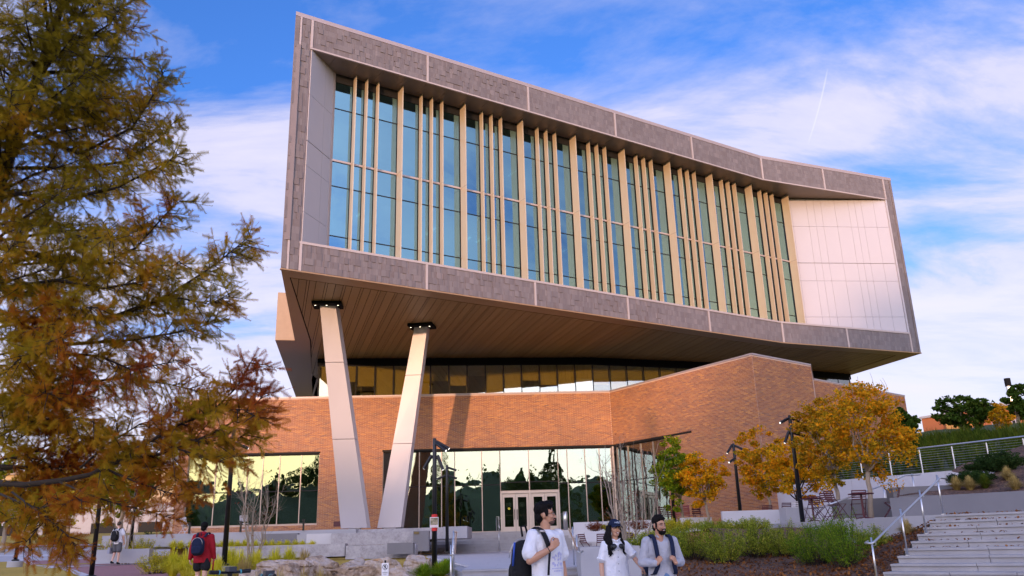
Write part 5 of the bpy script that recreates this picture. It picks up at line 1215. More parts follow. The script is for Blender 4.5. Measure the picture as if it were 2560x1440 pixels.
# tall grass covering the bank: too many to count
rg = np.random.default_rng(77); Vs, Fs = [], []; nb = 0
for i in range(900):
    s = rg.uniform(-3, lw+13); d = rg.uniform(.6, 13)
    c_ = off(fw, s, -d); z_ = bankz(c_.x, c_.y); n = 26; a = rg.uniform(0, 6.28, n); h = rg.uniform(.5, 1.15)*rg.uniform(.7, 1.1, n); ou = rg.uniform(.1, .55, n)
    dx, dy = np.cos(a), np.sin(a); ww = .014
    p0 = np.stack([c_.x+dx*.06, c_.y+dy*.06, np.full(n, z_-.04)], 1); p1 = p0+np.stack([dx*ou*.35, dy*ou*.35, h*.6], 1); p2 = p0+np.stack([dx*ou, dy*ou, h*.95], 1); sd = np.stack([-dy*ww, dx*ww, np.zeros(n)], 1)
    V = np.stack([p0-sd, p0+sd, p1-sd, p1+sd, p2], 1).reshape(-1, 3); k = np.arange(n)*5+nb
    Fs.append(np.concatenate([np.stack([k, k+1, k+3], 1), np.stack([k, k+3, k+2], 1), np.stack([k+2, k+3, k+4], 1)])); Vs.append(V); nb += len(V)
stuff(npmesh('bank_grass', np.concatenate(Vs), np.concatenate(Fs), M['gr_dkgreen']), 'tall dark green ornamental grass covering the bank behind the cable railing', 'grass')
# fallen leaves on mulch and steps
rg = np.random.default_rng(78); LP_ = []
for i in range(1500):
    s = rg.uniform(-3.4, -.05); k = rg.uniform(0, 12.5); c_ = f0+climb*trd*k+nos*s*rg.uniform(.1, 1); LP_.append((c_.x, c_.y, bedz(c_.x, c_.y)+.02+rg.uniform(0, .02)))
for i in range(260):
    k = int(rg.choice([10, 11, 12, 9, 8, 7, 12, 11])); s = abs(rg.normal())*2.5+.1; c_ = f0+climb*trd*(k+rg.uniform(.55, .95))+nos*s; LP_.append((c_.x, c_.y, .598-.15*5+.15*(k+1)+.02))
for i in range(3200):
    x = rg.uniform(3.6, 8.6); y = rg.uniform(15.5, 24.5)
    if (Vector((x, y))-f0).dot(nos) < -.05: LP_.append((x, y, bedz(x, y)+.015+rg.uniform(0, .02)))
V, F = leafcards(np.array(LP_), .085, rg, .7, 3.0); stuff(npmesh('fallen_leaves', V, F, leafmat('lf_fallen', [(0, (.06, .025, .015)), (.5, (.20, .075, .025)), (1, (.34, .15, .04))], .1)), 'fallen russet leaves on the mulch and the side stairs', 'leaves')
# ------------------------------------------------------------------ background right: trees, far brick building, stack
M['lf_far'] = leafmat('lf_far', [(0, (0.019, 0.048, 0.008)), (.6, (0.048, 0.090, 0.012)), (1, (0.098, 0.130, 0.018))], .2)
def bgtree(label, pxb, pyb, y, zb, crown, mat, **k): return mapx(label, pxb, pyb, y, zb, crown, mat, group='trees behind the bank', **k)
bgtree('dark green spreading tree above the cable railing', 2412, 1110, 50, pt(2412, 1110, 50).z, (2336, 2478, 990, 1066), M['lf_far'], seed=31, n=4200, leaf=.22, name='linden_tree', clumps=60, tr=.13)
bgtree('dark green tree at the top right edge', 2545, 1085, 52, pt(2545, 1085, 52).z-.5, (2512, 2600, 962, 1050), M['lf_far'], seed=32, n=3800, leaf=.22, name='linden_tree', clumps=55, tr=.14)
bgtree('thin russet young tree in front of the far brick building', 2502, 1085, 48, pt(2502, 1085, 48).z-.4, (2470, 2530, 1012, 1075), M['lf_gold'], seed=33, n=1500, leaf=.16, name='young_tree', tr=.05)
bgtree('dark bushy tree behind the tallest maple, at the end of the brick wing', 2262, 1110, 46, 6.0, (2222, 2290, 1020, 1110), M['lf_far'], seed=34, n=3000, leaf=.24, name='hedge_tree', tr=.1)
for i, (px, w, lb) in enumerate([(2300, 50, 'dark hedge bush on the bank, leftmost'), (2380, 55, 'dark hedge bush on the bank below the spreading tree'), (2450, 50, 'dark hedge bush on the bank, second from the right edge'), (2530, 55, 'dark hedge bush on the bank at the right edge')]):
    c_ = pt(px, 1100, 46); e_ = pt(px+w, 1100, 46); zb_ = bankz(c_.x, 46) if True else 7; zb_ = min(zb_, pt(px, 1098, 46).z); shrub(lb, (c_.x, 46, zb_), e_.x-c_.x, max(.5, pt(px, 1096-(px-2300)*.06, 46).z-zb_), M['lf_far'], 350+i, 2600, .16, 'hedge bushes on the bank')
FB = thing('far_building', 'distant orange brick building with small white windows on the hill', 'building', (64, 118, 8))
fa = pt(2306, 1060, 118); fb = pt(2600, 1060, 104); ff, fl = frame((fa.x, 118), (fb.x, 104)); zt_ = pt(2310, 1047, 118).z; zb0 = 6
M['far_brick'] = plain('far_brick', (.38, .125, .045), .9, 0, .15, 3, .1)
build('wall', MB().wbox(ff, 0, fl, zb0, zt_, -9, 0), M['far_brick'], FB); build('roof_coping', MB().wbox(ff, -.2, fl, zt_+.005, zt_+.3, -9.2, .2), M['conc'], FB)
for k in range(11):
    s = 2.2+k*2.6; w_ = build('window', MB().wbox(ff, s, s+1.1, zt_-3.6, zt_-1.9, 0, .06), M['conc_light'], FB); build('window_pane', MB().wbox(ff, s+.12, s+.98, zt_-3.5, zt_-2.0, .061, .075), M['frame'], w_)
    build('window_mullion', MB().wbox(ff, s+.5, s+.6, zt_-3.5, zt_-2.0, .076, .09), M['conc_light'], w_)
build('bay', MB().wbox(ff, 4.3, 7.4, zb0, zt_-1.1, .1, 1.2), plain('far_tan', (.5, .26, .08), .9), FB); build('bay_roof', MB().wbox(ff, 4.0, 8.4, zt_-1.1, zt_-.7, .1, 1.5), M['conc'], FB)
c_ = pt(2520, 960, 112); st_ = thing('flue_stack', 'pale metal flue stack with a black cap on the far roof', 'chimney', (c_.x, 112, zt_))
zt2 = pt(2520, 946, 112).z; build('pipe', MB().tube([(c_.x, 112, zt_-3), (c_.x, 112, zt2-1.1)], .34, 14), M['steel'], st_); build('cap', MB().tube([(c_.x, 112, zt2-1.1), (c_.x, 112, zt2)], .40, 14), M['dark'], st_)
# ------------------------------------------------------------------ background left
M['lf_lime'] = leafmat('lf_lime', [(0, (0.065, 0.098, 0.008)), (.5, (0.182, 0.208, 0.012)), (1, (0.390, 0.312, 0.016))], .4)
mapx('yellow-green tree at the far left edge behind the conifer', 12, 1345, 60, 1.8, (-70, 120, 1130, 1320), M['lf_lime'], seed=51, n=8000, leaf=.22, group='trees on the left', tr=.16, name='street_tree')
mapx('golden-green tree behind the conifer, left of the brick wing', 300, 1335, 75, 2.6, (215, 420, 1105, 1290), M['lf_lime'], seed=52, n=8000, leaf=.28, group='trees on the left', tr=.2, name='street_tree')
mapx('yellow tree between the other two on the left', 170, 1335, 85, 3.0, (90, 260, 1150, 1300), M['lf_yel'], seed=53, n=6000, leaf=.3, group='trees on the left', tr=.2, name='street_tree')
LBld = thing('far_building', 'pale low building with a tan upper storey behind the left trees', 'building', (-62, 108, 2))
build('wall', MB().box(-86, -30, 108, 120, 1, 7.5), M['conc'], LBld); build('upper_wall', MB().box(-86, -44, 109, 120, 7.505, 11.6), plain('tan_wall', (.5, .36, .2), .9), LBld); build('roof', MB().box(-87, -43.5, 108.4, 121, 11.605, 12), M['recess'], LBld)
for k in range(9): w_ = build('window', MB().box(-84+k*4.4, -82.2+k*4.4, 108.9, 108.99, 8.6, 10.6), M['frame'], LBld); build('window', MB().box(-84+k*6, -81+k*6, 107.9, 107.99, 2.8, 5.2), M['frame'], LBld)
# trees behind the viewer, seen in the windows
M['lf_back'] = leafmat('lf_back', [(0, (.05, .075, .02)), (.6, (.10, .13, .035)), (1, (.18, .19, .05))], .55)
def poplar(loc, h, w, seed, label):
    rg = np.random.default_rng(seed); root = thing('poplar_tree', label, 'tree', loc, 'trees behind the viewer'); mb = MB(); limb(mb, loc, (loc[0], loc[1], loc[2]+h*.92), .28, .03, rg, .02, 6, 7); build('trunk', mb, M['bark_dark'], root)
    n = 3200; u = rg.uniform(.06, 1, n); rr = w*np.sin(np.clip(u*1.12, 0, 1)**.62*math.pi)**.75*np.sqrt(rg.uniform(.1, 1, n))+.1; a = rg.uniform(0, 6.28, n); Cn = np.stack([loc[0]+np.cos(a)*rr, loc[1]+np.sin(a)*rr, loc[2]+u*h], 1)
    V, F = leafcards(Cn, .62, rg, .7); npmesh('crown', V, F, M['lf_back'], root); return root
def behind(px, ytip, path_y, lab, seed, w):
    """a tree whose mirror image appears at a window pixel; path_y is its distance behind the viewer"""
    d = ray(px, ytip); k = 51.2/d[1]; q_ = np.array([d[0]*k, 51.2, CZ+d[2]*k]); k2 = (51.2+path_y)/d[1]; x = q_[0]+d[0]*k2; z = q_[2]+d[2]*k2; z0 = float(gz(x, -path_y)); return poplar((x, -path_y, z0), z-z0, w, seed, lab)
for i, (x, zt) in enumerate([(-49.5, 23.5), (-45.5, 26.5), (-41.5, 29.5), (-38, 32), (-34, 33), (-30.5, 32.5)]):
    maple(['ridge tree behind the viewer, leftmost of the row', 'ridge tree behind the viewer, second of the row', 'ridge tree behind the viewer, third of the row', 'ridge tree behind the viewer, fourth of the row', 'ridge tree behind the viewer, fifth of the row', 'ridge tree behind the viewer, sixth of the row', 'ridge tree behind the viewer, seventh of the row', 'ridge tree behind the viewer, eighth of the row', 'ridge tree behind the viewer, last of the row'][i], (x, -152, 17), 2.0, (x, -152, (17+zt)/2+1), (3.4, 3.4, (zt-17)/2), M['lf_back'], n=2600 if i > 1 else 1100, leaf=.75 if i > 1 else .6, seed=500+i, group='trees on the ridge behind the viewer', tr=.3, name='ridge_tree', clumps=60)
rgw = np.random.default_rng(91); nw = 7000; xw = rgw.uniform(-330, 250, nw); zz_w = np.abs(rgw.normal(size=nw))*1.7+16.6+1.6*np.sin(xw*.11)+1.1*np.sin(xw*.37+1); Vw, Fw = leafcards(np.stack([xw, -152-rgw.uniform(-8, 12, nw), zz_w], 1), 1.5, rgw, .8); stuff(npmesh('ridge_wood', Vw, Fw, M['lf_back']), 'dark wood along the ridge behind the viewer, seen in the windows', 'wood')
behind(1215, 1152, 78, 'tall conical tree behind the viewer, mirrored beside the entrance doors', 61, 3.4); behind(1100, 1157, 80, 'tall conical tree behind the viewer, mirrored in the lobby glass', 62, 2.6); behind(1262, 1200, 84, 'shorter conical tree behind the viewer, mirrored left of the doors', 63, 2.2)
behind(830, 1195, 88, 'tree behind the viewer, mirrored behind the slanted column', 64, 3.0); behind(600, 1225, 92, 'tree behind the viewer, mirrored in the left windows', 65, 4.0); behind(1430, 1150, 70, 'tall tree behind the viewer, mirrored right of the doors', 66, 4.5); behind(1500, 1135, 66, 'tallest tree behind the viewer, mirrored in the right lobby glass', 67, 6.0)
# ------------------------------------------------------------------ feathery conifer close on the left
rg = np.random.default_rng(5)
CON = thing('bald_cypress', 'large feathery bald cypress turning rust and olive at the left edge', 'tree', (-6.6, 8.6, .0))
wood = MB(); sprays = []      # sprays: (pos, dir, length)
def V3(v): return np.array([v.x, v.y, v.z])
trunk = [np.array((-6.6, 8.6, -.1)), np.array((-6.35, 8.6, 2.0)), V3(pt(-60, 760, 8.5)), V3(pt(0, 455, 8.5)), V3(pt(100, 175, 8.5)), V3(pt(165, -20, 8.5)), V3(pt(240, -360, 8.6)), V3(pt(300, -700, 8.7))]
wood.tube(trunk, [.15, .12, .085, .068, .05, .04, .03, .012], 12)
def along(P, t_):
    t_ = t_*(len(P)-1); i = min(int(t_), len(P)-2); f_ = t_-i; return P[i]*(1-f_)+P[i+1]*f_
def branch(P, r0, dens=1.0, hang=.25, sub=1.0, first=.12):
    """main bough with side twigs; foliage sprays set along the twigs"""
    P = [np.array(q, float) for q in P]; L = sum(np.linalg.norm(P[i+1]-P[i]) for i in range(len(P)-1))
    wood.tube([tuple(q) for q in P], [r0*(1-.88*i/(len(P)-1)) for i in range(len(P))], 7)
    n = max(4, int(L*24*dens))
    for k in range(n):
        t_ = first+(1-first)*(k+rg.uniform(0, 1))/n; b = along(P, min(t_, .999)); tg = along(P, min(t_+.05, 1.0))-along(P, max(t_-.05, 0)); tg /= np.linalg.norm(tg)+1e-9
        side = np.cross(tg, rg.normal(size=3)); side /= np.linalg.norm(side)+1e-9; side[2] = side[2]*.75-hang*.5
        d = tg*rg.uniform(.35, .8)+side*.8; d /= np.linalg.norm(d); ln = sub*rg.uniform(.22, .55)*(1.05-.55*t_)
        m_ = 4; Q = [b+d*ln*j/m_+np.array([0, 0, -hang*ln*.35*(j/m_)**2]) for j in range(m_+1)]
        wood.tube([tuple(q) for q in Q], [.006, .005, .004, .003, .0015], 4)
        ns = max(4, int(ln*38))
        for j in range(ns):
            u = (j+.6)/ns; p_ = along(Q, min(u, .999)); sd = np.cross(d, rg.normal(size=3)); sd /= np.linalg.norm(sd)+1e-9
            dd_ = d*.55+sd*.8+np.array([0, 0, -.25]); dd_ /= np.linalg.norm(dd_); sprays.append((p_, dd_, rg.uniform(.08, .14)))
        sprays.append((Q[-1], d, .12))
    for j in range(3): sprays.append((P[-1], (P[-1]-P[-2])/np.linalg.norm(P[-1]-P[-2]), .13))
def bp(pxs, y0, y1, r0, **k):
    n = len(pxs); P = [V3(pt(px, py, y0+(y1-y0)*i/(n-1))) for i, (px, py) in enumerate(pxs)]; branch(P, r0, **k)
# boughs traced from their places in the photograph, each at its own depth around the trunk
bp([(150, 60), (230, 20), (300, -60)], 8.4, 8.0, .022); bp([(140, 90), (220, 95), (275, 60), (300, 20)], 8.4, 7.8, .022)
bp([(110, 180), (190, 180), (250, 165), (285, 130)], 8.4, 8.9, .02); bp([(90, 200), (160, 260), (220, 270), (262, 240)], 8.4, 7.9, .02)
bp([(70, 330), (200, 385), (330, 320), (385, 235), (412, 175)], 8.5, 8.2, .026); bp([(40, 420), (180, 420), (310, 405), (395, 350), (440, 300)], 8.5, 8.8, .024)
bp([(20, 480), (160, 500), (290, 470), (390, 420), (448, 385)], 8.5, 7.7, .026); bp([(60, 340), (170, 300), (240, 280)], 8.5, 9.0, .02)
bp([(0, 620), (120, 640), (250, 660), (340, 620), (410, 540), (452, 500)], 8.5, 8.1, .026); bp([(-20, 560), (90, 560), (200, 590), (290, 600)], 8.5, 7.4, .02)
bp([(0, 800), (150, 800), (300, 790), (420, 740), (540, 660), (628, 588)], 8.4, 7.9, .030, hang=.3, first=.3); bp([(20, 850), (180, 860), (330, 850), (450, 830), (545, 805)], 8.4, 8.8, .024, first=.3)
bp([(260, 800), (360, 760), (450, 745), (520, 760), (575, 740)], 8.1, 7.6, .014, sub=.8); bp([(0, 720), (140, 700), (260, 720), (380, 700), (455, 650)], 8.4, 7.3, .02)
bp([(0, 935), (110, 880), (250, 890), (330, 925), (450, 900)], 8.4, 7.8, .022); bp([(60, 980), (180, 960), (300, 945), (420, 960), (520, 985)], 8.4, 8.9, .02)
bp([(-30, 1205), (60, 1212), (160, 1200), (230, 1185), (310, 1140), (380, 1100), (450, 1060), (530, 1030), (590, 970), (630, 900)], 8.3, 7.5, .032, first=.34, hang=.3)
bp([(260, 1165), (330, 1145), (400, 1135), (470, 1110), (560, 1070), (640, 1010), (668, 975)], 8.0, 7.6, .022, hang=.35); bp([(480, 1050), (545, 1020), (610, 1025), (650, 1050)], 7.7, 7.3, .012, sub=.8)
bp([(-30, 1165), (80, 1170), (200, 1165), (320, 1160)], 8.3, 8.8, .026, first=.3); bp([(270, 1175), (340, 1205), (400, 1225), (450, 1240)], 8.0, 7.7, .012, hang=.2, sub=.45)
bp([(300, 1150), (400, 1175), (460, 1205), (490, 1240)], 8.0, 7.9, .012, hang=.3, sub=.55); bp([(150, 1205), (230, 1240), (300, 1262), (380, 1280), (440, 1300)], 8.1, 7.8, .012, hang=.3, sub=.5)
bp([(0, 1235), (60, 1260), (110, 1290), (150, 1340), (165, 1375)], 7.9, 7.5, .012, hang=.6, sub=.7); bp([(30, 1230), (110, 1290), (160, 1330), (190, 1365)], 7.7, 7.4, .010, hang=.6, sub=.6); bp([(120, 1290), (75, 1345), (56, 1365)], 7.7, 7.4, .008, hang=.4, sub=.45)
bp([(-30, 1100), (60, 1060), (150, 1040), (240, 1050)], 8.3, 7.7, .022); bp([(-40, 1010), (40, 1000), (130, 990), (200, 1010)], 8.3, 9.0, .022); bp([(200, 1170), (270, 1110), (350, 1060), (420, 1040), (480, 1010)], 8.0, 8.4, .012)
bp([(400, 1110), (470, 1130), (520, 1150), (560, 1155)], 7.7, 7.5, .01, hang=.3, sub=.7); bp([(440, 1090), (520, 1110), (590, 1100), (640, 1070)], 7.7, 7.9, .01, hang=.45)
for i in range(18):            # boughs of the lower crown
    py = 720+i*33+rg.uniform(-10, 10); xe = rg.uniform(110, 260) if py < 1100 else rg.uniform(150, 330); up_ = rg.uniform(-60, 15); yd = rg.uniform(7.1, 9.3)
    bp([(-90, py+40), (xe*.2, py+20), (xe*.6, py+up_*.5), (xe, py+up_)], 8.5, yd, .014, dens=.85, hang=.3 if py < 1200 else .15, sub=.85 if py < 1200 else .55, first=.22)
for i in range(86):            # inner boughs that fill the body of the crown, and its unseen far side
    py = 1260-i*30+rg.uniform(-15, 15); tz = 1.55+i*.10; tb_ = along(trunk, min(.98, max(.05, .16+tz/13.5)))
    a = rg.uniform(-1.7, .8) if i % 4 else rg.uniform(1.2, 5.0); ln = (2.35-.0216*i if i < 51 else 1.22-.009*(i-51))*rg.uniform(.5, .85); d = np.array([math.cos(a), math.sin(a), .22]); branch([tb_, tb_+d*ln*.4+[0, 0, .05], tb_+d*ln*.75+[0, 0, .0], tb_+d*ln], .018, dens=.8 if i < 45 else .6, hang=.3 if i > 20 else .12, sub=(.9 if i < 51 else .6) if i > 20 else .65, first=.02)
build('trunk', wood, M['bark_dark'], CON, True)
# every spray is a flat feather of needles
NN = 10
Pp = np.array([s_[0] for s_ in sprays]); Dd = np.array([s_[1] for s_ in sprays]); Ll = np.array([s_[2] for s_ in sprays]); n = len(sprays)
h = unit(rg, n); S = np.cross(Dd, h); S /= np.linalg.norm(S, axis=1, keepdims=True)+1e-9; Nn = np.cross(S, Dd)
Vs = []; Fs = []; base = 0
u = (np.arange(NN)+.5)/NN
for sgn in (-1, 1):
    for k in range(NN):
        b = Pp+Dd*(Ll*u[k])[:, None]; nl = .037*(1-.55*abs(u[k]-.4))*rg.uniform(.75, 1.2, n); dr = S*sgn*.82+Dd*.55+Nn*.12*rg.normal(size=(n, 1)); tip_ = b+dr*nl[:, None]; w = Dd*.0044
        V = np.stack([b-w, b+w, tip_], 1).reshape(-1, 3); i = np.arange(n)*3+base; Fs.append(np.stack([i, i+1, i+2], 1)); Vs.append(V); base += len(V)
ax = np.stack([Pp-S*.0012, Pp+S*.0012, Pp+Dd*Ll[:, None]], 1).reshape(-1, 3); i = np.arange(n)*3+base; Fs.append(np.stack([i, i+1, i+2], 1)); Vs.append(ax)
mt, t, p, o = nodes('needles')
big = tnoise(t, 1.15, 3); fine = tnoise(t, 6, 3)
cc = t.nodes.new('ShaderNodeTexCoord'); sz_ = t.nodes.new('ShaderNodeSeparateXYZ'); t.links.new(cc.outputs['Object'], sz_.inputs[0])
low = tmath(t, 'ADD', tmath(t, 'MULTIPLY', sz_.outputs[2], -.030), tmath(t, 'MULTIPLY', sz_.outputs[0], .028))
v = tmath(t, 'ADD', tmath(t, 'ADD', tmath(t, 'MULTIPLY', big, .75), tmath(t, 'MULTIPLY', fine, .3)), tmath(t, 'ADD', low, .02))
c = tramp(t, v, [(.36, (.22, .17, .014)), (.46, (.36, .24, .016)), (.54, (.42, .21, .015)), (.60, (.38, .115, .014)), (.70, (.26, .05, .014))])
t.links.new(c, p.inputs['Base Color']); p.inputs['Roughness'].default_value = .7; p.inputs['Specular IOR Level'].default_value = .03
tr_ = t.nodes.new('ShaderNodeBsdfTranslucent'); t.links.new(c, tr_.inputs[0]); mx = t.nodes.new('ShaderNodeMixShader'); mx.inputs[0].default_value = .5
t.links.new(p.outputs[0], mx.inputs[1]); t.links.new(tr_.outputs[0], mx.inputs[2]); t.links.new(mx.outputs[0], o.inputs[0])
npmesh('crown', np.concatenate(Vs), np.concatenate(Fs), mt, CON)
print('SPRAYS', n)
# ------------------------------------------------------------------ people
def skinmat(name, c):
    mt, t, p, o = nodes(name); nz = tnoise(t, 25, 3)
    t.links.new(tmix(t, nz, tuple(q*.86 for q in c), tuple(q*1.1 for q in c)), p.inputs['Base Color']); p.inputs['Roughness'].default_value = .5
    p.inputs['Subsurface Weight'].default_value = .12; p.inputs['Subsurface Radius'].default_value = (.02, .008, .004); return mt
def cloth(name, c, var=.12, bs=9, b=.5, rough=.9):
    mt, t, p, o = nodes(name); nz = tnoise(t, 3, 3)
    t.links.new(tmix(t, nz, tuple(q*(1-var) for q in c), tuple(min(1, q*(1+var)) for q in c)), p.inputs['Base Color']); p.inputs['Roughness'].default_value = rough; p.inputs['Specular IOR Level'].default_value = .2
    tbump(t, p, tnoise(t, bs, 5, .6, None, 1.2), b, .05); return mt
M['skin'] = skinmat('skin', (.46, .235, .14)); M['skin2'] = skinmat('skin2', (.55, .30, .19)); M['skin3'] = skinmat('skin3', (.60, .36, .26))
M['hair'] = plain('hair', (.006, .0045, .004), .7, 0, .4, 40, .6, 90, spec=.12); M['eye'] = plain('eye', (.012, .008, .006), .3); M['eye_white'] = plain('eye_white', (.5, .45, .42), .4)
M['lip'] = plain('lip', (.36, .12, .10), .5); M['teeth'] = plain('teeth', (.75, .72, .68), .35)
M['denim'] = cloth('denim', (.12, .20, .33)); M['blackcloth'] = cloth('blackcloth', (.014, .014, .018)); M['navy'] = cloth('navy', (.012, .018, .045), .2); M['pack'] = cloth('pack', (.010, .010, .012), .3, 14, .4, .7)
M['khaki'] = cloth('khaki', (.10, .10, .11))
PEND = []
def remesh(o, vox, it=2, fac=.5):
    m_ = o.modifiers.new('r', 'REMESH'); m_.mode = 'VOXEL'; m_.voxel_size = vox; m_.use_smooth_shade = True
    s_ = o.modifiers.new('s', 'SMOOTH'); s_.iterations = it; s_.factor = fac
    PEND.append([o, None]); return o
def settle():
    """turn the pending joined bodies and clothes into plain meshes, in one go"""
    dg = bpy.context.evaluated_depsgraph_get(); res = [bpy.data.meshes.new_from_object(o.evaluated_get(dg)) for o, w in PEND]
    for (o, w), me in zip(PEND, res):
        mt = o.data.materials[0]; o.modifiers.clear(); o.data = me
        if not me.materials: me.materials.append(mt)
        me.polygons.foreach_set('use_smooth', [True]*len(me.polygons))
        if w: wrinkle(o, *w)
def wrinkle(o, amp, sc, seed=0):
    me = o.data; n = len(me.vertices); sv = Vector((seed*3.1, seed*1.7, seed))
    co = np.empty(n*3, np.float32); no = np.empty(n*3, np.float32); me.vertices.foreach_get('co', co); me.vertex_normals.foreach_get('vector', no); co = co.reshape(-1, 3); no = no.reshape(-1, 3)
    f_ = np.array([mnoise.noise(Vector((x*sc, y*sc, z*sc*.55))+sv)+.5*mnoise.noise(Vector((x*sc*2.3, y*sc*2.3, z*sc*1.1))-sv) for x, y, z in co.tolist()], np.float32)
    co = co+no*(amp*f_)[:, None]; me.vertices.foreach_set('co', co.ravel()); me.update()
class Figure:
    def __init__(s, label, loc, h, H, yaw=0, pitch=0, roll=0, group=None):
        s.k = H/1.75; s.R = Matrix.Rotation(h, 3, 'Z'); s.loc = Vector(loc); s.HR = Matrix.Rotation(yaw, 3, 'Z') @ Matrix.Rotation(pitch, 3, 'X') @ Matrix.Rotation(roll, 3, 'Y'); s.piv = Vector((0, .012, 1.50))
        s.root = thing('person', label, 'person', loc, group)
    def T(s, p): return s.loc+s.R @ (Vector(p)*s.k)
    def Hd(s, p): return s.piv+s.HR @ (Vector(p)-s.piv)
    def fin(s, name, mb, mat, parent=None, vox=None, it=2, head=False, wr=None, smooth=True):
        mb.v = [tuple(s.T(s.Hd(q) if head else q)) for q in mb.v]
        o = build(name, mb, mat, parent if parent is not None else s.root, smooth)
        if vox: remesh(o, vox, it)
        if wr and vox: PEND[-1][1] = wr
        return o
    def headverts(s, mb):
        h = MB(); h.ell((0, .012, 1.655), (.074, .092, .092), None, 20, 14); h.ell((0, -.028, 1.600), (.060, .058, .082), None, 18, 12); h.ell((0, -.045, 1.548), (.042, .042, .032), None, 14, 10)
        h.cap((0, -.086, 1.632), (0, -.107, 1.592), .009, .0125, 8); h.ell((0, -.097, 1.588), (.018, .012, .009), None, 10, 8)
        for e in (-1, 1):
            h.ell((e*.030, -.072, 1.648), (.026, .018, .012), None, 10, 8); h.ell((e*.036, -.062, 1.597), (.026, .026, .022), None, 10, 8); h.ell((e*.075, .012, 1.615), (.010, .020, .032), None, 10, 8)
        h.v = [tuple(s.Hd(q)) for q in h.v]; mb.add(h.v, h.f)
    def face(s, body, mouth='shut', lookx=0.0):
        e = MB(); w = MB(); b = MB()
        for g in (-1, 1):
            w.ell((g*.030, -.083, 1.630), (.0135, .008, .0058), None, 10, 6); e.ell((g*.030+lookx, -.0895, 1.630), (.0062, .0035, .0058), None, 8, 6); e.tube([(g*.044, -.083, 1.634), (g*.030, -.090, 1.6375), (g*.017, -.088, 1.634)], .0022, 5)
            b.tube([(g*.013, -.0885, 1.650), (g*.032, -.0885, 1.656), (g*.052, -.074, 1.650)], [.004, .0055, .003], 6)
        s.fin('eye_whites', w, M['eye_white'], body, head=True); s.fin('eyes', e, M['eye'], body, head=True); s.fin('eyebrows', b, M['hair'], body, head=True)
        if mouth == 'smile':
            s.fin('lips', MB().tube([(-.032, -.076, 1.570), (-.018, -.0895, 1.5635), (0, -.093, 1.5620), (.018, -.0895, 1.5635), (.032, -.076, 1.570)], [.003, .0075, .0095, .0075, .003], 8), M['lip'], body, head=True)
            s.fin('teeth', MB().tube([(-.024, -.0865, 1.5675), (-.012, -.0955, 1.5645), (0, -.0985, 1.564), (.012, -.0955, 1.5645), (.024, -.0865, 1.5675)], [.002, .0048, .0056, .0048, .002], 8), M['teeth'], body, head=True)
        else:
            s.fin('lips', MB().tube([(-.024, -.082, 1.567), (0, -.094, 1.566), (.024, -.082, 1.567)], [.003, .007, .003], 8), M['lip'], body, head=True)
def hand(mb, w, d, n, curl=.6, thumb=1, r=1.0):
    """palm, four unequal fingers that curl towards n, and a thumb leaving the side"""
    w = Vector(w); d = Vector(d).normalized(); n = (Vector(n)-d*Vector(n).dot(d)).normalized(); s = d.cross(n).normalized()*thumb
    for i in range(4):
        o = (1.5-i)*.0195*r; kn = w+d*(.082-.006*abs(i-1.2))*r+s*o; mb.cap(w+d*.012*r+s*o*.62, kn, .0135*r, .0115*r, 8)
        ang = 0; p = kn; ls = [(.040, .026, .021), (.045, .030, .022), (.042, .028, .021), (.033, .021, .018)][i]
        for j, l in enumerate(ls):
            ang += curl*(.75, 1.0, .8)[j]; q = p+(d*math.cos(ang)+n*math.sin(ang))*l*r; mb.cap(p, q, (.0098-.001*j)*r, (.0092-.001*j)*r, 7); p = q
    t0 = w+d*.022*r+s*.024*r; t1 = t0+(d*.6+s*.65+n*.35).normalized()*.042*r; t2 = t1+(d*.75+s*.1+n*.65).normalized()*.032*r; t3 = t2+(d*.7-s*.25+n*.65).normalized()*.024*r
    mb.cap(t0, t1, .0145*r, .0115*r, 8); mb.cap(t1, t2, .011*r, .010*r, 8); mb.cap(t2, t3, .0098*r, .0085*r, 8)
def arm(mb, sh, el, wr, a=.047, b=.040, c=.029):
    mb.cap(sh, el, a, b, 12); sh, el, wr = Vector(sh), Vector(el), Vector(wr); m_ = el.lerp(wr, .3); mb.cap(el, m_, b, b*1.03, 12); mb.cap(m_, wr, b*1.03, c, 12)
def torso(mb, hem=.86, w=1.0, slim=0.0):
    mb.tube([(0, .0, hem), (0, 0, hem+.02), (0, .0, 1.0), (0, .0, 1.12), (0, .005, 1.25), (0, .01, 1.34), (0, .012, 1.405), (0, .014, 1.45), (0, .012, 1.475)], [q*w for q in (.185, .188, .178-slim*.4, .172-slim, .19-slim*.5, .2, .192, .12, .072)], 28, flat=.60)
def legs(mb, kL, kR, aL, aR, r=.082):
    for hp, k_, a_ in (((-.092, 0, .93), kR, aR), ((.092, 0, .93), kL, aL)): mb.cap(hp, k_, r, r*.70, 14); mb.cap(k_, a_, r*.66, r*.45, 14)
def shoes(fg, aL, aR, mat, sole=None, back=False):
    for a_ in (aR, aL):
        mb = MB(); x, y, z = a_; mb.ell((x, y-.06, z-.045), (.046, .125, .042), None, 14, 8); mb.ell((x, y+.02, z-.02), (.042, .055, .06), None, 12, 8); sh = fg.fin('shoe', mb, mat, vox=.008)
        if sole: fg.fin('sole', MB().ell((x, y-.055, z-.078), (.048, .132, .014), None, 16, 6), sole, sh)
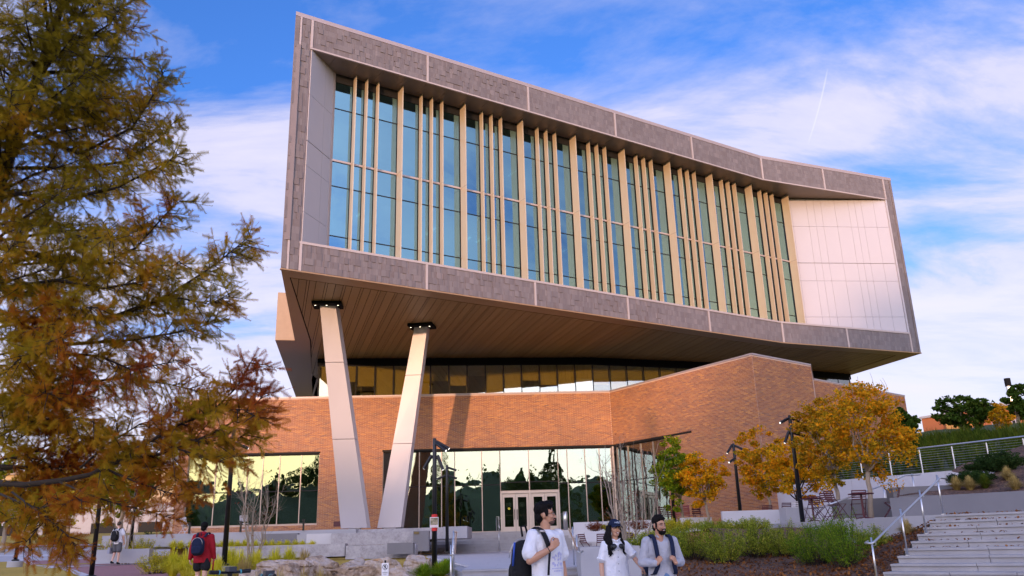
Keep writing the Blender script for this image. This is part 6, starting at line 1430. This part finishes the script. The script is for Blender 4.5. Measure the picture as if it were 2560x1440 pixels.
# ---------- student in a white T-shirt, head turned to the right
GY_ = 9.1; q = pt(1368, 1400, GY_); m1 = Figure('person in a white printed T-shirt gripping a backpack strap, head turned right', (q.x, GY_, .058), R(38), 1.75, yaw=R(46), pitch=R(-2))
body = MB(); m1.headverts(body); body.cap((0, .018, 1.43), m1.Hd((0, .008, 1.545)), .058, .052, 14); torso(body, .90, .93)
sR, eR, wR = (-.185, .015, 1.405), (-.262, -.035, 1.165), (-.085, -.185, 1.285); sL, eL, wL = (.185, .015, 1.405), (.235, .04, 1.12), (.225, -.02, .885)
arm(body, sR, eR, wR); arm(body, sL, eL, wL); hand(body, wR, (.50, -.35, .62), (.45, .75, .15), 1.15, 1); hand(body, wL, (0, -.12, -1), (-1, -.1, 0), .45, 1); legs(body, (.1, -.03, .5), (-.1, .03, .5), (.1, .03, .10), (-.1, .08, .10), .078)
b1 = m1.fin('body', body, M['skin'], vox=.0065, it=3)
mt, t, p, o = nodes('tshirt_print'); cc = t.nodes.new('ShaderNodeTexCoord'); p.inputs['Roughness'].default_value = .9
nz = tnoise(t, 42, 3, .6, cc.outputs['Object']); ink = tramp(t, nz, [(.49, 0.0), (.54, 1.0)]); ink2 = tramp(t, tnoise(t, 26, 2, .5, cc.outputs['Object']), [(.45, (.22, .26, .62)), (.6, (.42, .30, .62))])
g = t.nodes.new('ShaderNodeTexCoord'); sx = t.nodes.new('ShaderNodeSeparateXYZ'); t.links.new(g.outputs['Generated'], sx.inputs[0])
t.links.new(tmix(t, tmath(t, 'MULTIPLY', ink, .62), (.70, .70, .74), ink2), p.inputs['Base Color']); M['print'] = mt
M['tee'] = cloth('tee', (.72, .71, .74), .03, 10, .55)
sh = MB(); torso(sh, .80, 1.10); sh.cap((-.165, .015, 1.41), (-.245, -.012, 1.235), .074, .083, 14); sh.cap((.165, .015, 1.41), (.225, .03, 1.22), .074, .083, 14)
tee = m1.fin('t_shirt', sh, M['tee'], vox=.009, it=3, wr=(.013, 9, 1))
pr = MB(); rp = random.Random(4)
def on_chest(x, z, d=.012):      # a point just in front of the shirt front, local space
    rx = .20*1.10*1.02; ry = rx*.60; u = max(-.98, min(.98, x/rx)); return (x, -ry*math.sqrt(1-u*u)-d, z)
for (x, z, r_, c_) in [(rp.uniform(-.03, .12), rp.uniform(1.10, 1.24), rp.uniform(.010, .022), 0) for _ in range(26)]:
    P = [on_chest(x+math.cos(a)*r_*rp.uniform(.5, 1), z+math.sin(a)*r_*rp.uniform(.5, 1.1)) for a in [k*2*math.pi/9 for k in range(9)]]; pr.add(P, [tuple(range(9))])
for r_ in range(2):
    x = -.04+.02*r_
    while x < .13-.03*r_: w_ = rp.uniform(.006, .013); z = 1.075-.026*r_; pr.add([on_chest(x, z), on_chest(x+w_, z), on_chest(x+w_, z+.013), on_chest(x, z+.013)], [(0, 1, 2, 3)]); x += w_+.005
pro = m1.fin('shirt_print', pr, plain('ink', (.44, .44, .66), .9), tee, smooth=False)
sw = pro.modifiers.new('w', 'SHRINKWRAP'); sw.target = tee; sw.wrap_method = 'NEAREST_SURFACEPOINT'; sw.wrap_mode = 'ABOVE_SURFACE'; sw.offset = .004
hr = MB(); hr.ell((0, .026, 1.684), (.088, .100, .084), None, 22, 14); hr.ell((0, -.045, 1.717), (.070, .046, .034), None, 16, 10); hr.ell((0, .065, 1.60), (.070, .052, .062), None, 14, 10)
for e in (-1, 1): hr.ell((e*.072, -.018, 1.640), (.014, .022, .038), None, 10, 8)
hr.ell((.02, -.03, 1.745), (.05, .06, .026), None, 12, 8); m1.fin('hair', hr, M['hair'], b1, vox=.007, it=1, head=True, wr=(.007, 38, 2)); m1.face(b1)
m1.fin('stubble', MB().ell((0, -.047, 1.543), (.0445, .0445, .026), None, 14, 10), plain('stubble', (.10, .05, .035), .8), b1, head=True)
gl_ = MB()
for g in (-1, 1): gl_.tube([(g*.030+math.cos(a)*.021, -.101, 1.630+math.sin(a)*.017) for a in [k*math.pi/6 for k in range(13)]], .0015, 5); gl_.tube([(g*.051, -.099, 1.633), (g*.078, .0, 1.628)], .0015, 5)
m1.fin('glasses', gl_, M['frame'], b1, head=True)
pt_ = MB(); legs(pt_, (.1, -.03, .5), (-.1, .03, .5), (.1, .03, .13), (-.1, .08, .13), .094); pt_.ell((0, 0, .95), (.175, .115, .12)); m1.fin('trousers', pt_, M['khaki'], vox=.012, wr=(.008, 8, 3)); shoes(m1, (.1, .03, .10), (-.1, .08, .10), M['eye_white'])
m1.fin('wristband', MB().tube([(-.112, -.162, 1.267), (-.106, -.167, 1.271)], .034, 12), M['blackcloth'])
def pack(fg, label, c, sz, col, accent=None, pocket=True, tilt=0, straps=(), loop=True):
    root = thing('backpack', label, 'backpack', tuple(fg.T((c[0], c[1], c[2]-sz[2]))), 'backpacks carried by the students'); c = Vector(c)
    def sup(p, d): f_ = lambda q_: math.copysign(abs(q_)**.72, q_); return Vector((f_(d.x)*sz[0], f_(d.y)*sz[1], f_(d.z)*sz[2]*(1)))*(1-.16*max(0, d.z)**2)
    mb = MB().ell((0, 0, 0), (1, 1, 1), None, 28, 20, sup); rt = Matrix.Rotation(tilt, 3, 'X'); mb.v = [tuple(c+rt @ Vector(v)) for v in mb.v]; o = fg.fin('pack_body', mb, col, root); wrinkle(o, .008, 9, 5)
    if pocket:
        mb = MB().ell((0, 0, 0), (1, 1, 1), None, 20, 14, lambda p, d: Vector((math.copysign(abs(d.x)**.6, d.x)*sz[0]*.78, math.copysign(abs(d.y)**.6, d.y)*sz[1]*.45, math.copysign(abs(d.z)**.6, d.z)*sz[2]*.42))); mb.v = [tuple(c+rt @ (Vector(v)+Vector((0, sz[1]*.85, -sz[2]*.42)))) for v in mb.v]; fg.fin('pocket', mb, col, root)
    z_ = MB().tube([tuple(c+rt @ Vector((math.cos(a)*sz[0]*.86, sz[1]*.93, sz[2]*.12+math.sin(a)*sz[2]*.70))) for a in [k*math.pi/10 for k in range(11)]], .004, 5); fg.fin('zip', z_, M['steel'], root)
    if accent: fg.fin('accent', MB().tube([tuple(c+rt @ Vector((-sz[0]*.97, sz[1]*.1, sz[2]*.75))), tuple(c+rt @ Vector((-sz[0]*1.02, sz[1]*.05, sz[2]*.3))), tuple(c+rt @ Vector((-sz[0]*1.02, sz[1]*.05, -sz[2]*.1)))], .013, 8, flat=.5), accent, root)
    if loop: fg.fin('carry_loop', MB().tube([tuple(c+Vector((-.05, -.02, sz[2]*.95))), tuple(c+Vector((-.06, -.01, sz[2]*1.32))), tuple(c+Vector((.0, -.01, sz[2]*1.34))), tuple(c+Vector((.03, -.02, sz[2]*.95)))], .012, 6), col, root)
    for S in straps: st = MB(); n_ = len(S); ribbon(st, S); fg.fin('strap', st, col, root)
    return root
def ribbon(mb, S, w=.030, th=.010):
    """webbing: S is a list of (point, side vector)"""
    V = []; n = len(S)
    for i, (p, s) in enumerate(S):
        p = Vector(p); s = Vector(s).normalized(); tg = (Vector(S[min(i+1, n-1)][0])-Vector(S[max(i-1, 0)][0])).normalized(); up = tg.cross(s).normalized(); V += [p-s*w-up*th*.5, p+s*w-up*th*.5, p+s*w+up*th*.5, p-s*w+up*th*.5]
    F = [(i*4+j, i*4+(j+1) % 4, (i+1)*4+(j+1) % 4, (i+1)*4+j) for i in range(n-1) for j in range(4)]+[(3, 2, 1, 0), tuple((n-1)*4+j for j in range(4))]; mb.add(V, F)
X = (1, 0, 0)
bluea = plain('pack_blue', (.03, .09, .45), .6)
S1 = [((-.125, .13, 1.40), X), ((-.128, .07, 1.475), X), ((-.130, .0, 1.497), X), ((-.128, -.075, 1.470), X), ((-.122, -.128, 1.40), X), ((-.112, -.158, 1.32), X), ((-.10, -.168, 1.26), X)]
S1b = [((-.10, -.168, 1.26), X), ((-.11, -.160, 1.14), X), ((-.115, -.150, 1.02), X)]
bk1 = pack(m1, 'black backpack with blue trim hanging from one shoulder of the student in a T-shirt', (-.09, .25, 1.14), (.16, .125, .28), M['pack'], bluea, tilt=R(8), straps=(S1,))
st = MB(); ribbon(st, S1b, .013, .006); m1.fin('strap_tail', st, M['pack'], bk1); st = MB(); ribbon(st, [((-.127, -.086, 1.462), X), ((-.126, -.1, 1.445), X)], .031, .013); m1.fin('strap_mark', st, M['eye_white'], bk1)
# ---------- student in a cap
GY_ = 11.6; q = pt(1540, 1400, GY_); w1 = Figure('smiling person in a navy cap and white button shirt with headphones round the neck', (q.x, GY_, .058), R(8), 1.60, yaw=R(14), pitch=R(-4), roll=R(5))
body = MB(); w1.headverts(body); body.cap((0, .018, 1.43), w1.Hd((0, .008, 1.545)), .050, .046, 14); torso(body, .90, .86, .02)
sR, eR, wR = (-.165, .015, 1.40), (-.215, .03, 1.14), (-.225, -.035, .91); sL, eL, wL = (.165, .015, 1.40), (.275, -.01, 1.215), (.36, -.13, 1.06)
arm(body, sR, eR, wR, .041, .035, .025); arm(body, sL, eL, wL, .041, .035, .025); hand(body, wR, (0, -.15, -1), (1, -.1, 0), .5, -1, .92); hand(body, wL, (.25, -.75, -.25), (-.2, .1, -1), 1.5, -1, .95); legs(body, (.09, -.06, .5), (-.09, .05, .5), (.09, -.02, .10), (-.09, .14, .11), .078)
b2 = w1.fin('body', body, M['skin2'], vox=.0065, it=3)
M['shirt_w'] = cloth('shirt_w', (.74, .73, .76), .03, 12, .5)
sh = MB(); torso(sh, .80, 1.02, .0); sh.cap((-.15, .015, 1.405), (-.205, .02, 1.215), .063, .068, 14); sh.cap((.15, .015, 1.405), (.245, .0, 1.265), .063, .067, 14)
for e in (-1, 1): sh.cap((e*.012, -.085, 1.455), (e*.075, -.02, 1.492), .014, .018, 8)
shw = w1.fin('shirt', sh, M['shirt_w'], vox=.008, it=3, wr=(.010, 10, 7))
bt = MB()
for k in range(5): bt.ell((.012, -.128-.0*k, 1.33-.095*k), (.007, .004, .007), None, 8, 6)
bo = w1.fin('buttons', bt, M['frame'], shw); sw = bo.modifiers.new('w', 'SHRINKWRAP'); sw.target = shw; sw.wrap_method = 'NEAREST_SURFACEPOINT'; sw.wrap_mode = 'ABOVE_SURFACE'; sw.offset = .003
for e in (-1, 1):
    fl = MB(); c0 = e*.095+.01; P = [(-.05, 1.275), (.05, 1.275), (.05, 1.245), (0, 1.222), (-.05, 1.245)]; fl.add([(c0+x, -.125, z) for x, z in P]+[(c0+x, -.119, z) for x, z in P], [(0, 1, 2, 3, 4), (9, 8, 7, 6, 5)]+[(i, i+5, (i+1) % 5+5, (i+1) % 5) for i in range(5)])
    po = w1.fin('pocket_flap', fl, M['shirt_w'], shw, smooth=False); sw = po.modifiers.new('w', 'SHRINKWRAP'); sw.target = shw; sw.wrap_mode = 'ABOVE_SURFACE'; sw.offset = .006
for (a_, b_, e) in (((-.203, .02, 1.225), (-.212, .022, 1.195), -1), ((.24, .0, 1.275), (.258, -.004, 1.245), 1)): w1.fin('cuff', MB().tube([a_, b_], .074, 16), M['shirt_w'], shw)
hr = MB(); hr.ell((0, .030, 1.675), (.086, .098, .092), None, 22, 14); rp = random.Random(8)
for e in (-1, 1):
    for k in range(11):
        x0 = e*(.078+.004*(k % 3)); y0 = -.012+.011*k; x1 = e*(.085+.012*rp.random()+.004*k); end = 1.30+rp.uniform(-.04, .05)
        hr.tube([(x0, y0, 1.68), (e*(.083+.004*rp.random()), y0, 1.60), (x1, y0-.015, 1.50), (x1+e*.012, -.085+.014*k*.8, 1.42), (x1+e*rp.uniform(-.02, .03), -.125+.016*k, end), (x1+e*rp.uniform(-.03, .055), -.135+.018*k, end-.05)], [.013, .017, .019, .018, .014, .003], 8)
w1.fin('hair', hr, M['hair'], b2, vox=.0065, it=1, head=True, wr=(.004, 40, 3)); w1.face(b2, 'smile')
capm = MB()
for i in range(9):
    pass
capm.ell((0, .008, 1.675), (.094, .110, .100), None, 28, 16, lambda p, d: Vector((p.x, p.y, max(p.z, .0))))
cp = w1.fin('cap', capm, M['navy'], b2, head=True)
br = MB(); n_ = 11
for lay, dz in ((0, 0), (1, -.006)):
    pass
rowi = []; rowo = []
for k in range(n_):
    a = math.pi*(1.16+.68*k/(n_-1)); rowi.append((math.cos(a)*.094, .008+math.sin(a)*.110, 1.678)); rowo.append((math.cos(a)*.098, .008+math.sin(a)*.185, 1.662-.012*abs(math.cos(a))**2*3))
Vb = rowi+rowo+[(x, y, z-.006) for x, y, z in rowi]+[(x, y, z-.006) for x, y, z in rowo]; Fb = []
for k in range(n_-1): Fb += [(k, k+1, n_+k+1, n_+k), (2*n_+k+1, 2*n_+k, 3*n_+k, 3*n_+k+1), (n_+k, n_+k+1, 3*n_+k+1, 3*n_+k)]
br.add(Vb, Fb); w1.fin('brim', br, M['navy'], cp, head=True)
lt = MB(); rp = random.Random(6); x = -.042
while x < .042:
    w_ = rp.uniform(.006, .009); hgt = .020 if abs(x) > .012 else .028
    for (xa, xb, za, zb) in ((x, x+.0022, 0, hgt), (x, x+w_, hgt-.004, hgt), (x, x+w_, hgt*.45, hgt*.45+.0035)):
        P = []
        for (xx, zz_) in ((xa, za), (xb, za), (xb, zb), (xa, zb)):
            zq = .024+zz_; u = xx/.094; w2 = zq/.100; P.append((xx, .008-.1125*math.sqrt(max(0, 1-u*u-w2*w2)), 1.675+zq))
        lt.add(P, [(0, 1, 2, 3)])
    x += w_+.003
w1.fin('cap_lettering', lt, plain('cap_white', (.6, .65, .75), .7), cp, head=True, smooth=False)
HP = thing('headphones', 'black over-ear headphones hanging round the neck of the student in a cap', 'headphones', tuple(w1.T((0, -.1, 1.36))))
w1.fin('headband', MB().tube([(-.085, -.115, 1.37), (-.098, -.04, 1.43), (-.085, .06, 1.475), (0, .10, 1.49), (.085, .06, 1.475), (.098, -.04, 1.43), (.085, -.115, 1.37)], .011, 8), M['blackcloth'], HP)
for e in (-1, 1):
    mb = MB().ell((0, 0, 0), (.046, .024, .040)); rt = Matrix.Rotation(e*.35, 3, 'Z') @ Matrix.Rotation(-.35, 3, 'X'); mb.v = [tuple(Vector((e*.058, -.148, 1.385))+rt @ Vector(v)) for v in mb.v]; w1.fin('ear_cup', mb, M['black'], HP)
w1.fin('earring', MB().ell((-.078, -.004, 1.582), (.006, .006, .008), None, 8, 6), M['teeth'], b2, head=True)
w1.fin('wristband', MB().tube([(-.223, -.028, .935), (-.226, -.038, .905)], .033, 14), M['blackcloth'])
pt_ = MB(); legs(pt_, (.09, -.06, .5), (-.09, .05, .5), (.09, -.02, .13), (-.09, .14, .14), .090); pt_.ell((0, 0, .94), (.165, .11, .12)); w1.fin('trousers', pt_, M['denim'], vox=.012, wr=(.008, 8, 4)); shoes(w1, (.09, -.02, .10), (-.09, .14, .11), M['eye_white'])
# ---------- bearded student
GY_ = 11.2; q = pt(1653, 1400, GY_); m2 = Figure('smiling bearded person in a light grey sweater holding both backpack straps', (q.x, GY_, .058), R(12), 1.63, yaw=R(20), pitch=R(3))
body = MB(); m2.headverts(body); body.cap((0, .018, 1.43), m2.Hd((0, .008, 1.545)), .060, .056, 14); torso(body, .90, .96)
sR, eR, wR = (-.19, .015, 1.405), (-.275, .0, 1.14), (-.135, -.185, 1.125); sL, eL, wL = (.19, .015, 1.405), (.275, .0, 1.14), (.135, -.185, 1.125)
arm(body, sR, eR, wR); arm(body, sL, eL, wL); hand(body, wR, (.45, -.25, .75), (.5, .8, .1), 1.3, 1); hand(body, wL, (-.45, -.25, .75), (-.5, .8, .1), 1.3, -1); legs(body, (.1, -.05, .5), (-.1, .05, .5), (.1, 0, .10), (-.1, .14, .11), .080)
b3 = m2.fin('body', body, M['skin'], vox=.0065, it=3)
M['sweater'] = cloth('sweater', (.40, .395, .43), .06, 12, .5)
sw_ = MB(); torso(sw_, .86, 1.10); 
for (s_, e_, w_) in ((sR, eR, wR), (sL, eL, wL)): s_, e_, w_ = Vector(s_), Vector(e_), Vector(w_); sw_.cap(s_, e_, .074, .064, 14); sw_.cap(e_, e_.lerp(w_, .86), .064, .046, 14)
swt = m2.fin('sweater', sw_, M['sweater'], vox=.009, it=3, wr=(.012, 9, 9))
cb = MB()
for e in (-1, 1): cb.box8([(e*.006, -.112, 1.425), (e*.070, -.088, 1.445), (e*.078, -.02, 1.492), (e*.05, -.05, 1.50), (e*.006, -.106, 1.43), (e*.068, -.082, 1.452), (e*.074, -.016, 1.50), (e*.048, -.045, 1.507)])
m2.fin('collar', cb, M['sweater'], swt, vox=.006)
hr = MB(); hr.ell((0, .028, 1.688), (.083, .097, .080), None, 22, 14); hr.ell((0, -.046, 1.722), (.066, .040, .030), None, 16, 10); hr.ell((0, .065, 1.60), (.068, .05, .06), None, 14, 10); hr.ell((.0, -.0, 1.755), (.055, .06, .022), None, 12, 8)
for e in (-1, 1): hr.ell((e*.071, -.015, 1.635), (.009, .018, .040), None, 10, 8)
m2.fin('hair', hr, M['hair'], b3, vox=.007, it=1, head=True, wr=(.006, 38, 5)); m2.face(b3, 'smile')
bd = MB(); bd.ell((0, -.050, 1.533), (.050, .048, .036), None, 16, 10); bd.tube([(-.030, -.084, 1.566), (-.012, -.103, 1.577), (.012, -.103, 1.577), (.030, -.084, 1.566)], [.006, .0085, .0085, .006], 8)
for e in (-1, 1): bd.tube([(e*.068, -.012, 1.60), (e*.062, -.035, 1.565), (e*.046, -.062, 1.545), (e*.026, -.085, 1.540)], [.006, .011, .015, .016], 8)
m2.fin('beard', bd, M['hair'], b3, vox=.005, it=1, head=True, wr=(.003, 60, 6))
pt_ = MB(); legs(pt_, (.1, -.05, .5), (-.1, .05, .5), (.1, 0, .13), (-.1, .14, .14), .094); pt_.ell((0, 0, .95), (.178, .118, .12)); m2.fin('jeans', pt_, M['denim'], vox=.012, wr=(.008, 8, 4)); shoes(m2, (.1, 0, .10), (-.1, .14, .11), M['eye_white'])
def strap2(e): return [((e*.118, .15, 1.38), X), ((e*.120, .08, 1.475), X), ((e*.122, .0, 1.50), X), ((e*.122, -.085, 1.468), X), ((e*.122, -.138, 1.39), X), ((e*.118, -.166, 1.28), X), ((e*.112, -.178, 1.19), X), ((e*.118, -.172, 1.09), X), ((e*.155, -.12, .99), X), ((e*.165, .06, .96), X)]
pack(m2, 'dark navy backpack on the back of the bearded student', (0, .255, 1.17), (.17, .11, .25), M['navy'], straps=(strap2(-1), strap2(1)))
# ---------- student in red walking away
GY_ = 21.5; q = pt(505, 1400, GY_); zg_ = float(gz(q.x, GY_))+.01; r1 = Figure('person in a red hoodie and black shorts walking away past the grasses', (q.x, GY_, zg_), R(180), 1.78)
M['red'] = cloth('red', (.30, .012, .022), .15, 8, .5)
body = MB(); r1.headverts(body); body.cap((0, .018, 1.43), (0, .008, 1.545), .055, .05, 14); torso(body, .90, .95); sR, eR, wR = (-.19, .015, 1.40), (-.25, .03, 1.13), (-.275, -.05, .90); sL, eL, wL = (.19, .015, 1.40), (.25, .03, 1.13), (.285, .02, .89)
arm(body, sR, eR, wR); arm(body, sL, eL, wL); hand(body, wR, (0, -.1, -1), (1, 0, 0), .6, -1); hand(body, wL, (0, -.1, -1), (-1, 0, 0), .6, 1); kL, kR, aL, aR = (.1, -.08, .52), (-.1, .02, .50), (.1, .10, .13), (-.1, .02, .10); legs(body, kL, kR, aL, aR, .088)
r1.fin('body', body, M['skin3'], vox=.008, it=3)
hd = MB(); torso(hd, .80, 1.16)
for (s_, e_, w_) in ((sR, eR, wR), (sL, eL, wL)): s_, e_, w_ = Vector(s_), Vector(e_), Vector(w_); hd.cap(s_, e_, .082, .072, 14); hd.cap(e_, e_.lerp(w_, .92), .072, .052, 14)
hd.ell((0, .055, 1.475), (.105, .085, .055), None, 16, 10); r1.fin('hoodie', hd, M['red'], vox=.011, wr=(.010, 7, 3))
r1.fin('shorts', MB().ell((0, 0, .92), (.185, .125, .14)).cap((-.098, 0, .88), (-.102, .01, .70), .108, .115, 14).cap((.098, 0, .88), (.102, -.03, .70), .108, .115, 14), M['blackcloth'], vox=.012, wr=(.006, 8, 2))
hr = MB(); hr.ell((0, .022, 1.675), (.087, .104, .092), None, 20, 12); hr.ell((0, .06, 1.60), (.072, .055, .06), None, 12, 8); r1.fin('hair', hr, M['hair'], vox=.009, head=True, wr=(.006, 38, 5)); shoes(r1, aL, aR, M['blackcloth'], M['eye_white'])
def strapb(e): return [((e*.10, .20, 1.40), X), ((e*.115, .10, 1.485), X), ((e*.12, .0, 1.505), X), ((e*.12, -.10, 1.46), X), ((e*.12, -.17, 1.35), X), ((e*.13, -.165, 1.15), X), ((e*.16, .05, 1.02), X)]
pack(r1, 'dark navy backpack slung on the person in the red hoodie', (.03, .265, 1.19), (.155, .095, .23), M['navy'], straps=(strapb(-1), strapb(1)), tilt=R(4))
r1.fin('lanyard', MB().tube([(-.30, .03, .92), (-.305, .06, .78), (-.30, .06, .62)], [.012, .018, .02], 6), M['red'])
# ---------- man far down the path
GY_ = 37.0; q = pt(289, 1400, GY_); zg_ = float(gz(q.x, GY_))+.015; r2 = Figure('person in a white T-shirt and dark shorts walking away down the brick path', (q.x, GY_, zg_), R(176), 1.78)
body = MB(); r2.headverts(body); body.cap((0, .018, 1.43), (0, .008, 1.545), .055, .05, 14); torso(body, .90, .95); sR, eR, wR = (-.19, .015, 1.40), (-.25, .03, 1.13), (-.26, -.06, .90); sL, eL, wL = (.19, .015, 1.40), (.25, .05, 1.13), (.27, .05, .88)
arm(body, sR, eR, wR); arm(body, sL, eL, wL); hand(body, wR, (0, -.1, -1), (1, 0, 0), .7, -1); hand(body, wL, (0, -.1, -1), (-1, 0, 0), 1.3, 1); kL, kR, aL, aR = (.1, -.05, .52), (-.1, -.02, .50), (.1, .12, .14), (-.1, .0, .10); legs(body, kL, kR, aL, aR, .085); r2.fin('body', body, M['skin3'], vox=.009, it=3)
sh = MB(); torso(sh, .84, 1.10); sh.cap((-.165, .015, 1.41), (-.235, .02, 1.24), .074, .080, 14); sh.cap((.165, .015, 1.41), (.235, .03, 1.24), .074, .080, 14); r2.fin('t_shirt', sh, M['tee'], vox=.012)
r2.fin('shorts', MB().ell((0, 0, .92), (.185, .125, .14)).cap((-.098, 0, .88), (-.102, .0, .60), .11, .11, 14).cap((.098, 0, .88), (.102, -.03, .60), .11, .11, 14), M['khaki'], vox=.013); hr = MB(); hr.ell((0, .022, 1.675), (.087, .104, .092), None, 20, 12); r2.fin('hair', hr, plain('hair_brown', (.05, .03, .02), .6), vox=.01, head=True); shoes(r2, aL, aR, M['blackcloth'], M['eye_white'])
pack(r2, 'black backpack on the person far down the brick path', (0, .265, 1.19), (.16, .10, .25), M['pack'], straps=(strapb(-1), strapb(1)))
bg_ = thing('tote_bag', 'small grey bag in the hand of the person far down the path', 'bag', tuple(r2.T((.27, .05, .45)))); r2.fin('bag_body', MB().box(.22, .32, -.12, .16, .46, .72), cloth('bag_grey', (.30, .30, .36)), bg_, smooth=False); r2.fin('bag_handle', MB().tube([(.27, -.05, .72), (.27, .0, .85), (.27, .08, .85), (.27, .12, .72)], .01, 6), M['blackcloth'], bg_)

settle()
